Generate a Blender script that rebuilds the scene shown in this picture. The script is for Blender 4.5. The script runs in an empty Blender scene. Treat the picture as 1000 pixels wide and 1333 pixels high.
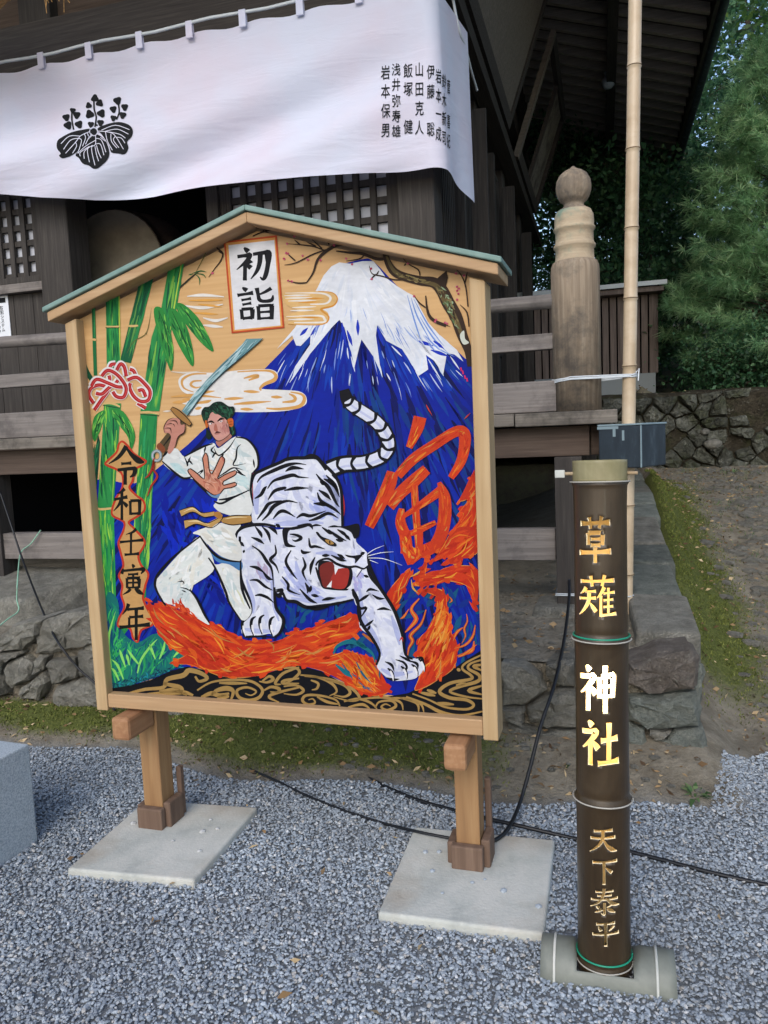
import bpy, bmesh, math, random
import numpy as np
from mathutils import Vector, Matrix
from mathutils.geometry import delaunay_2d_cdt, tessellate_polygon
from mathutils.bvhtree import BVHTree
rad = math.radians
SC = bpy.context.scene
COL = SC.collection
# ------------------------------------------------------------------ camera
CAM_H = 1.5; PITCH = rad(5.75); ROLL = rad(2.5)
cd = bpy.data.cameras.new('camera'); cam = bpy.data.objects.new('camera', cd); COL.objects.link(cam)
cd.sensor_fit = 'HORIZONTAL'; cd.sensor_width = 36; cd.lens = 36.0; cd.clip_start = 0.05; cd.clip_end = 500
_F = Vector((0, math.cos(PITCH), -math.sin(PITCH))); _R = Vector((1, 0, 0)); _U = _R.cross(_F)
CR = _R * math.cos(ROLL) - _U * math.sin(ROLL); CU = _R * math.sin(ROLL) + _U * math.cos(ROLL)
cm = Matrix((CR, CU, -_F)).transposed().to_4x4(); cm.translation = (0, 0, CAM_H); cam.matrix_world = cm
SC.camera = cam
CO = Vector((0, 0, CAM_H))
# ------------------------------------------------------------------ world, sun, exposure
SUN_EL, SUN_AZ = rad(37), rad(197)        # azimuth clockwise from +Y: behind the viewer, a little left
wd = bpy.data.worlds.new('World'); SC.world = wd; wd.use_nodes = True
nt = wd.node_tree; bg = nt.nodes['Background']
sky = nt.nodes.new('ShaderNodeTexSky'); sky.sky_type = 'NISHITA'; sky.sun_disc = False
sky.sun_elevation = SUN_EL; sky.sun_rotation = SUN_AZ; sky.air_density = 1.0; sky.dust_density = 1.6; sky.ozone_density = 1.0
nt.links.new(sky.outputs[0], bg.inputs[0]); bg.inputs[1].default_value = 0.15
sl = bpy.data.lights.new('sun', 'SUN'); sl.energy = 0.75; sl.angle = rad(35); sl.color = (1.0, 0.97, 0.94)
so = bpy.data.objects.new('sun', sl); COL.objects.link(so)
so.rotation_euler = Vector((-math.sin(SUN_AZ) * math.cos(SUN_EL), -math.cos(SUN_AZ) * math.cos(SUN_EL), -math.sin(SUN_EL))).to_track_quat('-Z', 'Y').to_euler()
SC.view_settings.view_transform = 'Standard'; SC.view_settings.look = 'None'
SC.view_settings.exposure = 0.8; SC.view_settings.gamma = 1.0; SC.view_settings.use_curve_mapping = False
SC.render.engine = 'CYCLES'; SC.cycles.use_denoising = True; SC.cycles.max_bounces = 7
SC.cycles.sample_clamp_indirect = 6.0

# ------------------------------------------------------------------ frames and measuring helpers (photo pixel -> real surface)
def ray(px, py):
    return _F + CR * ((px - 500) / 1000.0) - CU * ((py - 666.5) / 1000.0)
def hit(px, py, p0, n):
    d = ray(px, py); return CO + d * ((p0 - CO).dot(n) / d.dot(n))
def gnd(px, py, z=0.0):
    return hit(px, py, Vector((0, 0, z)), Vector((0, 0, 1)))
def frame(org, deg):
    m = Matrix.Rotation(-rad(deg), 4, 'Z'); m.translation = Vector(org); return m
BM = frame((1.048, 4.10, 0), 16.0); BI = BM.inverted()      # shrine: x along the front, y into the building
def bloc(px, py, by=None, bx=None):
    n = BM.to_3x3() @ (Vector((0, 1, 0)) if by is not None else Vector((1, 0, 0)))
    p0 = BM @ (Vector((0, by, 0)) if by is not None else Vector((bx, 0, 0)))
    return BI @ hit(px, py, p0, n)

# ------------------------------------------------------------------ object helpers
def tag(o, label=None, cat=None, group=None, kind=None):
    if label: o['label'] = label
    if cat: o['category'] = cat
    if group: o['group'] = group
    if kind: o['kind'] = kind
    return o
def link(o, parent=None, mw=None):
    COL.objects.link(o)
    if parent is not None: o.parent = parent
    if mw is not None: o.matrix_world = mw
    return o
def empty(name, mw, *t, **k):
    o = bpy.data.objects.new(name, None); o.empty_display_size = 0.2; link(o, None, mw); return tag(o, *t, **k)
def mesh(name, verts, faces, mat, parent=None, mw=None, smooth=False):
    me = bpy.data.meshes.new(name); me.from_pydata([tuple(v) for v in verts], [], faces); me.update()
    if smooth: me.polygons.foreach_set('use_smooth', [True] * len(me.polygons))
    if mat is not None: me.materials.append(mat)
    return link(bpy.data.objects.new(name, me), parent, mw)
def frombm(name, bm, mat, parent=None, mw=None, smooth=False):
    me = bpy.data.meshes.new(name); bm.to_mesh(me); bm.free()
    if smooth: me.polygons.foreach_set('use_smooth', [True] * len(me.polygons))
    if mat is not None: me.materials.append(mat)
    return link(bpy.data.objects.new(name, me), parent, mw)
def bevel(o, w=0.004, seg=2):
    m = o.modifiers.new('bevel', 'BEVEL'); m.width = w; m.segments = seg; m.limit_method = 'ANGLE'; m.angle_limit = rad(40); return o
def boxv(x0, x1, y0, y1, z0, z1):
    return [(x0, y0, z0), (x1, y0, z0), (x1, y1, z0), (x0, y1, z0), (x0, y0, z1), (x1, y0, z1), (x1, y1, z1), (x0, y1, z1)]
BF = [(0, 3, 2, 1), (4, 5, 6, 7), (0, 1, 5, 4), (1, 2, 6, 5), (2, 3, 7, 6), (3, 0, 4, 7)]
def box(name, x0, x1, y0, y1, z0, z1, mat, parent=None, mw=None, bv=0.004):
    o = mesh(name, boxv(x0, x1, y0, y1, z0, z1), BF, mat, parent, mw)
    if bv: bevel(o, bv)
    return o
def boxes(name, bl, mat, parent=None, mw=None, bv=0):
    V, Fc = [], []
    for b in bl:
        n = len(V); V += boxv(*b); Fc += [tuple(i + n for i in f) for f in BF]
    o = mesh(name, V, Fc, mat, parent, mw)
    if bv: bevel(o, bv, 1)
    return o
def tubev(pts, r, n=10, cap=True):
    pts = [Vector(p) for p in pts]; V, Fc = [], []; up = Vector((0.13, 0.21, 0.97))
    for i, p in enumerate(pts):
        t = (pts[min(i + 1, len(pts) - 1)] - pts[max(i - 1, 0)]).normalized()
        a = t.cross(up)
        if a.length < 1e-3: a = t.cross(Vector((1, 0, 0)))
        a.normalize(); b = t.cross(a); up = -b.cross(t).cross(t) if False else up
        rr = r[i] if isinstance(r, (list, tuple)) else r
        for k in range(n):
            an = 2 * math.pi * k / n; V.append(p + (a * math.cos(an) + b * math.sin(an)) * rr)
    for i in range(len(pts) - 1):
        for k in range(n):
            k2 = (k + 1) % n; Fc.append((i * n + k, i * n + k2, (i + 1) * n + k2, (i + 1) * n + k))
    if cap:
        Fc.append(tuple(range(n))); Fc.append(tuple((len(pts) - 1) * n + k for k in reversed(range(n))))
    return V, Fc
def tube(name, pts, r, mat, parent=None, mw=None, n=10):
    V, Fc = tubev(pts, r, n); return mesh(name, V, Fc, mat, parent, mw, True)
def lathe(name, prof, mat, parent=None, mw=None, n=32, cx=0, cy=0):
    V, Fc = [], []
    for r, z in prof:
        for k in range(n):
            an = 2 * math.pi * k / n; V.append((cx + r * math.cos(an), cy + r * math.sin(an), z))
    for i in range(len(prof) - 1):
        for k in range(n):
            k2 = (k + 1) % n; Fc.append((i * n + k, i * n + k2, (i + 1) * n + k2, (i + 1) * n + k))
    Fc.append(tuple(reversed(range(n)))); Fc.append(tuple((len(prof) - 1) * n + k for k in range(n)))
    return mesh(name, V, Fc, mat, parent, mw, True)
def crom(pts, sub=6, closed=False):
    P = [tuple(map(float, p)) for p in pts]; n = len(P); out = []
    if n < 3: return P
    for i in range(n if closed else n - 1):
        p0 = P[(i - 1) % n] if closed or i > 0 else P[0]; p1 = P[i]; p2 = P[(i + 1) % n]
        p3 = P[(i + 2) % n] if closed or i + 2 < n else P[-1]
        for k in range(sub):
            t = k / sub
            out.append(tuple(0.5 * (2 * b + (c - a) * t + (2 * a - 5 * b + 4 * c - d) * t * t + (3 * b - a - 3 * c + d) * t ** 3) for a, b, c, d in zip(p0, p1, p2, p3)))
    if not closed: out.append(P[-1])
    return out
def inpoly(x, y, P):
    c = False; j = len(P) - 1
    for i in range(len(P)):
        xi, yi = P[i][0], P[i][1]; xj, yj = P[j][0], P[j][1]
        if (yi > y) != (yj > y) and x < (xj - xi) * (y - yi) / (yj - yi) + xi: c = not c
        j = i
    return c

# ------------------------------------------------------------------ materials
def lin(h):
    if isinstance(h, str):
        h = [int(h[i:i + 2], 16) / 255 for i in (0, 2, 4)]
        return tuple(((c / 12.92) if c <= 0.04045 else ((c + 0.055) / 1.055) ** 2.4) for c in h)
    return tuple(h)
ALB = {'pale_cypress_upright': 0.84, 'pale_cypress_across': 0.84, 'planed_plywood': 0.9, 'brushed_poster_paint': 0.84, 'pale_concrete': 1.02, 'smoked_dark_bamboo_mottled': 0.5, 'brown_soffit_timber': 0.7, 'smoked_dark_bamboo': 0.85, 'weathered_dark_timber': 0.8, 'weathered_dark_timber_across': 0.8, 'weathered_dark_timber_deep': 0.8, 'silver_grey_rail_timber': 0.72, 'grey_deck_timber': 0.72, 'speckled_granite': 1.15, 'pale_dry_bamboo': 0.85, 'bleached_post_timber': 0.9, 'greenish_bamboo_rim': 0.7, 'grey_weathered_bamboo': 0.72, 'green_copper_sheet': 0.75, 'white_plastic_string': 0.8}   # finishes a little duller than their clean swatch
class NT:
    def __init__(s, name):
        s.m = bpy.data.materials.new(name); s.m.use_nodes = True; s.t = s.m.node_tree; s.b = s.t.nodes['Principled BSDF']
    def n(s, t, **k):
        x = s.t.nodes.new(t)
        for a, v in k.items(): setattr(x, a, v)
        return x
    def l(s, a, b): s.t.links.new(a, b)
    def coord(s, scale=(1, 1, 1), kind='Object', loc=(0, 0, 0), rot=(0, 0, 0)):
        c = s.n('ShaderNodeTexCoord'); mp = s.n('ShaderNodeMapping'); mp.inputs['Scale'].default_value = scale
        mp.inputs['Location'].default_value = loc; mp.inputs['Rotation'].default_value = rot
        s.l(c.outputs[kind], mp.inputs[0]); return mp.outputs[0]
    def noise(s, vec, sc=5, det=6, rough=0.6, dist=0.0):
        x = s.n('ShaderNodeTexNoise'); x.inputs['Scale'].default_value = sc; x.inputs['Detail'].default_value = det
        x.inputs['Roughness'].default_value = rough; x.inputs['Distortion'].default_value = dist
        s.l(vec, x.inputs['Vector']); return x.outputs['Fac']
    def ramp(s, fac, stops):
        r = s.n('ShaderNodeValToRGB'); e = r.color_ramp.elements
        while len(e) < len(stops): e.new(0.5)
        for i, (p, c) in enumerate(stops):
            e[i].position = p; c = lin(c); e[i].color = (c[0], c[1], c[2], 1)
        s.l(fac, r.inputs[0]); return r.outputs[0]
    def mix(s, fac, a, b, mode='MIX'):
        x = s.n('ShaderNodeMix', data_type='RGBA', blend_type=mode)
        if isinstance(fac, (int, float)): x.inputs[0].default_value = fac
        else: s.l(fac, x.inputs[0])
        for i, v in ((6, a), (7, b)):
            if isinstance(v, (tuple, list, str)):
                v = lin(v); x.inputs[i].default_value = (v[0], v[1], v[2], 1)
            else: s.l(v, x.inputs[i])
        return x.outputs[2]
    def math(s, op, a, b=0.0):
        x = s.n('ShaderNodeMath', operation=op)
        for i, v in ((0, a), (1, b)):
            if isinstance(v, (int, float)): x.inputs[i].default_value = v
            else: s.l(v, x.inputs[i])
        return x.outputs[0]
    def attr(s, name): return s.n('ShaderNodeAttribute', attribute_name=name).outputs
    def bump(s, h, st=0.3, d=0.01):
        x = s.n('ShaderNodeBump'); x.inputs['Strength'].default_value = st; x.inputs['Distance'].default_value = d
        s.l(h, x.inputs['Height']); s.l(x.outputs[0], s.b.inputs['Normal'])
    def out(s, col, rough=0.7, spec=0.3):
        k = ALB.get(s.m.name, 1.0)
        if k != 1.0: col = s.mix(1.0, col, (k, k, k), 'MULTIPLY')
        if isinstance(col, (tuple, list, str)):
            c = lin(col); s.b.inputs['Base Color'].default_value = (c[0], c[1], c[2], 1)
        else: s.l(col, s.b.inputs['Base Color'])
        if isinstance(rough, (int, float)): s.b.inputs['Roughness'].default_value = rough
        else: s.l(rough, s.b.inputs['Roughness'])
        s.b.inputs['Specular IOR Level'].default_value = spec
        return s.m
def wood(name, c1, c2, c3, axis=2, fine=40, rough=0.75, bump=0.35, stain=None, stain_amt=0.5, kind='Object'):
    g = NT(name); sc = [fine, fine, fine]; sc[axis] = fine * 0.045
    sc2 = [9, 9, 9]; sc2[axis] = 0.7
    v = g.coord(sc, kind); f = g.noise(v, 1.0, 8, 0.62, 0.3); v2 = g.coord(sc2, kind); f2 = g.noise(v2, 1.0, 4, 0.55, 0.8)
    # growth rings seen on the cut face
    w = g.n('ShaderNodeTexWave', wave_type='RINGS'); w.inputs['Scale'].default_value = 2.2; w.inputs['Distortion'].default_value = 5.0; w.inputs['Detail'].default_value = 3; g.l(v2, w.inputs['Vector'])
    c = g.ramp(f, [(0.25, c1), (0.5, c2), (0.75, c3)])
    c = g.mix(g.math('MULTIPLY', w.outputs['Fac'], 0.22), c, c1)
    c = g.mix(g.math('MULTIPLY', f2, 0.35), c, c3)
    if stain:
        s_ = g.noise(g.coord((3, 3, 3), kind), 1.0, 7, 0.7); s_ = g.ramp(s_, [(0.48, (0, 0, 0)), (0.62, (1, 1, 1))])
        c = g.mix(g.math('MULTIPLY', s_, stain_amt), c, stain)
    g.bump(f, bump, 0.006)
    return g.out(c, rough, 0.25)
def rocky(name, cols, sc=6, bump=0.8, rough=0.9, moss=None, rnd=0.35):
    g = NT(name); v = g.coord((1, 1, 1)); f = g.noise(v, sc, 10, 0.68, 0.2); f2 = g.noise(v, sc * 6, 8, 0.7)
    c = g.ramp(f, [(0.28, cols[0]), (0.5, cols[1]), (0.72, cols[2])])
    c = g.mix(g.math('MULTIPLY', f2, 0.5), c, cols[0], 'MIX')
    oi = g.n('ShaderNodeObjectInfo'); hs = g.n('ShaderNodeHueSaturation')
    g.l(c, hs.inputs['Color']); g.l(g.math('ADD', g.math('MULTIPLY', oi.outputs['Random'], rnd * 2), 1 - rnd), hs.inputs['Value'])
    c = hs.outputs[0]
    li = g.ramp(g.noise(g.coord((1, 1, 1), loc=(7, 3, 1)), sc * 2.2, 6, 0.7), [(0.58, (0, 0, 0)), (0.68, (1, 1, 1))]); c = g.mix(g.math('MULTIPLY', li, 0.4), c, 'b4b4a6')
    if moss:
        m_ = g.ramp(g.noise(v, sc * 0.8, 6, 0.7), [(0.5, (0, 0, 0)), (0.66, (1, 1, 1))]); c = g.mix(g.math('MULTIPLY', m_, 0.75), c, moss)
    vo = g.n('ShaderNodeTexVoronoi', feature='DISTANCE_TO_EDGE'); vo.inputs['Scale'].default_value = sc * 1.6; vo.inputs['Randomness'].default_value = 1.0
    wv = g.n('ShaderNodeVectorMath', operation='ADD'); g.l(v, wv.inputs[0]); nn = g.n('ShaderNodeTexNoise'); nn.inputs['Scale'].default_value = sc; nn.inputs['Detail'].default_value = 6; g.l(v, nn.inputs['Vector']); g.l(nn.outputs['Color'], wv.inputs[1]); g.l(wv.outputs[0], vo.inputs['Vector'])
    ck = g.ramp(vo.outputs['Distance'], [(0.0, (0, 0, 0)), (0.05, (1, 1, 1))]); c = g.mix(g.math('MULTIPLY', g.math('SUBTRACT', 1.0, ck), 0.35), c, cols[0])
    h = g.math('ADD', g.math('ADD', f, g.math('MULTIPLY', f2, 0.6)), g.math('MULTIPLY', ck, 0.25)); g.bump(h, bump, 0.045)
    return g.out(c, rough, 0.2)
MAT = {}
def setup_materials():
    A = MAT
    A['oldwood'] = wood('weathered_dark_timber', '2a2725', '3d3936', '56514c', 2, 60, 0.8, 0.5)
    A['oldwood_x'] = wood('weathered_dark_timber_across', '2a2725', '3f3a37', '56504b', 0, 60, 0.8, 0.5)
    A['oldwood_y'] = wood('weathered_dark_timber_deep', '26231f', '38332f', '4c4742', 1, 60, 0.8, 0.5)
    A['greywood_x'] = wood('silver_grey_rail_timber', '655f5c', '837c77', 'a39b94', 0, 45, 0.8, 0.6, '4a4644', 0.55)
    A['deckwood'] = wood('grey_deck_timber', '5f5953', '7f786f', 'a1988b', 0, 45, 0.85, 0.7, '3f3c37', 0.75)
    A['postwood'] = wood('bleached_post_timber', '5f5144', '8d7d6a', 'a89a86', 2, 55, 0.85, 0.8, '55514c', 0.85)
    A['soffit'] = wood('brown_soffit_timber', '57514a', '736b62', '8d8479', 0, 40, 0.85, 0.4)
    A['rafter'] = wood('pale_rafter_timber', '6a635b', '877e74', 'a0968a', 0, 40, 0.85, 0.4)  # side rafters paler than the roof boards above them
    A['patina'] = wood('bleached_sleeve_with_green_patina', '8a7a64', 'a3927a', 'b8a98f', 0, 30, 0.75, 0.4, '5f7d70', 0.85)
    A['joist'] = wood('brown_joist_timber', '3a302a', '4c4038', '5f5248', 0, 50, 0.85, 0.5)
    A['hinoki_z'] = wood('pale_cypress_upright', 'a1815a', 'b89a70', 'c9b08a', 2, 34, 0.55, 0.12)
    A['hinoki_x'] = wood('pale_cypress_across', '9d7a57', 'b5926b', 'c6a883', 0, 34, 0.55, 0.12)
    A['legwood'] = wood('amber_cypress_leg', '74553a', '8e6c49', 'a2825c', 2, 40, 0.6, 0.2)
    A['armwood'] = wood('amber_cypress_arm', '7d583c', '976f4e', 'ab8664', 1, 40, 0.6, 0.2, '7a4a34', 0.35)
    A['boot'] = wood('brown_boot_timber', '4d3c31', '665245', '7d6858', 2, 40, 0.75, 0.3)
    A['planel'] = wood('planed_plywood', 'ab8150', 'be9662', 'cba675', 0, 26, 0.5, 0.06)
    g = NT('green_copper_sheet'); v = g.coord((6, 6, 6)); A['roofgreen'] = g.out(g.ramp(g.noise(v, 3, 6), [(0.3, '6b8b82'), (0.7, '86a198')]), 0.5, 0.4)
    g = NT('pale_concrete'); v = g.coord(); f = g.noise(v, 5, 8, 0.7); f2 = g.noise(v, 90, 4)
    c = g.ramp(f, [(0.25, '8f9490'), (0.45, 'b4b7b0'), (0.6, 'c4c4bc'), (0.8, 'cfcec6')]); c = g.mix(g.math('MULTIPLY', f2, 0.35), c, 'a09c94')
    st = g.ramp(g.noise(g.coord((1, 1, 1), loc=(3, 1, 0)), 2.6, 5, 0.6), [(0.52, (0, 0, 0)), (0.7, (1, 1, 1))]); c = g.mix(g.math('MULTIPLY', st, 0.5), c, '9a8a76')
    g.bump(g.math('ADD', f2, f), 0.35, 0.006); A['concrete'] = g.out(c, 0.85, 0.2)
    g = NT('speckled_granite'); v = g.coord(); f = g.noise(v, 150, 3, 0.8); f3 = g.noise(v, 3, 5, 0.6)
    c = g.ramp(f, [(0.3, '6c757c'), (0.5, '9aa3a9'), (0.7, 'bcc3c8')]); c = g.mix(g.math('MULTIPLY', f3, 0.5), c, '7f8b95')
    g.bump(f, 0.5, 0.004); A['granite'] = g.out(c, 0.8, 0.3)
    A['stone'] = rocky('grey_green_field_stone', ('716f66', '979489', 'b8b4a8'), 11, 1.0, 0.92, None, 0.22)
    A['stone_green'] = rocky('greenish_wall_stone', ('686d66', '8d9289', 'adb0a5'), 12, 1.0, 0.9, None, 0.22)
    A['stone_brown'] = rocky('rusty_cap_stone', ('675f57', '8b8278', 'aaa196'), 12, 1.0, 0.9, None, 0.15)
    A['stone_far'] = rocky('mossy_retaining_stone', ('3f4038', '5b5c52', '85867d'), 5, 1.0, 0.95, '454b31', 0.35)
    A['soil'] = rocky('dark_root_soil', ('2e2a22', '443e32', '5a5345'), 6, 1.0, 0.97, '3a3f26', 0)
    A['dirt'] = rocky('packed_earth', ('7a7365', '9a9282', 'b3ab99'), 6, 1.0, 0.95, None, 0)
    # black and coloured plastics
    def plain(n, c, r=0.5, sp=0.4):
        g = NT(n); v = g.coord((20, 20, 20)); f = g.noise(v, 1, 4); g.bump(f, 0.05, 0.002); c = lin(c)
        return g.out(g.mix(g.math('MULTIPLY', f, 0.5), c, tuple(x * 0.75 for x in c)), r, sp)
    A['cable'] = plain('black_rubber', '14161a', 0.45)
    A['cord_green'] = plain('green_cord', '86b39b', 0.6)
    A['string_white'] = plain('white_plastic_string', 'dfe6ea', 0.4)
    A['band_green'] = plain('teal_wire', '1f8a6c', 0.35)
    A['band_grey'] = plain('grey_wire', 'a8a49a', 0.4)
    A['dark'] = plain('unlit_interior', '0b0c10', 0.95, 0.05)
    A['paper_w'] = plain('white_shoji_paper', 'b9bcc4', 0.9, 0.1)
    A['ink'] = plain('black_ink', '101216', 0.7, 0.2)
    A['notice'] = plain('white_notice_paper', 'd9dde2', 0.6)
    A['globe'] = plain('frosted_glass_globe', 'a8b0b6', 0.3)
    A['wear_highlight'] = plain('pale_wear_and_highlight_paint', '7f9298', 0.6)
    A['node'] = plain('brown_bamboo_node', '6b543a', 0.6)
    A['metal_grey'] = plain('pale_sheet_metal', 'b5c0c6', 0.35, 0.5)
    A['plaster'] = plain('pale_foundation_plaster', '8f9698', 0.9)
    g = NT('slate_blue_painted_box'); v = g.coord((4, 4, 1.2)); f = g.noise(v, 3, 8, 0.7); A['slate'] = g.out(g.ramp(f, [(0.3, '1e262c'), (0.55, '2b353d'), (0.8, '55646c')]), 0.55, 0.35)
    g = NT('stretched_drum_skin'); v = g.coord((3, 3, 3)); A['drum'] = g.out(g.ramp(g.noise(v, 2, 6), [(0.3, '6a6152'), (0.7, '857b69')]), 0.6)
    g = NT('shed_board'); v = g.coord((30, 30, 2)); A['shed'] = g.out(g.ramp(g.noise(v, 1, 6), [(0.3, '5a4f4a'), (0.7, '7d716a')]), 0.85)
    # bamboo, three kinds
    def bamboo(n, cs, axis=2, ro=0.35):
        g = NT(n); s1 = [60, 60, 60]; s1[axis] = 2.0; f = g.noise(g.coord(s1), 1, 6, 0.6); f2 = g.noise(g.coord((5, 5, 5)), 1, 6, 0.65, 0.5)
        c = g.ramp(f2, [(0.3, cs[0]), (0.5, cs[1]), (0.7, cs[2])]); c = g.mix(g.math('MULTIPLY', f, 0.45), c, cs[3]); g.bump(f, 0.12, 0.003); return g.out(c, ro, 0.45)
    A['bam_dark'] = bamboo('smoked_dark_bamboo', ('2a2313', '3a3220', '4d4732', '564f3c'), 2, 0.32)
    g = NT('smoked_dark_bamboo_mottled'); f = g.noise(g.coord((70, 70, 2.2)), 1, 7, 0.65); f2 = g.noise(g.coord((7, 7, 4)), 1, 7, 0.7, 0.8); f3 = g.noise(g.coord((40, 40, 3), loc=(5, 2, 1)), 1, 6, 0.75)
    c = g.ramp(f2, [(0.3, '2a1d10'), (0.5, '40301c'), (0.72, '594730')]); c = g.mix(g.math('MULTIPLY', f, 0.5), c, '66553b'); sc_ = g.ramp(f3, [(0.62, (0, 0, 0)), (0.8, (1, 1, 1))]); c = g.mix(g.math('MULTIPLY', sc_, 0.4), c, '8f8c78'); g.bump(g.math('ADD', f, f3), 0.22, 0.004)
    A['bam_dark'] = g.out(c, g.math('ADD', g.math('MULTIPLY', f2, 0.3), 0.17), 0.5)
    A['bam_top'] = bamboo('greenish_bamboo_rim', ('8a8458', 'a49c72', 'b8b088', '5e4f30'), 2, 0.45)
    A['bam_pale'] = bamboo('pale_dry_bamboo', ('b19a7a', 'c9b496', 'd8c8ae', '97805f'), 2, 0.4)
    A['bam_grey'] = bamboo('grey_weathered_bamboo', ('767a72', '8a8e84', '9ea094', '5f645c'), 0, 0.55)
    g = NT('glowing_bamboo_lining'); A['bam_in'] = g.out('f7e6bc', 0.6, 0.2)
    g = NT('straw'); v = g.coord((40, 40, 40)); A['straw'] = g.out(g.ramp(g.noise(v, 1, 5), [(0.3, '7a5a33'), (0.7, 'b08a55')]), 0.8)
    g = NT('white_banner_cloth'); v = g.coord((1, 1, 1)); f = g.noise(v, 260, 2, 0.5); f2 = g.noise(v, 1.3, 3)
    c = g.ramp(f2, [(0.35, 'e0d9e8'), (0.62, 'dde1f2')]); cr = g.noise(g.coord((1.1, 1.1, 5.5), rot=(0, rad(24), 0)), 2.2, 5, 0.55, 0.6); g.bump(g.math('ADD', g.math('MULTIPLY', f, 0.06), cr), 0.22, 0.05); m = g.out(c, 0.9, 0.1); A['cloth'] = m
    tr = g.n('ShaderNodeBsdfTranslucent'); g.l(c, tr.inputs[0]); ms = g.n('ShaderNodeMixShader'); ms.inputs[0].default_value = 0.22
    outn = [x for x in g.t.nodes if x.type == 'OUTPUT_MATERIAL'][0]; g.l(g.b.outputs[0], ms.inputs[1]); g.l(tr.outputs[0], ms.inputs[2]); g.l(ms.outputs[0], outn.inputs[0])
    # painted picture: colour lies on the mesh, brushed relief and slight unevenness from noise
    g = NT('brushed_poster_paint'); v = g.coord((26, 26, 60)); f = g.noise(v, 1, 6, 0.6, 0.6); f2 = g.noise(g.coord((8, 8, 8)), 1, 5)
    c = g.attr('paint')[0]; hs = g.n('ShaderNodeHueSaturation'); g.l(c, hs.inputs['Color'])
    g.l(g.math('ADD', g.math('MULTIPLY', g.math('ADD', f, f2), 0.30), 0.46), hs.inputs['Value']); g.bump(f, 0.12, 0.002); A['paint'] = g.out(hs.outputs[0], 0.62, 0.14)
    # leaves
    def leaf(n, cs, ro=0.5, tl=0.42):
        g = NT(n); oi = g.attr('shade'); c = g.ramp(oi[2], [(0.0, cs[0]), (0.5, cs[1]), (1.0, cs[2])]); m = g.out(c, ro, 0.3)
        tr = g.n('ShaderNodeBsdfTranslucent'); g.l(c, tr.inputs[0]); ms = g.n('ShaderNodeMixShader'); ms.inputs[0].default_value = tl
        outn = [x for x in g.t.nodes if x.type == 'OUTPUT_MATERIAL'][0]; g.l(g.b.outputs[0], ms.inputs[1]); g.l(tr.outputs[0], ms.inputs[2]); g.l(ms.outputs[0], outn.inputs[0]); return m
    A['needle'] = leaf('soft_blue_green_needles', ('527c56', '86b27e', 'c2d8a6'))
    A['leaf'] = leaf('glossy_broad_leaves', ('33552f', '5a8040', '8fae58'), 0.35)
    A['leaf_dark'] = leaf('dark_evergreen_leaves', ('24432f', '3f6646', '6c9163'), 0.4)
    A['weed'] = leaf('weed_leaves', ('37512f', '587548', '8aa06b'), 0.5)
    A['litter'] = leaf('dry_leaf_litter', ('4d3b2a', '8a6f4e', 'c2ad88'), 0.8, 0.05)
    A['moss'] = leaf('moss_tufts', ('3a4219', '586226', '7f8446'), 0.9, 0.1)
    A['bark'] = wood('rough_bark', '2a241f', '3d352d', '544a40', 2, 25, 0.95, 0.9)
    g = NT('gravel_chips'); oi = g.n('ShaderNodeObjectInfo'); v = g.coord((1, 1, 1)); f = g.noise(v, 140, 4, 0.7)
    c = g.ramp(oi.outputs['Random'], [(0.0, '7b858f'), (0.3, '939da7'), (0.6, 'a5afb8'), (0.85, 'b6bfc6'), (0.95, 'b8b3aa'), (1.0, 'dfe3e6')])
    c = g.mix(g.math('MULTIPLY', f, 0.25), c, '6a737b'); pt = g.noise(oi.outputs['Location'], 1.7, 4, 0.6); c = g.mix(g.ramp(pt, [(0.42, (0, 0, 0)), (0.7, (0.45, 0.45, 0.45))]), c, '6f7072'); g.bump(f, 0.3, 0.002); A['gravel'] = g.out(c, 0.75, 0.35)
setup_materials()
# ================================================================== the setting: ground
def sm(a, b, x):
    t = min(1, max(0, (x - a) / (b - a))); return t * t * (3 - 2 * t)
def kerb_z(by):
    return float(np.interp(by, [-0.9, 0.18, 1.18, 2.6, 5, 9], [0.52, 0.62, 0.73, 0.92, 0.98, 1.0]))
RN = np.random.default_rng(7)
_nz = [(RN.uniform(0.5, 6), RN.uniform(0.5, 6), RN.uniform(0, 6.28), RN.uniform(0.3, 1)) for _ in range(14)]
def wob(x, y): return sum(a * math.sin(fx * x + fy * y * (1 if i % 2 else -1) + p) for i, (fx, fy, p, a) in enumerate(_nz)) / 7.0
def gravel_edge(bx): return -1.22 + 0.06 * math.sin(bx * 2.1 + 1) + 0.04 * math.sin(bx * 5.3) - 0.1 * sm(-1.2, 0.2, bx) * (1 - sm(0.3, 0.9, bx)) - 0.12 * sm(-1.6, -3.2, -bx)
def ground_h(bx, by):
    z = 0.15 * sm(-1.3, -0.75, by) * (1 - sm(0.5, 0.75, bx))
    if bx > 0.3:
        k = sm(0.3, 0.6, bx)
        r = float(np.interp(by, [-0.6, 0.6, 2, 3.6, 5.4], [0.0, 0.15, 0.42, 0.72, 0.97]))
        z += k * r + k * 0.30 * sm(-0.7, 1.2, by) * (1 - sm(0.5, 1.15, bx)) * (1 - sm(3, 5, by))
    z += k_bank(bx, by)
    near = sm(-1.25, -1.0, by)
    return z + near * 0.018 * wob(bx * 2.2, by * 2.2)
def k_bank(bx, by):
    if by < 5.45: return 0.0
    return 0.88 * sm(5.5, 5.7, by) + 1.1 * sm(7.8, 13, by) + 5.5 * sm(9, 34, by)
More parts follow.
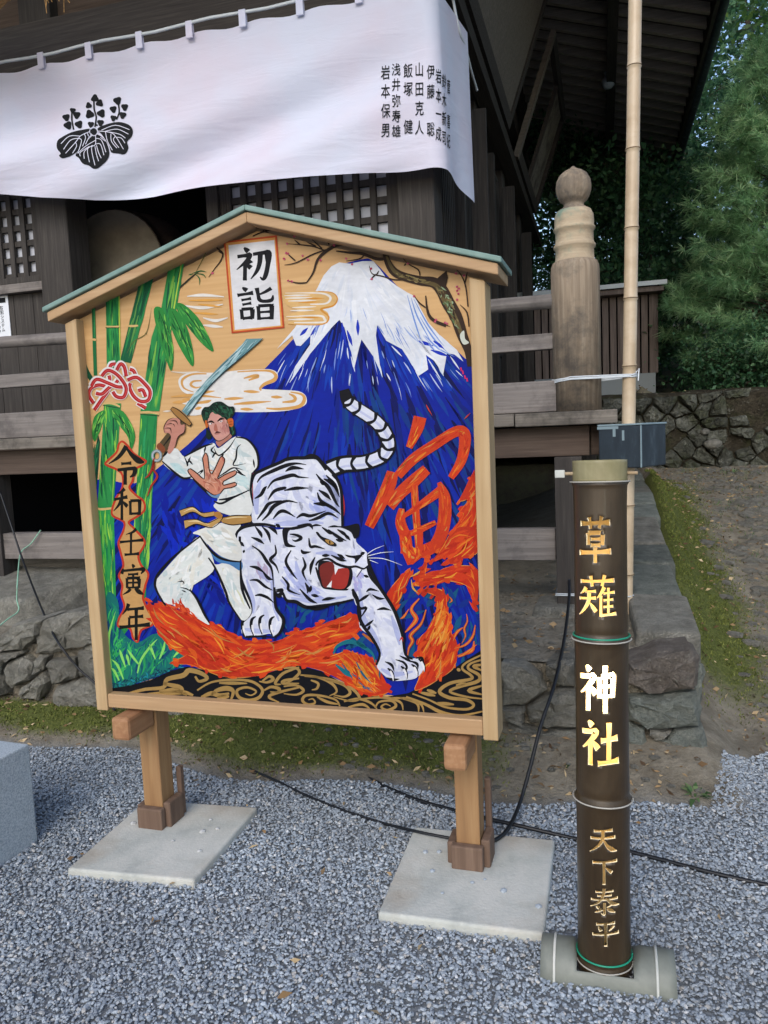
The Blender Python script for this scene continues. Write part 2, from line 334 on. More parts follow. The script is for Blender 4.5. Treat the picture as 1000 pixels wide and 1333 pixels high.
def build_ground():
    xs = sorted(set([-70, -50, -35, -25, -18, -12, -9, -7] + list(np.round(np.arange(-6, 4.01, 0.075), 4)) + [4.5, 5, 6, 7, 9, 12, 18, 25, 35, 50, 70]))
    ys = sorted(set([-70, -50, -30, -20, -12, -8, -6] + list(np.round(np.arange(-5, -1.4, 0.3), 4)) + list(np.round(np.arange(-1.4, 6.2, 0.075), 4)) + [6.5, 7, 7.5, 8, 9, 10, 12, 15, 20, 26, 35, 50, 75]))
    V = []; C = []
    for y in ys:
        for x in xs:
            V.append((x, y, ground_h(x, y)))
            ge = gravel_edge(x); dirt = sm(ge - 0.03, ge + 0.08, y) if x < 0.62 else sm(-0.04, 0.06, y - min(0.6, -0.82 + 0.62 * (x - 0.6) + 0.05 * math.sin(x * 9)))
            moss = sm(ge + 0.02, ge + 0.2, y) * (1 - sm(-0.62, 0.1, x)) * (1 - sm(-0.86, -0.76, y)) if x < 0.5 else 0
            if x > 0.45: moss = max(moss, (1 - sm(0.8, 1.25, x + 0.16 * wob(x * 3, y * 2))) * sm(-0.7, 0.2, y) * (1 - sm(3.6, 4.6, y)) * 0.95)
            if x > 0.8 and -0.2 < y <= 5.45: moss = max(moss, 0.44 * sm(-0.2, 0.4, y) + 0.2 * wob(x * 1.7, y * 1.3))
            if y > 5.45: moss = 0.6; dirt = 1
            C.append((moss, dirt, 0, 1))
    nx = len(xs); F = [(j * nx + i, j * nx + i + 1, (j + 1) * nx + i + 1, (j + 1) * nx + i) for j in range(len(ys) - 1) for i in range(nx - 1)]
    g = NT('ground_gravel_bed_earth_and_moss'); a = g.attr('mask')[0]; sep = g.n('ShaderNodeSeparateColor'); g.l(a, sep.inputs[0])
    v = g.coord((1, 1, 1)); n1 = g.noise(v, 9, 10, 0.7); n2 = g.noise(v, 60, 6, 0.7); n3 = g.noise(v, 2.2, 5, 0.6)
    gv = g.ramp(n2, [(0.3, '676c70'), (0.7, '8f9498')])
    dr = g.ramp(n1, [(0.25, '565046'), (0.45, '787163'), (0.6, '8e8778'), (0.8, 'a8a192')]); dr = g.mix(g.math('MULTIPLY', n2, 0.4), dr, '6a6052')
    ms = g.ramp(n2, [(0.25, '323a16'), (0.5, '515a24'), (0.75, '787a42')])
    c = g.mix(sep.outputs[1], gv, dr)
    mk = g.ramp(g.math('ADD', g.math('MULTIPLY', sep.outputs[0], 0.75), g.math('MULTIPLY', n1, 0.6)), [(0.66, (0, 0, 0)), (0.98, (0.92, 0.92, 0.92))])
    c = g.mix(mk, c, ms)
    g.bump(g.math('ADD', n1, g.math('MULTIPLY', n2, 0.5)), 0.8, 0.03); g.out(c, 0.95, 0.12)
    o = mesh('ground', V, F, g.m, None, BM, True)
    at = o.data.color_attributes.new('mask', 'FLOAT_COLOR', 'POINT'); at.data.foreach_set('color', np.array(C, 'f').ravel())
    tag(o, kind='structure')
    # terrace under the shrine
    xs = list(np.round(np.arange(-7.4, 0.36, 0.12), 3)); ys = list(np.round(np.arange(-0.8, 9.3, 0.15), 3)); V = []
    for y in ys:
        for x in xs:
            t = sm(-1.2, 0.2, x)
            z = 0.47 + (kerb_z(y) - 0.52) * t + 0.02 * wob(x * 2, y * 2) + 0.1 * sm(-0.5, 0.6, y) * (1 - t)
            V.append((x, y, z - 0.02))
    nx = len(xs); F = [(j * nx + i, j * nx + i + 1, (j + 1) * nx + i + 1, (j + 1) * nx + i) for j in range(len(ys) - 1) for i in range(nx - 1)]
    tag(mesh('terrace_earth', V, F, MAT['dirt'], None, BM, True), kind='structure')
build_ground()

# ------------------------------------------------------------------ gravel chips (uncountable)
def build_gravel():
    rnd = random.Random(3); srcs = []
    hid = bpy.data.collections.new('gravel_chip_shapes')
    for k in range(7):
        bm = bmesh.new(); bmesh.ops.create_icosphere(bm, subdivisions=1, radius=1.0)
        sx, sy, sz = rnd.uniform(0.8, 1.25), rnd.uniform(0.6, 0.95), rnd.uniform(0.35, 0.6)
        for v in bm.verts:
            j = 1 + rnd.uniform(-0.22, 0.2); v.co = Vector((v.co.x * sx * j, v.co.y * sy * j, v.co.z * sz * j))
        me = bpy.data.meshes.new('gravel_chip'); bm.to_mesh(me); bm.free(); me.materials.append(MAT['gravel'])
        o = bpy.data.objects.new('gravel_chip', me); hid.objects.link(o); srcs.append(o)
    # bed surface in three bands, denser near the viewer
    xs = np.arange(-4.2, 2.6, 0.1); V, F = [], []
    def edge(x): return gravel_edge(x) if x < 0.55 else min(0.6, -0.82 + 0.62 * (x - 0.6) + 0.05 * math.sin(x * 9))
    for x in xs:
        x2 = x + 0.1; cuts = np.linspace(0, 1, 9)
        for a, b in [(-3.9, -2.4)]: n = len(V); V += [(x, a, .003), (x2, a, .003), (x2, b, .003), (x, b, .003)]; F.append((n, n + 1, n + 2, n + 3))
        for k in range(8):
            q = [(x, -2.4 + (edge(x) + 2.43) * cuts[k]), (x2, -2.4 + (edge(x2) + 2.43) * cuts[k]), (x2, -2.4 + (edge(x2) + 2.43) * cuts[k + 1]), (x, -2.4 + (edge(x) + 2.43) * cuts[k + 1])]
            n = len(V); V += [(u, v, ground_h(u, v) + .004) for u, v in q]; F.append((n, n + 1, n + 2, n + 3))
    o = mesh('gravel', V, F, MAT['gravel'], None, BM); tag(o, 'loose blue grey gravel chips covering the forecourt', 'gravel', kind='stuff')
    ng = bpy.data.node_groups.new('gravel_scatter', 'GeometryNodeTree')
    ng.interface.new_socket('Geometry', in_out='INPUT', socket_type='NodeSocketGeometry'); ng.interface.new_socket('Geometry', in_out='OUTPUT', socket_type='NodeSocketGeometry')
    N = ng.nodes; L = ng.links; gi = N.new('NodeGroupInput'); go = N.new('NodeGroupOutput')
    dp = N.new('GeometryNodeDistributePointsOnFaces'); dp.distribute_method = 'RANDOM'; dp.inputs['Density'].default_value = 15000; dp.inputs['Seed'].default_value = 4
    L.new(gi.outputs[0], dp.inputs['Mesh'])
    ci = N.new('GeometryNodeCollectionInfo'); ci.inputs[0].default_value = hid; ci.inputs['Separate Children'].default_value = True; ci.inputs['Reset Children'].default_value = True
    ip = N.new('GeometryNodeInstanceOnPoints'); ip.inputs['Pick Instance'].default_value = True
    L.new(dp.outputs['Points'], ip.inputs['Points']); L.new(ci.outputs[0], ip.inputs['Instance'])
    rv = N.new('FunctionNodeRandomValue'); rv.data_type = 'FLOAT_VECTOR'; rv.inputs[0].default_value = (-0.5, -0.5, 0); rv.inputs[1].default_value = (0.5, 0.5, 6.28); L.new(rv.outputs[0], ip.inputs['Rotation'])
    rs = N.new('FunctionNodeRandomValue'); rs.data_type = 'FLOAT'; rs.inputs[2].default_value = 0.0; rs.inputs[3].default_value = 1.0; rs.inputs['Seed'].default_value = 9
    pw = N.new('ShaderNodeMath'); pw.operation = 'POWER'; pw.inputs[1].default_value = 1.9; L.new(rs.outputs[1], pw.inputs[0]); ml = N.new('ShaderNodeMath'); ml.operation = 'MULTIPLY_ADD'; ml.inputs[1].default_value = 0.0058; ml.inputs[2].default_value = 0.0034; L.new(pw.outputs[0], ml.inputs[0]); L.new(ml.outputs[0], ip.inputs['Scale'])
    ro = N.new('FunctionNodeRandomValue'); ro.data_type = 'FLOAT_VECTOR'; ro.inputs[0].default_value = (0, 0, -0.001); ro.inputs[1].default_value = (0, 0, 0.009); ro.inputs['Seed'].default_value = 5
    tr = N.new('GeometryNodeTranslateInstances'); tr.inputs['Local Space'].default_value = False; L.new(ip.outputs[0], tr.inputs[0]); L.new(ro.outputs[0], tr.inputs['Translation'])
    L.new(tr.outputs[0], go.inputs[0])
    md = o.modifiers.new('scatter', 'NODES'); md.node_group = ng
build_gravel()

# ------------------------------------------------------------------ stone walls
def stone_obj(poly, org, ax, nz, mat, parent, depth=0.16, bulge=0.035, seed=0, inset=0.8, rough=0.011):
    """one field stone: outline in wall coordinates (along ax, up), faces nz"""
    r = random.Random(seed); n0 = len(poly); P = []
    for i in range(n0):                                     # subdivide the outline and roughen it
        a, b = poly[i], poly[(i + 1) % n0]; m = max(2, int(math.hypot(a[0] - b[0], a[1] - b[1]) / .05)) ; P += [(a[0] + (b[0] - a[0]) * k / m + (r.uniform(-.006, .006) if k else 0), a[1] + (b[1] - a[1]) * k / m + (r.uniform(-.006, .006) if k else 0)) for k in range(m)]
    cx = sum(p[0] for p in P) / len(P); cy = sum(p[1] for p in P) / len(P); n = len(P); V = []; up = Vector((0, 0, 1))
    tilt = (r.uniform(-.12, .12), r.uniform(-.12, .12))
    def ring(s, d, j):
        for x, y in P:
            x2 = cx + (x - cx) * s + r.uniform(-j, j); y2 = cy + (y - cy) * s + r.uniform(-j, j)
            V.append(org + ax * x2 + up * y2 + nz * (d + (x2 - cx) * tilt[0] + (y2 - cy) * tilt[1] + r.uniform(-j, j)))
    q = rough; ring(0.97, -depth, 0); ring(1.0, 0, .35 * q); ring(0.95, bulge * 0.62, .7 * q); ring(inset, bulge, q); ring(inset * 0.5, bulge * 1.15, q)
    V.append(org + ax * cx + up * cy + nz * bulge * 1.15)
    F = [tuple(reversed(range(n)))]
    for k in range(4):
        for i in range(n): F.append((k * n + i, k * n + (i + 1) % n, (k + 1) * n + (i + 1) % n, (k + 1) * n + i))
    for i in range(n): F.append((4 * n + i, 4 * n + (i + 1) % n, 5 * n))
    return mesh('stone', V, F, mat, parent, None, False)
def voronoi(x0, x1, z0, z1, cell, seed, flat=1.35):
    r = random.Random(seed); pts = []; rows = max(1, round((z1 - z0) / (cell / flat))); 
    for j in range(rows):
        cols = max(1, round((x1 - x0) / (cell * flat * 0.8)))
        for i in range(cols):
            pts.append((x0 + (i + 0.5 + (0.5 if j % 2 else 0) + r.uniform(-.36, .36)) * (x1 - x0) / cols, z0 + (j + 0.5 + r.uniform(-.3, .3)) * (z1 - z0) / rows))
    out = []
    for i, p in enumerate(pts):
        poly = [(x0, z0), (x1, z0), (x1, z1), (x0, z1)]
        for k, q in enumerate(pts):
            if k == i or abs(q[0] - p[0]) > cell * 4: continue
            mx, my = (p[0] + q[0]) / 2, (p[1] + q[1]) / 2; dx, dy = q[0] - p[0], q[1] - p[1]; L = math.hypot(dx, dy); lim = -0.004 - r.random() * 0.012
            new = []
            for a in range(len(poly)):
                A_, B_ = poly[a], poly[(a + 1) % len(poly)]
                da = ((A_[0] - mx) * dx + (A_[1] - my) * dy) / L - lim; db = ((B_[0] - mx) * dx + (B_[1] - my) * dy) / L - lim
                if da <= 0: new.append(A_)
                if (da < 0) != (db < 0):
                    t = da / (da - db); new.append((A_[0] + (B_[0] - A_[0]) * t, A_[1] + (B_[1] - A_[1]) * t))
            poly = new
            if not poly: break
        if len(poly) > 2 and max(a[0] for a in poly) - min(a[0] for a in poly) > 0.03: out.append(poly)
    return out
def zt(x0, y0, s): return lambda pts: [(x0 + x * s, y0 + y * s) for x, y in pts]
def front_wall():
    e = empty('stone_wall', BM, 'low dry rubble retaining wall along the shrine terrace front', 'wall')
    yw = -0.82; A_ = Vector((1, 0, 0)); N_ = Vector((0, -1, 0)); O_ = Vector((0, yw, 0))
    zr = zt(640, 760, 0.36); zl = zt(0, 780, 0.32)
    R = [([(490, 280), (600, 240), (720, 232), (750, 262), (745, 372), (640, 385), (560, 395), (485, 350)], 'stone_brown'),
         ([(485, 402), (560, 404), (745, 387), (750, 505), (660, 514), (560, 515), (488, 480)], 'stone_green'),
         ([(488, 500), (555, 522), (560, 600), (490, 600)], 'stone_green'), ([(565, 522), (655, 520), (620, 548), (575, 545)], 'stone'),
         ([(560, 560), (630, 555), (665, 522), (762, 517), (798, 690), (640, 668), (560, 620)], 'stone_green'),
         ([(40, 275), (120, 280), (180, 330), (205, 380), (120, 430), (45, 430)], 'stone'), ([(200, 285), (250, 270), (300, 275), (300, 362), (245, 352), (200, 330)], 'stone'),
         ([(130, 436), (245, 374), (330, 380), (325, 510), (200, 522), (135, 485)], 'stone'), ([(45, 440), (122, 440), (122, 500), (50, 482)], 'stone'),
         ([(310, 285), (470, 285), (480, 350), (460, 400), (330, 372)], 'stone'), ([(340, 385), (480, 405), (480, 500), (340, 505)], 'stone'), ([(60, 500), (190, 528), (330, 520), (325, 600), (60, 600)], 'stone'), ([(340, 515), (480, 510), (480, 610), (340, 605)], 'stone_green')]
    Lf = [[(0, 170), (70, 95), (190, 75), (180, 130), (100, 200), (0, 212)], [(192, 85), (290, 45), (420, 30), (420, 180), (240, 215), (140, 222), (150, 150)], [(40, 250), (110, 225), (155, 260), (140, 320), (60, 355), (36, 320)],
          [(85, 372), (190, 292), (207, 330), (172, 402), (95, 400)], [(215, 240), (330, 230), (330, 310), (230, 347), (200, 282)], [(235, 352), (335, 320), (420, 330), (420, 425), (262, 442), (230, 412)], [(-40, 285), (0, 280), (35, 322), (42, 380), (0, 395), (-40, 390)],
          [(160, 228), (205, 228), (195, 280), (165, 300), (158, 262)], [(-60, 215), (100, 208), (100, 222), (38, 248), (28, 300), (-60, 270)], [(338, 200), (430, 190), (430, 318), (338, 305)]]
    k = 0
    for pts, m in [(zr(p), m) for p, m in R] + [(zl(p), 'stone') for p in Lf]:
        P = []
        for q in pts:
            b = bloc(q[0], q[1], by=yw); P.append((b.x, max(0.0, b.z)))
        P = P[::-1]; k += 1
        stone_obj(P, O_, A_, N_, MAT[m], e, 0.2, 0.05, k)
    for x0, x1, s in ((-2.55, -0.52, 5), (-6.9, -3.85, 6)):
        for P in voronoi(x0, x1, 0.06, 0.5, 0.26, s): k += 1; stone_obj(P, O_, A_, N_, MAT['stone'], e, 0.2, 0.05, k)
    # earth packed behind the joints, and the corner return
    box('earth_core', -7.3, 0.44, yw + 0.03, yw + 0.35, -0.1, 0.44, MAT['dirt'], e, bv=0)
    for P in voronoi(yw + 0.03, 1.4, 0.05, 0.56, 0.3, 11):
        P = [(x, min(z, kerb_z(x) - 0.05)) for x, z in P]; k += 1; stone_obj(P, Vector((0.48, 0, 0)), Vector((0, 1, 0)), Vector((1, 0, 0)), MAT['stone_green'], e, 0.2, 0.03, k)
front_wall()
def kerb():
    e = empty('stone_kerb', BM, 'grey flat stone kerb running back along the terrace side', 'kerb'); r = random.Random(5); y = -0.62; k = 0
    while y < 8.8:
        L = r.uniform(0.35, 0.75); x0 = 0.22 + r.uniform(-.04, .04); x1 = 0.53 + r.uniform(-.015, .015); z0, z1 = kerb_z(y) , kerb_z(y + L)
        V = [(x0, y + .012, z0 - .2), (x1, y + .012, z0 - .2), (x1, y + L, z1 - .2), (x0, y + L, z1 - .2), (x0 + r.uniform(0, .03), y + .012, z0 + r.uniform(-.012, .012)), (x1, y + .02, z0 + r.uniform(-.012, .01)), (x1 - r.uniform(0, .02), y + L, z1 + r.uniform(-.012, .012)), (x0, y + L - .01, z1 + r.uniform(-.012, .012))]
        bevel(mesh('stone', V, BF, MAT['stone_green'] if k % 3 else MAT['stone'], e), 0.02, 2); y += L + 0.008; k += 1
kerb()
def retaining():
    e = empty('stone_wall', BM, 'mossy rubble retaining wall below the hillside trees', 'wall'); k = 300
    for P in voronoi(-0.2, 6.2, 0.72, 1.82, 0.21, 21, 1.5):
        k += 1; r = random.Random(k)
        P = [(x, z - 0.03 * math.sin(x * 2.3) * (z > 1.6)) for x, z in P]
        if r.random() < .10 + .5 * sm(1.1, 2.0, P[0][0]) * sm(1.2, 1.5, P[0][1]): continue
        stone_obj(P, Vector((0, 5.42, 0)), Vector((1, 0, 0)), Vector((0, -1, 0)), MAT['stone_far'], e, 0.3, r.uniform(0.01, 0.10), k, .78, .016)
    V = []; nx, nz = 90, 18                                   # earth face between and over the stones, overhanging to the right
    for j in range(nz + 1):
        for i in range(nx + 1):
            x = -.3 + 6.6 * i / nx; z = .6 + 1.26 * j / nz; V.append((x, 5.45 - (.10 * sm(1.1, 2.2, x) * sm(1.2, 1.6, z)) + .035 * wob(x * 5, z * 9) + (.25 if j == nz else 0), z + .03 * wob(x * 3, 1) * (j >= nz - 1)))
    mesh('earth_face', V, [(j * (nx + 1) + i, j * (nx + 1) + i + 1, (j + 1) * (nx + 1) + i + 1, (j + 1) * (nx + 1) + i) for j in range(nz) for i in range(nx)], MAT['soil'], e, None, True)
    e2 = None
retaining()
def loose_stones():
    for i, (px, py, s, lab) in enumerate([(858, 372, 0.06, None)]): pass
    spots = [((928, 578), 5.33, (.10, .07, .06), 'pale rounded boulder set low in the mossy wall'), ((918, 562), 5.35, (.05, .04, .04), 'small pale stone in the mossy wall above the rounded boulder'),
             ((835, 742), 1.0, (.09, .07, .05), None), ((862, 700), 1.3, (.06, .05, .04), None)]
    for k, (px, by, dim, lab) in enumerate(spots[:2]):
        b = bloc(px[0], px[1], by=by); bm = bmesh.new(); bmesh.ops.create_icosphere(bm, subdivisions=2, radius=1); r = random.Random(k)
        for v in bm.verts: v.co = Vector((v.co.x * dim[0], v.co.y * dim[1], v.co.z * dim[2])) * (1 + r.uniform(-.08, .08))
        o = frombm('boulder', bm, MAT['stone'], None, BM @ Matrix.Translation((b.x, by, b.z)), True); tag(o, lab, 'boulder')
loose_stones()
def footing():
    r = random.Random(2); V = [(-4.35, -0.46, 0.42), (-3.12, -0.5, 0.42), (-3.0, 0.2, 0.42), (-4.4, 0.25, 0.42), (-4.35, -0.43, 0.62), (-3.2, -0.47, 0.61), (-3.05, 0.12, 0.70), (-4.38, 0.2, 0.71)]
    o = bevel(mesh('footing_stone', V, BF, MAT['stone'], None, BM), 0.03, 3); tag(o, 'big flat footing stone under the left deck strut', 'stone')
    V = [(-0.28, -0.2, 0.36), (0.16, -0.22, 0.36), (0.17, 0.16, 0.36), (-0.26, 0.15, 0.36), (-0.24, -0.17, 0.56), (0.12, -0.19, 0.555), (0.13, 0.13, 0.565), (-0.23, 0.12, 0.56)]
    o = bevel(mesh('footing_stone', V, BF, MAT['stone'], None, BM), 0.02, 3); tag(o, 'small footing stone under the corner deck strut', 'stone')
footing()

# ================================================================== the shrine
def shrine():
    e = empty('shrine_building', BM, 'dark weathered timber shrine hall on a raised deck', 'building')
    W = MAT['oldwood']; WX = MAT['oldwood_x']; WY = MAT['oldwood_y']; rr = random.Random(4)
    # deck
    d = box('deck', -7.3, 0.14, 0.05, 9.3, 1.38, 1.50, MAT['joist'], e)
    for x0, x1 in ((-7.3, -4.62), (-4.615, -2.4), (-2.395, -0.32), (-0.315, 0.2)): box('deck_board', x0, x1, -0.14, 0.13, 1.508 + (0.004 if x0 < -0.4 and x0 > -3 else 0), 1.578, MAT['deckwood'], d, bv=0.006)
    for i in range(6): box('deck_board', -7.3, -0.1, 0.135 + i * 0.165, 0.295 + i * 0.165, 1.51, 1.574 + rr.uniform(-.003, .003), MAT['deckwood'], d)
    for i in range(6): box('deck_board', -0.95 + i * 0.19 if i else -0.95, -0.765 + i * 0.19 - (0 if i < 5 else 0.0), 1.135, 9.3, 1.512, 1.575 + rr.uniform(-.003, .003), WY, d)
    box('edge_beam', -7.3, 0.06, -0.05, 0.045, 1.345, 1.503, MAT['joist'], e)
    box('edge_beam', 0.065, 0.14, 0.0, 9.3, 1.345, 1.503, MAT['joist'], e)
    for x, y in ((-0.05, -0.03), (-1.9, 0), (-3.79, 0), (-5.6, 0), (0.0, 3.0), (0.0, 6.0), (0.0, 9.0), (-1.9, 1.2), (-3.8, 1.3), (-5.6, 1.2), (-1, 2.2)): box('strut', x - .07, x + .07, y - .07, y + .07, 0.5 if y < 1 else 0.4, 1.343, W, e)
    box('tie_beam', -7.3, -0.125, -0.045, 0.04, 0.785, 0.955, MAT['greywood_x'], e)
    box('tie_beam', -0.03, 0.03, 0.05, 9.0, 0.785, 0.955, WY, e)
    box('underfloor_shade_sheet', -7.3, -0.9, 2.4, 2.46, 0.2, 1.38, MAT['dark'], e, bv=0)  # near-black sheet standing in for the shade under the floor
    # railing
    rl = box('railing', -7.3, -0.1, -0.062, 0.062, 1.582, 1.745, MAT['greywood_x'], e, bv=0.006)
    tube('handrail', [(-7.3, 0, 2.2), (-5.5, 0, 2.18), (-3.6, 0, 2.205), (-1.8, 0, 2.165), (-0.09, 0, 2.16)], 0.038, MAT['greywood_x'], rl, None, 14)
    box('middle_rail', -7.3, -0.095, -0.03, 0.03, 1.91, 1.993, MAT['greywood_x'], rl)
    for x in (-1.7, -2.75, -5.2): box('baluster', x - .045, x + .045, -0.04, 0.04, 1.747, 2.13, MAT['greywood_x'], rl)
    tube('handrail', [(0, 0.09, 2.16), (0, 9.0, 2.16)], 0.038, WY, rl, None, 12); box('middle_rail', -0.03, 0.03, 0.095, 9.0, 1.91, 1.993, WY, rl); box('bottom_rail', -0.06, 0.06, 0.11, 9.0, 1.582, 1.745, WY, rl)
    prof = [(0.124, 1.58), (0.124, 2.30), (0.122, 2.325), (0.114, 2.345), (0.100, 2.352), (0.098, 2.375), (0.097, 2.41), (0.105, 2.418), (0.107, 2.43), (0.100, 2.44), (0.097, 2.45), (0.096, 2.50), (0.104, 2.507), (0.106, 2.517), (0.099, 2.527), (0.1, 2.55), (0.098, 2.58), (0.086, 2.605), (0.062, 2.62), (0.05, 2.63), (0.052, 2.645), (0.068, 2.655), (0.078, 2.672), (0.088, 2.70), (0.09, 2.725), (0.086, 2.755), (0.07, 2.785), (0.046, 2.803), (0.02, 2.815), (0.006, 2.828)]
    fp = lathe('finial_post', prof, MAT['postwood'], rl, None, 40); fp.data.materials.append(MAT['patina'])
    for pl in fp.data.polygons:
        if 2.352 < pl.center.z < 2.6: pl.material_index = 1
    lathe('finial_post', prof, W, rl, None, 20, 0.0, 9.1)
    # outer wall: posts, beams, boards
    def pillar(x0, x1, y0, y1, z1=6.4): return box('pillar', x0, x1, y0, y1, 1.575, z1, W, e, bv=0.012)
    for x0, x1 in ((-1.225, -0.962), (-4.215, -3.925), (-7.2, -6.92)): pillar(x0, x1, 1.15, 1.42)
    for y0 in (3.15, 5.15, 7.15, 9.1): pillar(-1.225, -0.955, y0, y0 + 0.25)
    for z0, z1 in ((4.42, 4.78), (5.3, 5.6)): box('lintel', -7.3, -0.94, 1.10, 1.36, z0, z1, WX, e); box('lintel', -1.2, -0.9, 1.37, 9.35, z0 + 0.1, z1 + 0.02, WY, e)
    box('upper_wall', -7.2, -1.0, 1.25, 1.30, 4.7, 6.6, MAT['joist'], e, bv=0); box('upper_wall', -1.08, -1.02, 1.3, 9.3, 4.7, 6.6, MAT['joist'], e, bv=0)
    # boards below the left lattice, sill, lattice windows with paper behind
    for i in range(14): x = -6.9 + i * 0.192; box('wall_board', x, x + 0.188, 1.27, 1.30, 1.58, 2.795, W, e, bv=0.002)
    box('sill', -6.92, -4.217, 1.2, 1.33, 2.797, 2.868, MAT['greywood_x'], e)
    def lattice(x0, x1, z0, z1, y, px, pz, axis='x', mats=(W, MAT['paper_w']), bar=0.045):
        bl = []; fr = 0.05
        if axis == 'x': mk = lambda a, b, c_, d_, o=0: (a, b, y + o, y + 0.04 + o, c_, d_)
        else: mk = lambda a, b, c_, d_, o=0: (y - 0.04 - o, y - o, a, b, c_, d_)
        bl += [mk(x0, x0 + fr, z0, z1), mk(x1 - fr, x1, z0, z1), mk(x0 + fr, x1 - fr, z0, z0 + fr), mk(x0 + fr, x1 - fr, z1 - fr, z1)]
        lw = boxes('lattice_window', bl, W, e, bv=0.003); n = int((x1 - x0) / px); bars = [mk(x0 + (i + .5) * (x1 - x0) / n - bar / 2, x0 + (i + .5) * (x1 - x0) / n + bar / 2, z0 + fr, z1 - fr, 0.006) for i in range(n)]
        for b in bars: boxes('vertical_bar', [b], W, lw)
        if pz:
            m = int((z1 - z0) / pz)
            for i in range(m):
                zc = z0 + (i + .5) * (z1 - z0) / m; boxes('cross_bar', [mk(x0 + fr, x1 - fr, zc - bar / 2, zc + bar / 2, 0.022)], W, lw)
        if mats[1] is not None: boxes('backing_pane', [mk(x0 + .02, x1 - .02, z0 + .02, z1 - .02, 0.055)], mats[1], lw)
        return lw
    lattice(-6.9, -4.23, 2.872, 4.4, 1.22, 0.118, 0.122)
    lattice(-2.62, -1.235, 2.45, 4.4, 1.22, 0.125, 0.125)
    box('wall_board', -2.62, -1.235, 1.24, 1.28, 1.58, 2.445, W, e)
    box('door_post', -2.72, -2.625, 1.19, 1.33, 1.58, 4.4, W, e)
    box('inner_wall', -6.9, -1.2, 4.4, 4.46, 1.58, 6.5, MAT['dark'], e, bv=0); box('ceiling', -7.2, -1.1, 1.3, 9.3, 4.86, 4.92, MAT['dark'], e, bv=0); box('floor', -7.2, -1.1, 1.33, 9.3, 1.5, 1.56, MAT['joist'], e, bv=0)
    for i, y in enumerate((1.43, 3.41, 5.41, 7.41)):
        y1 = y + (1.71 if i == 0 else 1.73)
        lattice(y + 0.02, y1 - 0.02, 2.35, 4.4, -1.0, 0.075, 0, 'y', (W, MAT['dark']), 0.036)  # near-black backing here paints the unlit hall behind the bars
        for j in range(8): box('wall_board', -1.05, -1.02, y + 0.01 + j * 0.213, y + 0.215 + j * 0.213, 1.58, 2.34, W, e, bv=0.002)
        box('mullion', -1.02, -0.93, y + 0.8, y + 0.9, 1.58, 4.4, W, e)
    # narrow flank boards standing proud of the side wall
    for y in (2.55, 4.75, 6.9): box('flank_board', -0.92, -0.78, y, y + 0.05, 1.58, 4.2, MAT['oldwood'], e)
    box('hinge_beam', -0.94, -0.80, 1.3, 9.3, 4.50, 4.64, WY, e)
    # propped shutters leaning out from the side wall under the eaves
    def shutter(y0, y1, solid):
        a = Vector((-0.80, 0, 4.66)); b = Vector((-0.34, 0, 5.98)); t = (b - a).normalized(); n = Vector((t.z, 0, -t.x)); L = (b - a).length
        def slab(nm, ya, yb, s0, s1, th0, th1, mat, par):
            V = []
            for s_, th in ((s0, th0), (s1, th0), (s1, th1), (s0, th1)):
                for yy in (ya, yb): p = a + t * s_ + n * th; V.append((p.x, yy, p.z))
            return mesh(nm, V, [(0, 2, 3, 1), (2, 4, 5, 3), (4, 6, 7, 5), (6, 0, 1, 7), (0, 6, 4, 2), (1, 3, 5, 7)], mat, par)
        f = slab('shutter', y0, y0 + 0.12, 0, L, -0.03, 0.03, MAT['soffit'], e)
        slab('shutter_frame', y1 - 0.12, y1, 0, L, -0.03, 0.03, WX, f); slab('shutter_frame', y0 + 0.12, y1 - 0.12, 0, 0.11, -0.03, 0.03, WX, f); slab('shutter_frame', y0 + 0.12, y1 - 0.12, L - 0.11, L, -0.03, 0.03, WX, f)
        if solid:
            n_ = 9
            for i in range(n_): w = (y1 - y0 - 0.24) / n_; slab('board', y0 + 0.12 + i * w + .002, y0 + 0.12 + (i + 1) * w - .002, 0.11, L - 0.11, -0.01, 0.012, MAT['soffit'], f)
        else:
            slab('mullion', (y0 + y1) / 2 - 0.04, (y0 + y1) / 2 + 0.04, 0.11, L - 0.11, -0.025, 0.02, WX, f)
            for i in range(5): slab('board', y0 + 1.25 + i * 0.21, y0 + 1.455 + i * 0.21, 0.11, L - 0.11, -0.02, 0.0, MAT['postwood'] if False else MAT['deckwood'], f)
    shutter(0.9, 4.35, True); shutter(5.2, 7.75, False)
    # roof: hipped solid, rafters below the eaves
    ex, ey0, ey1, ez = 1.32, -1.15, 11.6, 5.86; wx = -0.96; wz = 6.62
    V = [(-9.5, ey0, ez + .1), (ex, ey0, ez + .1), (ex, ey1, ez + .1), (-9.5, ey1, ez + .1), (-9.5, ey0, ez + .26), (ex + .03, ey0 - .03, ez + .26), (ex + .03, ey1, ez + .26), (-9.5, ey1, ez + .26), (-9.5, 5.2, 10.2), (-2.4, 5.2, 10.2), (wx, 1.15, wz + .1), (wx, 9.3, wz + .1), (-9.5, 1.15, wz + .1), (-9.5, 9.3, wz + .1)]
    F = [(0, 1, 10, 12), (1, 2, 11, 10), (2, 3, 13, 11), (12, 10, 11, 13), (0, 4, 5, 1), (1, 5, 6, 2), (2, 6, 7, 3), (4, 8, 9, 5), (5, 9, 6), (6, 9, 8, 7), (0, 12, 13, 3, 7, 8, 4)]
    rf = mesh('roof', V, F, MAT['oldwood_x'], e)
    sl = (wz - ez) / (ex - wx)
    y = ey0 + 0.15
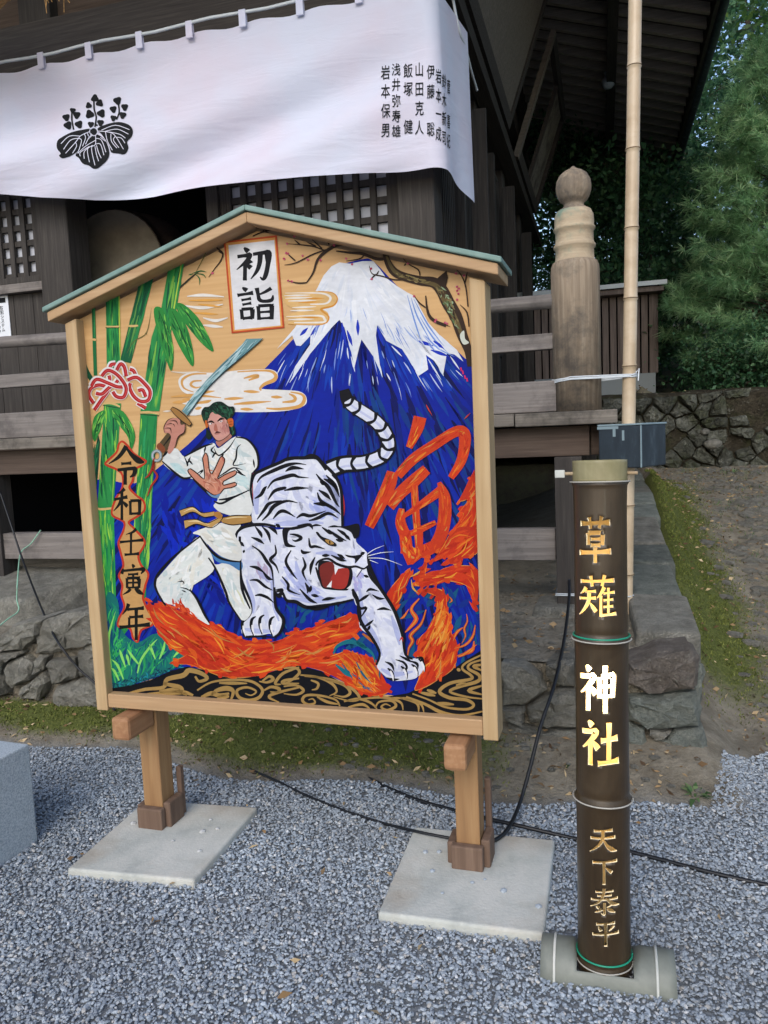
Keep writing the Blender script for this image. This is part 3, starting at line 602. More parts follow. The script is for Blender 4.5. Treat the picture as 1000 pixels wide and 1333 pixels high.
    while y < ey1 - 0.05:
        x_in = wx if 1.2 < y < 9.3 else max(wx, ex - abs((y - ey0) if y < 1.2 else (ey1 - y)) * 0.99)
        if ex - x_in > 0.12:
            zi = wz - (x_in - wx) * sl
            V = [(x_in, y, zi), (x_in, y + .065, zi), (ex - .01, y, ez), (ex - .01, y + .065, ez), (x_in, y, zi + .105), (x_in, y + .065, zi + .105), (ex - .01, y, ez + .105), (ex - .01, y + .065, ez + .105)]
            mesh('rafter', V, [(0, 2, 3, 1), (4, 5, 7, 6), (0, 4, 6, 2), (1, 3, 7, 5), (2, 6, 7, 3), (0, 1, 5, 4)], MAT['rafter'], rf)
        y += 0.31
    x = -7.2
    while x < wx:
        V = [(x, 1.15, wz), (x + .085, 1.15, wz), (x, ey0, ez), (x + .085, ey0, ez), (x, 1.15, wz + .105), (x + .085, 1.15, wz + .105), (x, ey0, ez + .105), (x + .085, ey0, ez + .105)]
        mesh('rafter', V, [(0, 1, 3, 2), (4, 6, 7, 5), (0, 2, 6, 4), (1, 5, 7, 3), (2, 3, 7, 6), (0, 4, 5, 1)], MAT['oldwood_y'], rf); x += 0.31
    box('purlin', 0.25, 0.37, ey0 + .4, ey1 - .3, ez + .2, ez + .34, WY, rf); box('fascia', ex, ex + .04, ey0, ey1, ez - .07, ez + .13, WY, rf)
    tube('gutter', [(ex + .1, ey0, ez + .02), (ex + .1, ey1 - .2, ez - .03)], 0.055, MAT['slate'], rf, None, 10); tube('gutter_edge', [(ex + .155, ey0, ez + .06), (ex + .155, ey1 - .2, ez + .01)], 0.011, MAT['metal_grey'], rf, None, 6)
    # globe lamp under the rafters
    n = Vector((sl, 0, 1)).normalized(); p0 = Vector((wx, 0, wz - 0.12)); p = BI @ hit(792, 107, BM @ p0, BM.to_3x3() @ n)
    g = lathe('ceiling_lamp', [(0.004, -0.085), (0.05, -0.072), (0.078, -0.04), (0.086, 0.0), (0.078, 0.04), (0.05, 0.07), (0.05, 0.12), (0.06, 0.125)], MAT['globe'], None, BM @ Matrix.Translation(p), 20); tag(g, 'small frosted globe lamp hung below the eave rafters', 'lamp')
shrine()
def shrine_things():
    # big drum standing in the dark opening
    c = bloc(152, 352, by=1.75); dr = empty('drum', BM @ Matrix.Translation((c.x, 1.75, c.z)), 'large round drum standing in the dark doorway beside the pillar', 'drum')
    R = 0.50; V, F = tubev([(0, -0.05, 0), (0, 0.05, 0), (0, 0.35, 0), (0, 0.8, 0)], [R, R * 1.04, R * 1.12, R], 40); mesh('drum_shell', V, F, MAT['joist'], dr, None, True)
    V, F = tubev([(0, -0.058, 0), (0, -0.052, 0)], [R * 0.975, R * 0.985], 40); mesh('drum_skin', V, F, MAT['drum'], dr, None, False)
    box('drum_stand', -0.45, 0.45, 0.0, 0.7, 1.58 - c.z, -R * 0.85, MAT['joist'], dr)
    # notice on the wall boards
    a = bloc(-12, 386, by=1.258); b = bloc(14, 437, by=1.258)
    no = box('notice', a.x, b.x, 1.262, 1.267, b.z, a.z + 0.02, MAT['notice'], None, BM, 0); tag(no, 'white paper notice with vertical black lettering on the wall boards', 'notice')
    boxes('printed_symbol', [(b.x - .085, b.x - .025, 1.2595, 1.2615, a.z - .06, a.z - .02)], MAT['ink'], no)
    for j, (tx, xo) in enumerate((('防犯システム', 0.04), ('作動中', 0.085))):
        for i, ch in enumerate(tx): glyph_mesh('lettering', ch, MAT['ink'], no, Matrix.Translation((b.x - xo - .03, 1.2598, a.z - (.115 if j == 0 else .235) - i * .036)) @ Matrix.Rotation(rad(90), 4, 'X') @ Matrix.Scale(0.036, 4), 0.01)
    # blue grey box below the deck corner, slate painted
    ex = BM @ Matrix.Translation((0.305, -0.30, 0)) @ Matrix.Rotation(rad(-30), 4, 'Z')
    bx_ = empty('painted_box', ex, 'slate blue painted box fixed below the deck corner', 'box')
    box('box_body', -0.23, 0.0, 0.0, 0.26, 1.285, 1.492, MAT['slate'], bx_, bv=0.006); box('box_lid', -0.234, 0.004, -0.004, 0.264, 1.4925, 1.502, MAT['wear_highlight'], bx_, bv=0.003)
    boxes('edge_highlight_scratches', [(-0.003, 0.0025, -0.0025, 0.003, 1.287, 1.491), (-.235, -.12, -0.0022, 0.001, 1.478, 1.4915), (-.15, -.135, -.0015, .001, 1.44, 1.48), (-.10, -.088, -.0015, .001, 1.42, 1.47)], MAT['wear_highlight'], bx_)  # pale edge strips paint in a highlight; the short streaks are worn scratches
    # straw rope end and its loose straws
    c = bloc(-8, -8, by=0.35); r = random.Random(8)
    sr = empty('straw_rope', BM @ Matrix.Translation(c), 'thick twisted straw rope end hanging above the banner', 'rope')
    for k in range(3): tube('strand', [(-1.5 + t * 1.62, 0.06 * math.cos(t * 9 + k * 2.094), 0.12 + 0.06 * math.sin(t * 9 + k * 2.094) - 0.10 * t) for t in np.linspace(0, 1, 24)], [0.085] * 20 + [0.08, 0.06, 0.045, 0.02], MAT['straw'], sr, None, 10)
    V, F = [], []
    for i in range(26):
        x0 = r.uniform(0.28, 0.62); z0 = 0.12 + r.uniform(-.02, .1); L = r.uniform(0.1, 0.36); dx = r.uniform(-.05, .16)
        v, f = tubev([(x0, r.uniform(-.05, .05), z0 + .1), (x0 + dx * .4, 0, z0 - L * .5), (x0 + dx, r.uniform(-.03, .03), z0 - L)], 0.0028, 4); n = len(V); V += v; F += [tuple(a + n for a in q) for q in f]
    mesh('loose_straw', V, F, MAT['straw'], sr)
def glyph_mesh(name, ch, mat, parent, mloc, off=0.0, ret=False):
    c = bpy.data.curves.new('t', 'FONT'); c.body = ch; c.align_x = 'CENTER'; c.offset = off; c.resolution_u = 3
    t = bpy.data.objects.new('t', c); COL.objects.link(t); bpy.context.view_layer.update(); m = t.to_mesh()
    V = [v.co.copy() for v in m.vertices]; F = [tuple(p.vertices) for p in m.polygons]; t.to_mesh_clear(); bpy.data.objects.remove(t); bpy.data.curves.remove(c)
    if ret: return V, F
    return mesh(name, [mloc @ v for v in V], F, mat, parent)
shrine_things()
# ================================================================== brush lettering: strokes on a 100 x 100 square, y down, (x, y, thickness)
def H(x0, y0, x1, y1, w=1.0): return [(x0, y0, .95 * w), (x0 * .8 + x1 * .2, y0 * .8 + y1 * .2, .7 * w), (x0 * .3 + x1 * .7, y0 * .3 + y1 * .7, .75 * w), (x1, y1, 1.1 * w)]
def Vt(x0, y0, x1, y1, w=1.0): return [(x0, y0, 1.0 * w), (x0 * .7 + x1 * .3, y0 * .7 + y1 * .3, .8 * w), (x1, y1, .85 * w)]
def Sw(*p): n = len(p); return [(a[0], a[1], (1.05, .95, .75, .25, .2)[min(4, i + (4 - n if n < 4 and i > 0 else 0))] if i < n - 1 else .2) for i, a in enumerate(p)]
def Na(*p): n = len(p); return [(a[0], a[1], .45 + .9 * i / max(1, n - 2) if i < n - 1 else .3) for i, a in enumerate(p)]
def Dt(x0, y0, x1, y1): return [(x0, y0, .35), ((x0 + x1) / 2, (y0 + y1) / 2, .95), (x1, y1, 1.05)]
def Bx(x0, y0, x1, y1): return [Vt(x0, y0, x0 + 1, y1), [(x0, y0, .8), (x1 - 2, y0 - 1, .8), (x1, y0 + 1, 1.1), (x1 - 1, y1, .85)]]
_shi = [Dt(22, 2, 32, 13), [(6, 27, .8), (30, 25, .75), (42, 24, 1.0), (32, 40, .85), (8, 62, .25)], Vt(27, 46, 27, 98), Dt(34, 46, 47, 62)]
_cao = [H(5, 16, 95, 13), Vt(32, 2, 36, 27), Vt(69, 0, 62, 26)]
KAN = {
 '初': [Dt(26, 2, 38, 14), [(8, 28, .8), (30, 25, .75), (42, 23, 1.0), (34, 40, .85), (6, 66, .2)], Vt(29, 46, 28, 98), Sw((46, 40), (34, 52)), Dt(32, 50, 45, 62), [(50, 22, .7), (80, 18, .9), (93, 20, 1.2), (90, 56, .95), (84, 84, .95), (77, 95, .7), (69, 88, .2)], Sw((70, 22), (68, 48), (60, 72), (44, 94))],
 '詣': [Dt(16, 2, 28, 11), H(2, 24, 44, 18), H(12, 38, 38, 34, .8), H(14, 51, 38, 47, .8)] + Bx(11, 64, 40, 92) + [H(13, 90, 39, 88), [(92, 6, .9), (76, 16, .7), (58, 24, .4)], [(54, 4, 1.0), (57, 24, .8), (60, 38, .9), (72, 43, .8), (92, 40, .9), (96, 26, .3)]] + Bx(56, 56, 92, 96) + [H(58, 74, 90, 73, .8), H(58, 92, 90, 91, .8)],
 '令': [Sw((50, 0), (40, 16), (26, 31), (2, 46)), Na((50, 4), (64, 22), (84, 38), (100, 42)), H(36, 46, 64, 44, .8), [(26, 62, .7), (66, 58, .8), (74, 60, 1.0), (70, 74, .8), (60, 80, .3)], Vt(47, 60, 47, 100)],
 '和': [Sw((40, 2), (28, 12), (12, 18)), H(2, 36, 50, 28), Vt(30, 14, 30, 100), Sw((28, 36), (18, 54), (0, 72)), Dt(33, 42, 50, 58)] + Bx(60, 40, 94, 84) + [H(62, 80, 92, 79, .9)],
 '壬': [Sw((70, 2), (54, 14), (26, 22)), H(0, 50, 100, 42), Vt(48, 16, 47, 92), H(20, 96, 82, 92)],
 '寅': [Dt(46, 0, 54, 11), Dt(12, 14, 6, 32), [(12, 22, .7), (70, 17, .8), (92, 17, 1.1), (80, 32, .3)], H(30, 34, 70, 32, .8)] + Bx(26, 46, 74, 78) + [H(27, 61, 73, 60, .75), H(27, 77, 73, 76, .75), Vt(50, 34, 50, 76, .85), Sw((40, 80), (30, 90), (10, 100)), Na((56, 80), (72, 90), (90, 99))],
 '年': [Sw((30, 0), (24, 14), (10, 30)), H(26, 16, 80, 12, .9), H(32, 38, 78, 35, .85), Vt(32, 38, 32, 62, .8), H(0, 66, 100, 58), Vt(55, 16, 55, 102, 1.05)],
 '草': _cao + Bx(28, 36, 73, 62) + [H(36, 49, 66, 48.5, .7), H(36, 62, 66, 61.5, .8), H(2, 79, 98, 75), Vt(50, 66, 50, 100, 1.1)],
 '薙': _cao + [Sw((20, 30), (14, 38), (5, 46)), H(18, 40, 46, 38, .75), H(2, 57, 46, 54, .8), Sw((28, 42), (26, 62), (16, 80), (2, 96)), Dt(30, 66, 46, 86), Sw((68, 28), (60, 42), (49, 54)), Vt(59, 48, 59, 98, .85), H(66, 43, 96, 41, .75), H(66, 59, 92, 58, .7), H(66, 75, 92, 74, .7), H(60, 95, 100, 92, .85), Vt(79, 30, 79, 90, .75)],
 '神': _shi + [Vt(56, 26, 57, 70), [(62, 25, .8), (90, 23, .85), (94, 26, 1.1), (92, 70, .85)], H(60, 46, 67, 46, .7), H(79, 46, 88, 45.5, .7), H(60, 67, 67, 67, .7), H(79, 67, 88, 66, .7), Vt(73, 2, 73, 102, 1.05)],
 '社': _shi + [H(54, 44, 97, 40), Vt(75, 6, 74, 86, 1.05), H(46, 93, 100, 89)],
 '天': [H(18, 14, 84, 10), H(6, 43, 94, 39), Sw((50, 12), (49, 44), (34, 72), (4, 98)), Na((53, 48), (64, 70), (82, 88), (100, 96))],
 '下': [H(2, 14, 98, 9), Vt(47, 14, 47, 100, 1.05), Dt(54, 34, 78, 54)],
 '泰': [H(20, 13, 80, 10, .85), H(26, 27, 74, 25, .8), H(5, 43, 95, 39, .9), Sw((49, 0), (45, 28), (30, 52), (3, 70)), Na((55, 36), (66, 48), (82, 60), (100, 66)), [(50, 52, .9), (50, 84, .85), (48, 96, .8), (38, 90, .2)], Dt(22, 66, 33, 73), Sw((42, 76), (30, 84), (18, 90)), Sw((76, 56), (68, 64), (58, 70)), Na((58, 74), (70, 82), (86, 92))],
 '平': [H(16, 13, 84, 9), Dt(24, 22, 34, 40), Sw((78, 20), (72, 30), (62, 40)), H(2, 56, 98, 51), Vt(50, 14, 50, 102, 1.1)],
}
def ribbon(pts, ws, sub=5):
    """smooth centre line and widths -> outline polygon"""
    P = crom([(p[0], p[1], w) for p, w in zip(pts, ws)], sub); L, R = [], []
    for i, p in enumerate(P):
        a = P[max(0, i - 1)]; b = P[min(len(P) - 1, i + 1)]; dx, dy = b[0] - a[0], b[1] - a[1]; l = math.hypot(dx, dy) or 1e-6; nx, ny = -dy / l, dx / l; w = max(0.02, p[2]) / 2
        L.append((p[0] + nx * w, p[1] + ny * w)); R.append((p[0] - nx * w, p[1] - ny * w))
    return L + R[::-1]
def kanji_polys(ch, base=9.5):
    out = []
    for st in KAN[ch]:
        # a firm square-ish start and end, as a brush leaves
        pts = [(x, y) for x, y, w in st]; ws = [w * base for x, y, w in st]; out.append(ribbon(pts, ws, 4))
    return out

# ================================================================== the votive board
TH = 17.5
_pl = gnd(612, 1140); _n = Vector((-math.sin(rad(TH)), -math.cos(rad(TH)), 0)); _u = Vector((math.cos(rad(TH)), -math.sin(rad(TH)), 0))
_pf = _pl + _n * 0.10                                      # front face of the board frame
def on_board(px, py, back=0.0):
    p = hit(px, py, _pf - _n * back, _n) - _pf; return p.dot(_u), p.z
_ul = on_board(104, 660)[0]; _ur = on_board(640.5, 680)[0]; UC = (_ul + _ur) / 2; HW = (_ur - _ul) / 2
ZB = (on_board(127, 922)[1] + on_board(640, 958)[1]) / 2
VM = frame(_pf + _u * UC, TH); VM.translation.z = 0; VI = VM.inverted()
PANEL_Y = 0.04
def pb(px, py):
    p = VI @ hit(px, py, VM @ Vector((0, PANEL_Y, 0)), VM.to_3x3() @ Vector((0, 1, 0))); return p.x, p.z
class Paint:
    lvl = 0; STEP = 4e-6; rnd = random.Random(11)
    def __init__(s): s.V, s.F, s.C = [], [], []
    def _add(s, uv, col, lv):
        n = len(s.V); y = PANEL_Y - 0.0012 - lv * Paint.STEP
        uv = [(min(HW - 0.045, max(-HW + 0.045, u)), max(ZB + 0.048, z)) for u, z in uv]
        s.V += [(u, y, z) for u, z in uv]; idx = list(range(n, n + len(uv))); s.F.append(idx); s.C.append(lin(col) if isinstance(col, str) else col)
    def poly(s, pts, col, smooth=True, lv=None):
        Paint.lvl += 1
        if smooth: pts = crom(pts, 4, True)
        s._add([pb(*p) for p in pts], col, Paint.lvl if lv is None else lv)
    def line(s, pts, w, col, taper=(1, 1), lv=None, sub=5, up=True):
        if up: Paint.lvl += 1
        n = len(pts); ws = w if isinstance(w, (list, tuple)) else [w * (taper[0] + (1 - taper[0]) * min(1, i / max(1, (n - 1) * .45))) * (taper[1] + (1 - taper[1]) * min(1, (n - 1 - i) / max(1, (n - 1) * .45))) for i in range(n)]
        if n == 2: pts = [pts[0], ((pts[0][0] + pts[1][0]) / 2, (pts[0][1] + pts[1][1]) / 2), pts[1]]; ws = [ws[0], w if not isinstance(w, (list, tuple)) else (ws[0] + ws[1]) / 2, ws[1]]
        s.strip(crom([(p[0], p[1], q) for p, q in zip(pts, ws)], sub), col, Paint.lvl if lv is None else lv)
    def strip(s, P, col, lv):
        L, R = [], []
        for i, p in enumerate(P):
            a = P[max(0, i - 1)]; b = P[min(len(P) - 1, i + 1)]; dx, dy = b[0] - a[0], b[1] - a[1]; l = math.hypot(dx, dy) or 1e-6; nx, ny = -dy / l, dx / l; w = max(0.15, p[2]) / 2
            L.append((p[0] + nx * w, p[1] + ny * w)); R.append((p[0] - nx * w, p[1] - ny * w))
        c = lin(col) if isinstance(col, str) else col; y = PANEL_Y - 0.0012 - lv * Paint.STEP; n = len(s.V); k = len(L)
        for q in L + R:
            u, z = pb(*q); s.V.append((min(HW - 0.045, max(-HW + 0.045, u)), y, max(ZB + 0.048, z)))
        for i in range(k - 1): s.F.append([n + i, n + i + 1, n + k + i + 1, n + k + i]); s.C.append(c)
    def lines(s, z, L, w, col, taper=(.25, .15)):
        Paint.lvl += 1
        for l in L: s.line(z(l), w, col, taper, up=False)
    def brush(s, area, n, dirf, ln, w, cols, jit=0.25, bend=0.2, keep=True):
        """many loose strokes inside an outline"""
        base = Paint.lvl + 1; Paint.lvl += 12; r = Paint.rnd; xs = [p[0] for p in area]; ys = [p[1] for p in area]; k = 0; tries = 0
        while k < n and tries < n * 20:
            tries += 1; x, y = r.uniform(min(xs), max(xs)), r.uniform(min(ys), max(ys))
            if not inpoly(x, y, area): continue
            a = dirf(x, y) + r.gauss(0, jit); l = r.uniform(*ln) ; b = a + r.gauss(0, bend); p1 = (x + math.cos(a) * l / 2, y + math.sin(a) * l / 2); p2 = (p1[0] + math.cos(b) * l / 2, p1[1] + math.sin(b) * l / 2)
            if keep and not (inpoly(*p2, area) and inpoly(*p1, area)): continue
            s.line([(x, y), p1, p2], r.uniform(*w), r.choice(cols), (.3, .1), base + k % 12, 3, False); k += 1
    def kanji(s, ch, quad, col, base=9.5):
        (ax, ay), (bx, by), (cx, cy), (dx, dy) = quad; Paint.lvl += 1
        for i, P in enumerate(kanji_polys(ch, base)):
            Q = []
            for x, y in P:
                u, v = x / 100, y / 100; Q.append((ax * (1 - u) * (1 - v) + bx * u * (1 - v) + cx * u * v + dx * (1 - u) * v, ay * (1 - u) * (1 - v) + by * u * (1 - v) + cy * u * v + dy * (1 - u) * v))
            s._add([pb(*q) for q in Q], col, Paint.lvl + i)
        Paint.lvl += 16
    def build(s, name, parent):
        o = mesh(name, s.V, s.F, MAT['paint'], parent); C = np.repeat(np.array([(c[0], c[1], c[2], 1) for c in s.C], 'f'), [len(f) for f in s.F], axis=0)
        at = o.data.color_attributes.new('paint', 'FLOAT_COLOR', 'CORNER'); at.data.foreach_set('color', C.ravel()); return o
def arc_dir(cx, cy): return lambda x, y: math.atan2(y - cy, x - cx)
def const_dir(a): return lambda x, y: a
def ema():
    e = empty('votive_board', VM, 'large roofed wooden votive board painted with a white tiger and swordsman', 'signboard')
    ZT = (on_board(82, 410)[1] + on_board(630, 350)[1]) / 2; zp = on_board(317, 263, -0.042)[1] - 0.02
    rise = zp - ZT; HZ = ZT + 0.02
    top = lambda x, dz=0: ZT + dz + (zp - ZT) * (1 - abs(x) / (HW + 0.09))
    # panel and frame
    V = [(-HW + .01, PANEL_Y, ZB + .02), (HW - .01, PANEL_Y, ZB + .02), (HW - .01, PANEL_Y, top(HW) - .05), (0, PANEL_Y, top(0) - .05), (-HW + .01, PANEL_Y, top(HW) - .05)]
    V += [(x, PANEL_Y + .02, z) for x, y, z in V]; F = [(0, 1, 2, 3, 4), (9, 8, 7, 6, 5)] + [(i, i + 5, (i + 1) % 5 + 5, (i + 1) % 5) for i in range(5)]
    pn = mesh('panel', V, F, MAT['planel'], e)
    sw = 0.048
    for sgn in (-1, 1):
        x0, x1 = sorted((sgn * HW, sgn * (HW - sw))); bevel(mesh('stile', [(x0, 0, ZB - .012), (x1, 0, ZB - .012), (x1, .10, ZB - .012), (x0, .10, ZB - .012), (x0, 0, top(x0) - .06), (x1, 0, top(x1) - .06), (x1, .10, top(x1) - .06), (x0, .10, top(x0) - .06)], BF, MAT['hinoki_z'], e), 0.004)
    box('bottom_rail', -HW + sw + .001, HW - sw - .001, 0.004, .09, ZB, ZB + .052, MAT['hinoki_x'], e)
    # roof: fascia boards in front, boards behind, green sheet on top
    OV = 0.045; ft = 0.040
    for sgn in (-1, 1):
        xe = sgn * (HW + OV); ze = top(HW + OV) ; z0 = zp
        def slab(nm, y0, y1, lo, hi, mat, xo=0.0, par=e):
            x2 = xe + sgn * xo; zz = ze - xo * (z0 - ze) / (HW + OV); V = [(0, y0, z0 + lo), (x2, y0, zz + lo), (x2, y1, zz + lo), (0, y1, z0 + lo), (0, y0, z0 + hi), (x2, y0, zz + hi), (x2, y1, zz + hi), (0, y1, z0 + hi)]
            f = BF if sgn > 0 else [tuple(reversed(q)) for q in BF]; return bevel(mesh(nm, V, f, mat, par), 0.004)
        rb = slab('roof_board', -0.032, 0.17, -ft, -0.006, MAT['hinoki_x'])
        slab('roof_sheet', -0.042, 0.182, -0.004, 0.014, MAT['roofgreen'], 0.012, rb)
    # --- the painted picture, from the ground colour up
    z3 = zt(60, 260, .32); z4 = zt(340, 260, .34); z5 = zt(80, 460, .26); zA = zt(100, 560, 120 / 470); zB = zt(130, 780, .26); zC = zt(370, 800, .27)
    z6 = zt(470, 530, .17); z7 = zt(480, 690, .16); z1 = zt(190, 500, .16); z2 = zt(190, 650, .18); zT = zt(310, 580, .16); zH = zt(300, 670, .2); zL = zt(400, 670, 160 / 927); zK = zt(200, 440, .21); zF = zt(360, 290, .26); zG = zt(320, 480, .32); zS = zt(240, 280, .16); zM = zt(110, 460, .1)
    # mountain and blue field
    P = Paint()
    fuji = [(100, 646), (176, 629), (210, 606), (241, 582), (262, 564), (285, 545), (310, 520), (345, 480), (372, 452), (400, 418), (415, 375), (432, 350), (470, 338), (486, 340), (517, 372), (530, 382), (558, 423), (585, 447), (606, 467), (640, 500), (660, 880), (560, 905), (480, 900), (400, 870), (330, 880), (250, 870), (130, 905), (100, 900)]
    P.poly(fuji, '06219a')
    rad_dir = arc_dir(455, 330)
    P.brush(fuji, 800, rad_dir, (35, 95), (3, 9), ['051b8c', '0728a0', '03105e', '0a36ae', '06219a', '0c3e9e', '030b4c', '06219a'], 0.06, 0.06)
    P.brush(z4([(60, 600), (200, 540), (300, 480), (450, 520), (600, 640), (780, 640), (800, 800), (600, 780), (420, 700), (240, 760), (40, 740)]), 45, rad_dir, (26, 70), (2.5, 6), ['0b38b0', '0a32a6', '0d40b4', '082a9c'], 0.05, 0.05)
    P.brush([(420, 500), (620, 500), (630, 720), (480, 700), (440, 600)], 110, rad_dir, (25, 70), (3, 9), ['0b3586', '0a3f84', '060f5c', '091f80'], 0.12, 0.1)
    P.brush([(340, 770), (470, 760), (640, 760), (640, 880), (500, 890), (340, 850)], 150, const_dir(-1.2), (14, 34), (4, 9), ['0c4a80', '0d5580', '0b3c88', '0a2c8a'], 0.5, 0.3)
    P.brush([(205, 640), (300, 640), (330, 800), (200, 780)], 100, const_dir(1.3), (18, 46), (3, 9), ['0526b8', '041a98', '062cc0', '03127c'], 0.3, 0.2)
    snow = z4([(60, 572), (130, 490), (215, 340), (240, 290), (270, 255), (300, 240), (340, 245), (390, 235), (430, 235), (455, 265), (480, 300), (520, 330), (560, 355), (590, 370), (610, 415), (640, 470), (690, 525), (750, 575), (775, 620), (740, 592), (712, 588), (698, 668), (655, 605), (632, 592), (640, 650), (602, 675), (575, 625), (540, 572), (510, 556), (480, 540), (445, 480), (440, 520), (460, 665), (430, 600), (385, 535), (375, 570), (358, 642), (345, 580), (320, 490), (300, 460), (270, 490), (230, 540), (180, 600), (118, 692), (130, 640), (188, 555), (190, 520), (152, 560), (135, 558), (120, 520)])
    P.poly(snow, 'e9ecf2', False)
    P.brush(snow, 120, rad_dir, (14, 45), (1.5, 5), ['f2f4f8', 'dfe5f0', 'e6e9f2'], 0.15, 0.1)
    P.lines(z4, [[(560, 365), (590, 470), (620, 560)], [(585, 380), (640, 480), (700, 560)], [(575, 375), (600, 450), (660, 560)], [(610, 450), (660, 530), (720, 590)], [(630, 520), (680, 570), (740, 600)]], 2.2, '7f9fe0')
    P.lines(z4, [[(140, 640), (200, 560), (240, 520)], [(110, 700), (160, 620)], [(345, 600), (360, 660)], [(450, 620), (465, 680)], [(680, 640), (700, 675)], [(620, 600), (610, 670)], [(640, 610), (690, 690)], [(560, 600), (600, 660)], [(725, 600), (760, 650)], [(500, 560), (540, 600)]], 2.2, 'dfe8f6')
    P.lines(z4, [[(310, 470), (325, 560)], [(370, 460), (372, 520)], [(330, 500), (350, 560)], [(445, 490), (470, 560)], [(660, 540), (700, 570)], [(190, 520), (230, 470)], [(150, 520), (180, 490)], [(600, 540), (660, 560)], [(650, 575), (720, 600)]], 4.5, '1a35b8')
    low = z4([(60, 590), (130, 560), (200, 560), (290, 490), (330, 540), (380, 590), (440, 560), (500, 590), (560, 630), (620, 650), (700, 640), (770, 640), (770, 700), (640, 700), (460, 700), (350, 680), (140, 680)])
    P.brush(low, 46, rad_dir, (10, 30), (.7, 2.0), ['dfe6f4', 'b9c8ee', '8fa6e0', '6f8ad8'], 0.08, 0.08, False)
    P.brush(z4([(150, 500), (230, 420), (300, 400), (440, 420), (560, 480), (640, 520), (700, 580), (560, 590), (440, 500), (300, 470), (200, 540)]), 30, rad_dir, (12, 34), (.8, 2.4), ['a9bbe8', 'c9d5f0', '7f98dc'], 0.08, 0.08)
    P.build('painted_mountain', pn)
    # clouds
    P = Paint(); GO = 'dba45c'; WH = 'ece9e4'
    P.lines(z3, [[(575, 393), (640, 388), (725, 395)], [(560, 430), (640, 440), (720, 425)], [(640, 480), (690, 492), (740, 480)], [(640, 510), (720, 518)]], 4, 'eee8de', (.3, .3))
    P.lines(z3, [[(580, 410), (720, 408)], [(620, 425), (715, 436)], [(600, 460), (700, 466)]], 3, 'e6a850', (.3, .3))
    cl = zK([(155, 275), (175, 235), (240, 212), (330, 215), (420, 212), (540, 200), (700, 193), (755, 205), (772, 235), (755, 270), (700, 292), (672, 315), (800, 322), (900, 330), (945, 360), (945, 410), (880, 440), (780, 455), (600, 460), (400, 458), (260, 480), (200, 470), (250, 430), (170, 400), (250, 370), (180, 330)])
    P.poly(cl, WH)
    P.lines(zK, [[(330, 222), (240, 225), (180, 260), (190, 310), (250, 335)], [(300, 265), (250, 268), (232, 290), (262, 308), (300, 300)]], 3.4, GO, (.5, .3))
    P.lines(zK, [[(520, 210), (700, 202), (755, 225), (750, 258), (690, 285), (662, 312), (670, 325)], [(560, 250), (620, 235), (650, 238), (590, 262)], [(850, 335), (920, 350), (935, 385), (900, 425), (780, 440), (700, 435)], [(840, 345), (875, 365), (870, 390), (800, 398)]], 5, GO, (.3, .4))
    P.lines(zK, [[(500, 410), (600, 402), (730, 393)], [(110, 365), (250, 355), (420, 370)], [(250, 405), (330, 395), (360, 385)], [(560, 330), (660, 335)], [(730, 365), (800, 367)], [(440, 378), (560, 372)], [(120, 400), (210, 395)], [(540, 440), (620, 443)], [(260, 345), (380, 328)], [(260, 440), (300, 430)], [(180, 385), (240, 378)]], 4.2, GO, (.4, .2))
    P.lines(zK, [[(110, 208), (200, 215), (290, 205)], [(60, 455), (110, 452)]], 2.2, 'e8dccb')
    cf = zF([(40, 350), (220, 343), (280, 350), (306, 380), (285, 415), (232, 430), (258, 450), (262, 480), (235, 508), (60, 505), (100, 480), (45, 470), (110, 440), (50, 410)])
    P.poly(cf, 'e3b878')
    P.lines(zF, [[(45, 352), (210, 352), (262, 365), (270, 385), (245, 405), (170, 408)], [(50, 470), (210, 465), (240, 480), (232, 498), (90, 500)]], 3.2, 'efe9df', (.2, .4))
    P.lines(zF, [[(210, 343), (280, 350), (306, 380), (285, 415), (228, 430), (230, 442), (262, 470), (250, 500), (200, 512), (60, 508)]], 2.6, 'd9963c', (.3, .2))
    P.lines(zF, [[(45, 378), (180, 374)], [(60, 392), (200, 388)], [(80, 425), (200, 420)], [(70, 440), (190, 438)], [(60, 485), (190, 482)], [(40, 365), (170, 362)]], 2.4, 'eee6da', (.3, .2)); P.lines(zF, [[(150, 380), (240, 378)], [(110, 400), (220, 396)], [(130, 472), (220, 476)]], 2.2, 'd9963c')
    P.build('painted_clouds', pn)
    # bamboo
    P = Paint(); GR = '2f8f4a'; DG = '124f33'; LG = '8ec447'; ND = 'dcb878'
    def stalk(z, poly, c, hl, n=24):
        q = z(poly); P.poly(q, c, False); xs = [p[0] for p in q]; top_ = min(q, key=lambda p: p[1]); bot = max(q, key=lambda p: p[1]); a = math.atan2(bot[1] - top_[1], bot[0] - top_[0]); P.brush(q, n, const_dir(a), (12, 45), (1.2, 3.2), hl, 0.05, 0.04)
    P.lines(z3, [[(118, 435), (128, 520), (155, 670), (192, 740)]], 6.2, DG, (1, 1)); P.lines(z3, [[(193, 390), (197, 560), (202, 715)]], 4.6, '1e6e3e', (1, 1)); P.lines(z3, [[(122, 445), (132, 520), (158, 660)], [(196, 400), (200, 560)]], 1.5, '3f9a55', (.6, .5))
    stalk(zA, [(45, 230), (60, 150), (110, 20), (120, 60), (105, 270), (75, 320), (50, 330)], DG, ['1d6b45', '0e4030', '2a7d4c'])
    stalk(z3, [(392, 290), (452, 266), (346, 665), (302, 655)], '17603c', ['0f4a30', '2c8a4a', '5f9a4a', '1f7040'])
    stalk(z3, [(243, 352), (298, 330), (300, 520), (303, 690), (248, 690), (246, 520)], GR, ['1e7d42', '35a048', '14603a', '6db048', '22843f'], 40)
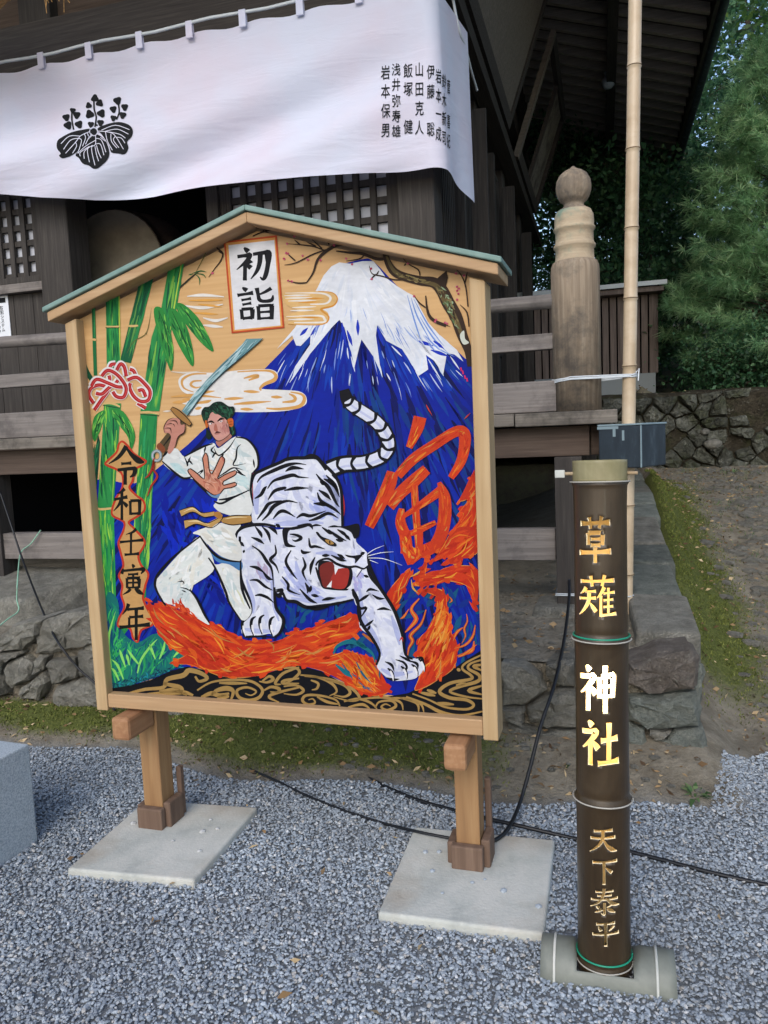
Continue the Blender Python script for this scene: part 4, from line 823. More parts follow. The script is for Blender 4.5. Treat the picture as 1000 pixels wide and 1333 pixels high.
    stalk(z3, [(507, 232), (572, 205), (532, 440), (505, 560), (462, 860), (385, 860), (430, 560), (470, 440)], GR, ['1d7a40', '329c4a', '12543a', '3fa44f', '7fb84a', '237f40'], 70)
    stalk(z5, [(215, 250), (300, 250), (288, 420), (262, 772), (182, 772), (205, 420)], GR, ['1d7a40', '45b04e', '0f5236', '8cc646', '2a9449'], 50)
    stalk(zA, [(104, 395), (190, 395), (200, 800), (205, 1180), (160, 1190), (135, 900)], '2c9a4c', ['1c8048', '6dc04a', '138050', 'a4d84a', '2aa06a', '49b848'], 90)
    stalk(zA, [(326, -84), (412, -84), (405, 55), (388, 300), (377, 560), (362, 720), (350, 900), (230, 1060), (180, 1060), (262, 860), (290, 560), (305, 300), (318, 55)], '268a48', ['1d7a44', '4db350', '136048', '9bd048', '2c9c5c'], 90)
    P.lines(zA, [[(398, 70), (380, 300), (370, 560), (352, 720)], [(205, 0), (192, 200), (182, 380)]], 1.6, LG, (.5, .3))
    P.lines(z3, [[(298, 340), (300, 520), (304, 660)], [(560, 215), (522, 440), (505, 540)]], 1.8, 'b7d24c', (.4, .3))
    P.lines(z3, [[(243, 515), (270, 518), (300, 515)], [(328, 512), (352, 514), (376, 512)], [(384, 866), (420, 864), (462, 872)], [(118, 516), (136, 516)], [(188, 568), (206, 570)], [(150, 672), (163, 674)], [(232, 830), (268, 828), (302, 842)]], 3.0, ND, (.7, .7))
    P.lines(z3, [[(243, 521), (300, 521)], [(384, 873), (462, 879)], [(232, 836), (302, 848)]], 1.2, '1a3a26', (.7, .7))
    P.lines(z5, [[(172, 772), (200, 780), (262, 774)]], 3.0, ND, (.8, .8))
    def leafp(z, poly, rib): P.poly(z(poly), '2f8a3c'); q = z(poly); a = math.atan2(z([rib[-1]])[0][1] - z([rib[0]])[0][1], z([rib[-1]])[0][0] - z([rib[0]])[0][0]); P.brush(q, 26, const_dir(a), (6, 20), (1, 2.4), ['52a84a', '1d6b36', '7cc452', '3f9a44', '174f2c'], .15, .2); P.line(z(rib), 1.1, '0f3a22', (.4, .3))
    leafp(z3, [(440, 445), (470, 440), (500, 500), (520, 620), (510, 697), (480, 620), (450, 520)], [(460, 450), (490, 540), (510, 690)])
    leafp(z3, [(500, 450), (532, 450), (575, 520), (600, 620), (597, 678), (550, 610), (510, 520)], [(515, 455), (560, 560), (595, 670)])
    leafp(z3, [(530, 425), (560, 425), (620, 480), (665, 560), (682, 617), (640, 590), (580, 520), (540, 460)], [(545, 430), (610, 510), (680, 612)])
    leafp(z5, [(210, 285), (165, 320), (155, 400), (170, 440), (200, 370), (222, 300)], [(212, 295), (180, 350), (165, 430)])
    leafp(z5, [(250, 278), (310, 290), (360, 370), (370, 430), (348, 485), (335, 420), (290, 360), (255, 310)], [(260, 288), (330, 370), (350, 475)])
    P.lines(z3, [[(545, 358), (590, 318), (625, 290)]], 2.2, '3d3a2a', (1, .3)); P.lines(z3, [[(608, 300), (640, 240), (662, 190)], [(330, 625), (360, 575), (410, 540), (430, 440)], [(405, 540), (412, 550)]], 1.2, '6b6a35')
    P.lines(z3, [[(595, 300), (630, 290), (655, 295)], [(605, 300), (625, 320), (625, 348)], [(610, 300), (640, 305), (652, 320)], [(600, 302), (580, 306)]], 1.6, '1f6a3a')
    # grass at the foot
    gra = zB([(30, 0), (90, 0), (110, 150), (190, 215), (290, 170), (400, 250), (470, 300), (400, 335), (300, 380), (180, 420), (40, 440)])
    P.poly(gra, '14706a'); P.brush(gra, 160, const_dir(-1.35), (10, 34), (1.5, 4), ['1a8a6a', '0f5a6a', '2aa05a', '0d4a70', '3fb862', '158068'], .35, .3)
    P.lines(zB, [[(60, 340), (45, 200), (80, 60)], [(120, 400), (90, 330), (60, 300)], [(190, 370), (210, 300), (260, 230), (290, 200)], [(200, 330), (160, 280), (140, 250)], [(130, 340), (110, 280), (100, 250)], [(150, 330), (140, 290), (135, 275)], [(370, 290), (400, 260), (440, 250)], [(100, 410), (75, 360), (55, 340)], [(280, 300), (260, 250), (250, 225)], [(300, 300), (320, 250), (330, 200)]], 3.4, '8fe06a', (.4, .1))
    P.brush(zB([(40, 420), (180, 395), (300, 360), (400, 325), (450, 320), (300, 385), (180, 425), (45, 445)]), 90, const_dir(.3), (3, 9), (1, 2.2), ['0a3350', '0d4a60', '1a8a9a', '083048'], 1.2, .6, False)
    P.build('painted_bamboo', pn)
    # plum branch and blossom
    P = Paint(); BK = '3a2a20'; BR = '6a5a38'
    P.line(zF([(545, 150), (560, 200), (590, 245), (640, 270), (720, 290), (790, 300), (830, 340), (860, 400), (900, 470), (930, 560), (960, 640), (968, 720)]), [7, 9, 11, 11, 12, 14, 16, 17, 16, 14, 10, 6], BK)
    P.poly(zF([(780, 300), (815, 270), (852, 240), (860, 275), (850, 320), (870, 380), (830, 380)]), BK, False)
    P.line(zF([(552, 165), (572, 215), (600, 250), (650, 275), (730, 296), (800, 315), (835, 370), (880, 450), (905, 500), (935, 580)]), [2.5, 4, 5, 4, 4, 6, 8, 7, 6, 4], BR)
    P.brush(zF([(800, 300), (850, 330), (905, 440), (930, 560), (900, 540), (840, 420), (800, 340)]), 46, const_dir(1.1), (4, 12), (1.2, 3), ['7a9a72', '9ab08a', '5d7a4e', '4a3a26', '2e2018', '8a7a50'], .4, .4)
    P.brush(zF([(560, 190), (620, 250), (760, 285), (800, 310), (700, 300), (600, 270)]), 26, const_dir(.3), (4, 12), (1, 2.4), ['8a7a4c', '57482e', '2b1f18', '9a8a5a'], .4, .4)
    P.poly(zF([(920, 560), (940, 540), (945, 580), (965, 600), (940, 610), (925, 590)]), 'd8ddd0')
    P.lines(zF, [[(30, 320 - 300), (10, 30)]], .6, BK)
    P.lines(zF, [[(550, 150), (470, 125), (380, 108), (300, 115), (240, 150), (205, 190), (185, 250), (152, 300)], [(540, 180), (500, 180), (430, 155), (370, 150), (300, 142)], [(850, 515), (790, 490), (760, 450), (748, 365)]], 4.2, BK, (1, .35))
    P.lines(zF, [[(380, 108), (430, 125), (490, 135), (540, 135)]], 6, BK, (.4, .9))
    P.lines(zF, [[(250, 135), (180, 160), (100, 200), (40, 212)], [(245, 140), (190, 120), (140, 112), (60, 105)], [(152, 300), (110, 302), (60, 292)], [(440, 160), (420, 180), (350, 192)], [(480, 178), (520, 175)], [(650, 285), (590, 285), (530, 268), (480, 255), (466, 215)], [(720, 265), (710, 235), (660, 205), (625, 165)], [(748, 425), (715, 400), (690, 365)], [(965, 520), (955, 450), (920, 410)], [(960, 420), (950, 330), (930, 270), (885, 215)], [(945, 300), (958, 240)], [(770, 480), (820, 500), (870, 520)], [(500, 265), (515, 240)], [(230, 130), (180, 85)], [(200, 118), (150, 95)], [(120, 110), (90, 85)], [(265, 110), (250, 75)], [(95, 190), (50, 150)], [(650, 205), (640, 215)], [(500, 258), (470, 285)]], 1.9, BK, (.9, .3))
    P.lines(zS, [[(455, 75), (520, 95), (620, 105), (700, 125), (800, 105)], [(560, 172), (620, 145), (690, 125), (760, 118), (850, 100)], [(530, 95), (540, 45)], [(640, 125), (690, 145)], [(580, 98), (585, 80)], [(700, 118), (715, 85)], [(235, 175), (235, 215), (265, 265), (315, 310), (300, 370), (255, 430), (200, 505)], [(280, 290), (320, 320)], [(255, 265), (230, 262)]], 2.1, BK, (.7, .3))
    for x, y in [(55, 105), (90, 68), (50, 152), (40, 180), (60, 155), (132, 165), (158, 185), (222, 188), (290, 112), (330, 98), (350, 180), (380, 208), (60, 290), (78, 294), (475, 230), (478, 282), (660, 205), (690, 368), (800, 485), (795, 495), (845, 500), (855, 505), (905, 340), (912, 355), (905, 385), (915, 330), (940, 265), (900, 255), (905, 320)]:
        for k in range(3): a = k * 2.1 + x; P.line(zF([(x + 5 * math.cos(a), y + 5 * math.sin(a)), (x - 4 * math.cos(a + .6), y - 4 * math.sin(a + .6))]), Paint.rnd.uniform(1.6, 2.6), ['e0607e', 'd83a68', 'ea86a0'][k], up=(k == 0))
    for x, y in [(238, 262), (232, 470), (770, 660 - 640)]: P.line(zS([(x - 8, y), (x + 8, y + 5)]), 2.6, 'df5f80')
    for x, y in [(765, 650), (772, 662), (780, 680), (788, 690)]: P.line(z4([(x, y - 8), (x + 3, y + 6)]), 2.0, 'd8306a')
    P.build('painted_plum_branch', pn)
    # title slip
    P = Paint(); P.poly(zS([(325, 217), (755, 165), (817, 918), (388, 963)]), 'c8502a', False); P.poly(zS([(340, 228), (742, 182), (802, 906), (402, 948)]), 'e8a458', False); P.poly(zS([(362, 246), (735, 204), (786, 898), (414, 934)]), 'e9e8ea', False)
    P.build('title_slip', pn)
    P = Paint(); P.kanji('初', zS([(410, 262), (712, 255), (712, 535), (412, 540)]), '15151a', 13.5); P.kanji('詣', zS([(425, 585), (735, 578), (742, 860), (440, 872)]), '15151a', 12.0); P.build('title_lettering', pn)
    # cord knot
    P = Paint()
    for L in [[(590, 200), (640, 220), (670, 285)], [(330, 190), (350, 140), (410, 130)], [(690, 640), (800, 705)], [(560, 340), (680, 305), (790, 395), (855, 490), (830, 600), (730, 615), (640, 545), (590, 440), (600, 380)], [(700, 480), (760, 470), (800, 560)], [(420, 215), (470, 130), (520, 170), (545, 290)], [(130, 730), (220, 600), (310, 470), (330, 330), (320, 280)], [(120, 640), (60, 540), (85, 450), (180, 405), (270, 420)], [(150, 510), (230, 520), (320, 440), (400, 390), (440, 340)], [(90, 420), (160, 330), (300, 375), (420, 425), (505, 430)], [(225, 290), (300, 215), (400, 250), (490, 340), (545, 450), (510, 560), (420, 555), (370, 490)]]:
        q = zM(L); P.line(q, 7.6, 'ece6e2'); P.line([(x + .5, y + .8) for x, y in q], 4.6, 'b3202c'); P.line([(x + .9, y + .6) for x, y in q], 1.0, 'd8574a', (.5, .5))
    P.build('painted_cord_knot', pn)
    # date plaque
    P = Paint(); blob = [(235, 52), (265, 75), (300, 118), (360, 155), (335, 185), (302, 205), (292, 260), (276, 292), (310, 328), (348, 360), (352, 410), (310, 446), (272, 470), (302, 500), (352, 560), (345, 600), (322, 640), (335, 685), (372, 730), (358, 790), (345, 850), (358, 890), (398, 985), (335, 1022), (316, 1082), (285, 1062), (268, 1012), (212, 1004), (212, 960), (240, 900), (224, 840), (230, 790), (212, 740), (235, 690), (220, 620), (210, 570), (235, 510), (238, 470), (183, 440), (178, 400), (200, 340), (230, 290), (225, 220), (152, 182), (148, 160), (200, 110), (212, 70)]
    P.poly(zA(blob), 'c23a22'); cx = 268
    def ins(p, d=11):
        out = []; n = len(p); 
        for i in range(n):
            a, b = p[i - 1], p[(i + 1) % n]; dx, dy = b[0] - a[0], b[1] - a[1]; l = math.hypot(dx, dy); out.append((p[i][0] - dy / l * d, p[i][1] + dx / l * d))
        return out
    P.poly(zA(ins(blob)), 'cb9c60')
    P.build('date_plaque', pn)
    P = Paint()
    for ch, x0, x1, y0, y1 in (('令', 162, 348, 80, 278), ('和', 190, 332, 294, 458), ('壬', 222, 342, 500, 640), ('寅', 224, 356, 682, 838), ('年', 220, 376, 884, 1066)): P.kanji(ch, zA([(x0, y0), (x1, y0), (x1, y1), (x0, y1)]), '14140f', 12)
    P.build('date_lettering', pn)
    # black base with gold waves
    P = Paint(); base = zB([(25, 442), (150, 432), (260, 402), (360, 357), (440, 336), (520, 352), (600, 386), (700, 393), (800, 383), (900, 351), (985, 328)]) + zC([(60, 242), (180, 272), (300, 337), (400, 387), (500, 394), (600, 377), (700, 327), (800, 272), (880, 217), (990, 165), (990, 540), (500, 480), (0, 440)]) + zB([(900, 530), (500, 500), (20, 490)])
    P.poly(base, '0a0c14', False); GD = 'a8874e'
    P.lines(zB, [[(150, 470), (230, 450), (320, 440), (340, 400), (420, 380), (450, 355), (510, 370), (540, 395), (500, 410), (480, 385)], [(240, 475), (330, 470), (420, 465), (470, 480)], [(300, 462), (380, 455), (440, 478)], [(320, 420), (400, 440), (420, 460)], [(560, 480), (590, 455), (640, 445), (670, 460), (660, 500)], [(510, 490), (560, 470), (600, 480), (650, 470)], [(590, 492), (650, 485)]], 6.5, GD, (.5, .4))
    P.lines(zB, [[(490, 455), (560, 415), (660, 402), (760, 410), (815, 450), (800, 490), (750, 505), (700, 490), (690, 455), (740, 440), (785, 460), (760, 480), (730, 470)], [(600, 418), (740, 420)], [(815, 410), (850, 385), (870, 400), (840, 415), (800, 410)], [(825, 455), (860, 438), (900, 448), (890, 465), (855, 462)], [(1000, 340), (920, 370), (880, 420), (910, 425)], [(1000, 440), (880, 470), (850, 490), (900, 515)], [(1000, 395), (930, 405), (920, 420), (1000, 420)]], 4.4, GD, (.5, .3))
    P.lines(zC, [[(0, 258), (55, 255), (75, 280), (30, 320), (0, 330)], [(0, 345), (60, 340), (95, 365), (60, 385), (0, 380)], [(80, 290), (160, 300), (230, 330), (255, 370), (220, 390)], [(100, 295), (220, 310), (320, 350), (365, 400), (320, 415), (240, 395)], [(200, 310), (290, 340), (320, 375), (290, 395), (240, 385)], [(130, 315), (165, 330), (160, 355), (135, 362)], [(270, 440), (250, 410), (180, 390), (110, 388), (90, 412), (115, 432), (150, 425), (140, 405), (118, 410)], [(160, 395), (210, 420), (270, 432)], [(290, 418), (360, 405), (420, 425), (450, 455)], [(310, 445), (380, 432), (420, 458)], [(440, 450), (460, 420), (520, 415), (540, 440), (500, 460), (470, 445), (490, 430), (515, 440)], [(380, 405), (480, 398), (560, 420), (575, 460)], [(520, 400), (600, 405), (660, 430), (675, 470)], [(560, 400), (640, 425), (650, 470)]], 3.8, GD, (.5, .3))
    P.lines(zC, [[(960, 190), (880, 230), (860, 260), (900, 290), (900, 310), (800, 330), (750, 370), (800, 400), (880, 410), (915, 435), (880, 455), (780, 445), (700, 410), (620, 380)], [(960, 215), (900, 235), (890, 260), (940, 290), (935, 320), (850, 345), (800, 370), (880, 395), (960, 405)], [(960, 240), (915, 248), (960, 270)], [(960, 340), (890, 365), (960, 385)], [(590, 395), (680, 430), (760, 470), (850, 485), (960, 465)], [(660, 375), (730, 390)], [(690, 362), (735, 378)], [(740, 425), (820, 432)], [(835, 260), (850, 270)], [(830, 340), (880, 330)]], 4.6, GD, (.5, .4))
    P.build('painted_waves', pn)
    # flames
    P = Paint(); FL = ['d63c1a', 'de4c1b', 'cc341a', 'e05a1d', 'd4421b', 'bf2c17', 'da461b', 'd03a1a', 'c93219']; HL = ['e87a24', 'eb962f', 'e0661e', 'd08a44']
    def flame(q, n, d, ln=(18, 52), w=(3.2, 8), j=.13):
        P.poly(q, 'c2341a'); P.brush(q, int(n * .6), d, ln, w, FL, j, .3); P.brush(q, int(n * .12), d, (ln[0] * .7, ln[1] * .7), (1.2, 2.8), HL, j, .45)
        L = crom(q, 5, True); r = Paint.rnd; bl = Paint.lvl + 1; Paint.lvl += 8      # licking tongues along the rim
        for k in range(0, len(L), 4):
            x, y = L[k]; x2, y2 = L[(k + 3) % len(L)]; tx, ty = x2 - x, y2 - y; l = math.hypot(tx, ty) or 1; a = d(x, y) + r.gauss(0, .2); dx, dy = math.cos(a), math.sin(a)
            if abs(tx * dy - ty * dx) / l < .15 and r.random() < .6: continue
            s_ = r.choice((-1, 1)) if abs(dy) < .5 else (-1 if dy > 0 else 1); m = r.uniform(4, 11); P.line([(x - dx * s_ * m * .6, y - dy * s_ * m * .6), (x + r.uniform(-1, 1), y), (x + dx * s_ * m * .6 + r.uniform(-2, 2), y + dy * s_ * m * .6)], r.uniform(3, 6.5), r.choice(FL), (.8, .04), bl + k % 8, 3, False)
        for k in range(0, len(L) - 4, 3):
            if r.random() < .45: P.line([L[k], L[k + 2], L[k + 4]], r.uniform(.7, 1.5), r.choice(HL), (.3, .3), bl + k % 8, 3, False)
    sw1 = zB([(245, 5), (275, 40), (300, 20), (330, 30), (400, 60), (440, 75), (470, 70), (545, 115), (600, 130), (650, 165), (740, 205), (830, 200), (880, 225), (960, 182), (985, 165)]) + zC([(20, 95), (60, 70), (90, 85), (150, 55), (180, 30), (190, 50), (260, 18), (345, -5), (365, 40), (372, 65), (330, 110), (250, 150), (225, 200), (300, 175), (360, 190), (420, 205), (450, 245), (500, 340), (505, 372), (440, 390), (380, 380), (300, 330), (180, 268), (60, 243)]) + zB([(985, 326), (900, 349), (800, 381), (700, 391), (620, 385), (540, 360), (450, 325), (350, 320), (440, 275), (350, 235), (290, 155), (250, 70)])
    flame(sw1, 620, lambda x, y: (0.6 if x < 300 else (-0.25 if x < 460 else .75)) if y < 870 else (0.5 if x < 260 else (-.1 if x < 400 else .55)))
    P.brush(zC([(230, 195), (330, 170), (420, 210), (460, 260), (500, 350), (440, 385), (330, 330)]), 60, const_dir(.85), (14, 40), (2, 5), ['e0761f', 'd8581a', 'e8982f', '175f7a', 'cf3a18'], .25, .4)
    P.lines(zC, [[(240, 190), (260, 150), (330, 130), (420, 180), (440, 230)], [(350, 130), (400, 160)], [(250, 240), (300, 280), (330, 300)]], 6, '17707f', (.3, .2))
    P.lines(zB, [[(285, 140), (310, 170), (360, 210)], [(555, 140), (600, 190), (680, 220)], [(690, 240), (740, 280), (780, 290)], [(830, 200), (870, 230), (870, 260)], [(270, 40), (290, 90), (330, 130)]], 2.0, 'b5793a')
    # burning character
    for pts, w in (([(455, 75), (430, 170), (370, 310)], [16, 15, 8]), ([(285, 525), (400, 400), (560, 290), (720, 190), (790, 200), (795, 300), (765, 420), (690, 540)], [11, 13, 13, 13, 15, 14, 12, 8]), ([(245, 495), (215, 600), (140, 760), (65, 915)], [14, 17, 15, 12]), ([(505, 475), (400, 570), (300, 660), (215, 755)], [13, 16, 15, 16]), ([(410, 600), (425, 830), (450, 1110)], [9, 9, 9]), ([(315, 775), (305, 880), (345, 1000), (352, 1118)], [7, 13, 14, 15]), ([(330, 835), (470, 740), (610, 640)], [5, 9, 12]), ([(600, 575), (640, 680), (645, 820), (620, 960), (570, 1060)], [5, 14, 16, 16, 15]), ([(360, 975), (450, 940), (575, 880)], [6, 8, 6]), ([(480, 1118), (545, 1080), (600, 1020)], [12, 13, 14])):
        P.line(z6(pts), [a * 1.05 for a in w], 'd2421e'); q = z6(pts); L = crom([(a[0], a[1], b) for a, b in zip(q, w)], 5)
        base_l = Paint.lvl; Paint.lvl += 12
        for k in range(int(len(L) * 2.2)):
            i = Paint.rnd.randrange(len(L) - 1); a, b = L[i], L[min(len(L) - 1, i + 3)]; dx, dy = b[0] - a[0], b[1] - a[1]; l = math.hypot(dx, dy) or 1; o_ = Paint.rnd.uniform(-.42, .42) * a[2]; nx, ny = -dy / l * o_, dx / l * o_
            P.line([(a[0] + nx, a[1] + ny), ((a[0] + b[0]) / 2 + nx * .8 + Paint.rnd.uniform(-.6, .6), (a[1] + b[1]) / 2 + ny * .8), (b[0] + nx * .6, b[1] + ny * .6)], Paint.rnd.uniform(.9, 2.6), Paint.rnd.choice(FL + HL), (.3, .2), base_l + k % 12, 3, False)
    for pts, w in (([(300, 0), (305, 130), (335, 280)], [14, 14, 5]), ([(600, 0), (560, 110), (420, 180), (335, 260)], [14, 15, 14, 10]), ([(420, -10), (420, 135)], [8, 8])): P.line(z7(pts), w, 'cf3c1c')
    P.brush(z7([(260, 0), (340, 0), (350, 150), (560, 60), (630, 0), (600, 130), (440, 210), (340, 285), (270, 180)]), 46, const_dir(1.4), (8, 22), (1.5, 4), FL + HL, .4, .4)
    flame(z7([(320, 325), (342, 372), (262, 560), (220, 662), (150, 540), (200, 450)]), 26, const_dir(2.0))
    flame(z7([(475, 218), (482, 260), (462, 360), (520, 360), (620, 310), (750, 288), (890, 320), (890, 560), (868, 625), (842, 600), (850, 510), (780, 440), (640, 412), (520, 445), (400, 452), (383, 400), (430, 310)]), 70, lambda x, y: -.15 if x < 605 else 1.1)
    flame(z7([(420, 490), (500, 470), (580, 480), (632, 530), (640, 640), (672, 720), (672, 830), (722, 920), (705, 1100), (560, 1220), (380, 1300), (440, 1130), (398, 1000), (420, 880), (500, 790), (540, 700), (562, 600), (560, 545), (500, 512)]), 190, const_dir(-1.15), (18, 50), (3, 7.5), .13)
    P.brush(z7([(540, 560), (640, 560), (660, 760), (700, 950), (600, 1000), (480, 900), (540, 760)]), 40, const_dir(-1.2), (12, 34), (1.5, 3.6), ['e8842a', 'eda040', 'e06c20'], .15, .35)
    flame(z6([(862, 505), (890, 640), (890, 1118), (600, 1118), (700, 960), (790, 822), (748, 815), (830, 705), (752, 722), (790, 640)]), 70, const_dir(-.95))
    flame(z7([(700, -10), (890, -10), (890, 182), (760, 205), (740, 272), (618, 262), (700, 185), (515, 262), (600, 150)]), 70, const_dir(-.7))
    for L, w in (([(415, 555), (350, 640), (390, 720), (340, 790), (300, 830)], 6), ([(470, 645), (430, 760), (345, 850), (360, 900), (330, 960), (320, 1035)], 5.5), ([(330, 640), (290, 700), (260, 720)], 3), ([(660, 540), (680, 570), (660, 590)], 2.5), ([(870, 770), (850, 860), (790, 930), (700, 960)], 4), ([(770, 790), (720, 830), (690, 900)], 4), ([(860, 900), (840, 980), (720, 1020)], 5), ([(800, 680), (805, 740), (780, 800), (790, 860), (760, 920)], 3), ([(730, 1030), (790, 1000), (880, 930)], 4)): P.line(z7(L), w, Paint.rnd.choice(['c8481e', 'b8421e', 'd2501e']), (.3, .2)); P.line(z7(L), w * .4, 'e08a3a', (.3, .2))
    P.lines(z7, [[(350, 400), (365, 470), (410, 515)], [(340, 380), (400, 350), (420, 330)]], 2.6, 'dba04a')
    P.lines(zC, [[(380, 90), (420, 120), (470, 160), (490, 205)]], 4.5, 'b8672e', (.5, .2))
    P.lines(zG, [[(735, 145), (745, 165), (760, 190)], [(890, 205), (915, 180)]], 1.6, 'c8402a')
    P.build('painted_flames', pn)
    # tiger
    P = Paint(); WT = 'dfe2f0'; BL = '101016'; SH = ['d6d9ee', 'e8eaf5', 'dcdff0', 'cdd1ea', 'eceef7']
    zTl = zG
    tl = [(402, 85), (415, 125), (440, 152), (520, 205), (565, 255), (582, 310), (555, 355), (480, 382), (400, 388), (340, 410)]
    P.line(zTl(tl), [13, 17, 18, 19, 20, 20, 20, 21, 23, 24], BL)
    L = crom([(a, b) for a, b in zTl(tl)], 8); n_ = len(L)
    P.line(L[9:n_:3], [10, 14] + [15] * (len(L[9:n_:3]) - 2), WT, sub=3); P.line([(x + 2.2, y + 2.6) for x, y in L[12:n_:4]], 4.5, 'c3c8e6', (.5, .5), sub=3)
    for k, i0 in enumerate(range(12, n_ - 2, 6)):
        (x0, y0), (x1, y1) = L[i0 - 1], L[i0 + 1]; dx, dy = x1 - x0, y1 - y0; l = math.hypot(dx, dy); nx, ny = -dy / l, dx / l; cx, cy = L[i0]; b_ = 2.4
        P.line([(cx + nx * 9.5 - dx / l * b_, cy + ny * 9.5 - dy / l * b_), (cx + dx / l * b_, cy + dy / l * b_), (cx - nx * 9.5 - dx / l * b_, cy - ny * 9.5 - dy / l * b_)], [5.5, 3.4, 5.5], BL, sub=4)
    body = zT([(108, 610), (100, 400), (130, 250), (200, 195), (350, 140), (500, 110), (640, 110), (700, 170), (780, 260), (830, 350), (842, 480), (850, 640), (780, 660), (600, 660), (300, 660)])
    P.poly(body, WT); P.brush(body, 90, const_dir(1.2), (14, 36), (4, 9), SH, .5, .4); P.brush(zT([(560, 420), (720, 430), (820, 520), (820, 620), (640, 580)]), 30, const_dir(.5), (8, 24), (3, 7), ['a9b3e6', 'b9c2ee', 'c8cef0'], .3, .3)
    P.lines(zT, [[(160, 560), (150, 420), (190, 280)], [(780, 320), (815, 430), (820, 600)], [(700, 240), (790, 380), (805, 520)], [(300, 640), (500, 625), (700, 630)]], 9, 'b9c0e6', (.4, .3)); P.lines(zT, [[(250, 600), (420, 590), (560, 600)], [(220, 330), (300, 260), (420, 230)]], 6, 'cdd2ee', (.3, .3))
    P.line(zT([(140, 215), (115, 290), (125, 440)]), 4, 'a82a34', (.5, .4)); P.line(zT([(845, 340), (865, 500), (850, 630)]), 3, 'a82a34', (.4, .3))
    P.lines(zT, [[(110, 640), (98, 420), (130, 250), (200, 200), (340, 140), (420, 105), (540, 100), (640, 100), (700, 150), (790, 240), (840, 350), (850, 480), (855, 650)]], 4.6, BL, (.8, .8))
    P.lines(zT, [[(540, 100), (600, 82), (660, 110), (720, 200)]], 6, BL, (.5, .5))
    P.lines(zT, [[(140, 430), (190, 400), (220, 350), (240, 330)], [(160, 300), (200, 250), (300, 200), (400, 160), (480, 145), (560, 155)], [(245, 350), (290, 290), (370, 260), (450, 240), (500, 255), (580, 262)], [(250, 440), (300, 370), (380, 345), (400, 345)], [(380, 365), (450, 350), (500, 345), (575, 345)], [(160, 600), (220, 520), (260, 470), (360, 445)], [(200, 610), (250, 560), (300, 490), (400, 450), (490, 465)], [(290, 595), (340, 540), (390, 535), (470, 580)], [(480, 590), (530, 560), (600, 570), (720, 530)], [(580, 610), (650, 590), (740, 550), (820, 590)], [(640, 230), (680, 280), (740, 340), (800, 460), (830, 500)], [(670, 290), (720, 320)], [(720, 240), (790, 320), (830, 420)], [(650, 380), (680, 450), (780, 510), (840, 560)], [(620, 470), (690, 475), (740, 490)], [(700, 270), (760, 300), (820, 370)], [(660, 360), (720, 400), (760, 440)], [(390, 210), (450, 180), (540, 190)]], 5.4, BL, (.25, .15))
    # head, neck, chest
    head = zH([(50, 130), (100, 85), (200, 75), (300, 95), (350, 92), (420, 98), (480, 62), (600, 60), (720, 82), (835, 62), (830, 120), (822, 175), (890, 242), (905, 300), (885, 345), (850, 350), (850, 420), (830, 490), (800, 548), (700, 565), (600, 585), (500, 592), (440, 566), (380, 562), (330, 520), (290, 480), (270, 330), (150, 330), (60, 250)])
    P.poly(head, WT); P.brush(head, 110, const_dir(1.1), (10, 30), (4, 8), SH, .6, .5); P.brush(zH([(340, 330), (480, 400), (600, 500), (780, 520), (600, 575), (450, 540), (340, 480)]), 44, const_dir(.6), (8, 24), (2.5, 6), ['a9b0e2', 'b8bfea', 'c6cbee'], .4, .4)
    lleg = zH([(55, 130), (80, 100), (180, 92), (290, 200), (270, 300), (290, 480), (300, 600), (347, 680), (322, 760), (290, 790), (260, 772), (200, 782), (90, 782), (80, 710), (132, 640), (130, 580), (70, 400), (66, 250)])
    P.poly(lleg, WT); P.brush(lleg, 60, const_dir(1.45), (12, 34), (4, 8), SH, .4, .3); P.brush(zH([(150, 280), (260, 330), (280, 480), (200, 440)]), 18, const_dir(1.3), (8, 20), (2, 5), ['a8aad0', 'b8a8c0', 'b4badf'], .3, .3)
    rleg = zL([(330, 450), (350, 405), (460, 398), (485, 470), (545, 560), (642, 700), (692, 800), (712, 900), (742, 1050), (800, 1082), (868, 1070), (884, 1150), (830, 1225), (740, 1245), (640, 1245), (560, 1185), (528, 1130), (550, 1040), (488, 920), (400, 845), (398, 720), (360, 650)])
    P.poly(rleg, WT); P.brush(rleg, 80, const_dir(1.05), (12, 34), (4, 8), SH, .4, .3); P.brush(zL([(340, 430), (440, 420), (420, 560), (390, 640), (360, 560)]), 16, const_dir(1.2), (6, 16), (2, 5), ['b0aede', 'bfb6e0', 'a9b0e0'], .3, .3)
    P.lines(zH, [[(400, 540), (560, 560), (760, 530)], [(330, 420), (420, 500), (520, 550)], [(430, 300), (450, 380), (520, 450)], [(560, 250), (660, 250), (760, 300)], [(270, 330), (280, 450), (290, 590), (320, 690)], [(110, 420), (150, 560), (150, 640)], [(90, 740), (180, 755), (290, 755)]], 6.5, 'b6bde4', (.35, .3)); P.lines(zL, [[(395, 520), (410, 660), (430, 780), (520, 920), (570, 1060)], [(560, 1160), (660, 1200), (800, 1180)], [(640, 760), (680, 880), (700, 980)]], 7, 'b6bde4', (.4, .3))
    P.lines(zH, [[(40, 330), (38, 150), (70, 90), (150, 65), (230, 62), (300, 75)], [(66, 140), (68, 300), (75, 420), (130, 560), (135, 640), (80, 700)], [(290, 470), (300, 600), (350, 680), (330, 760), (290, 795)], [(900, 250), (910, 330), (960, 440), (1000, 500)]], 4.6, BL, (.7, .6))
    P.lines(zH, [[(300, 500), (340, 500), (370, 555), (430, 565), (500, 600), (600, 590), (700, 575), (800, 550)], [(500, 600), (560, 610), (640, 595)]], 5, BL, (.4, .5))
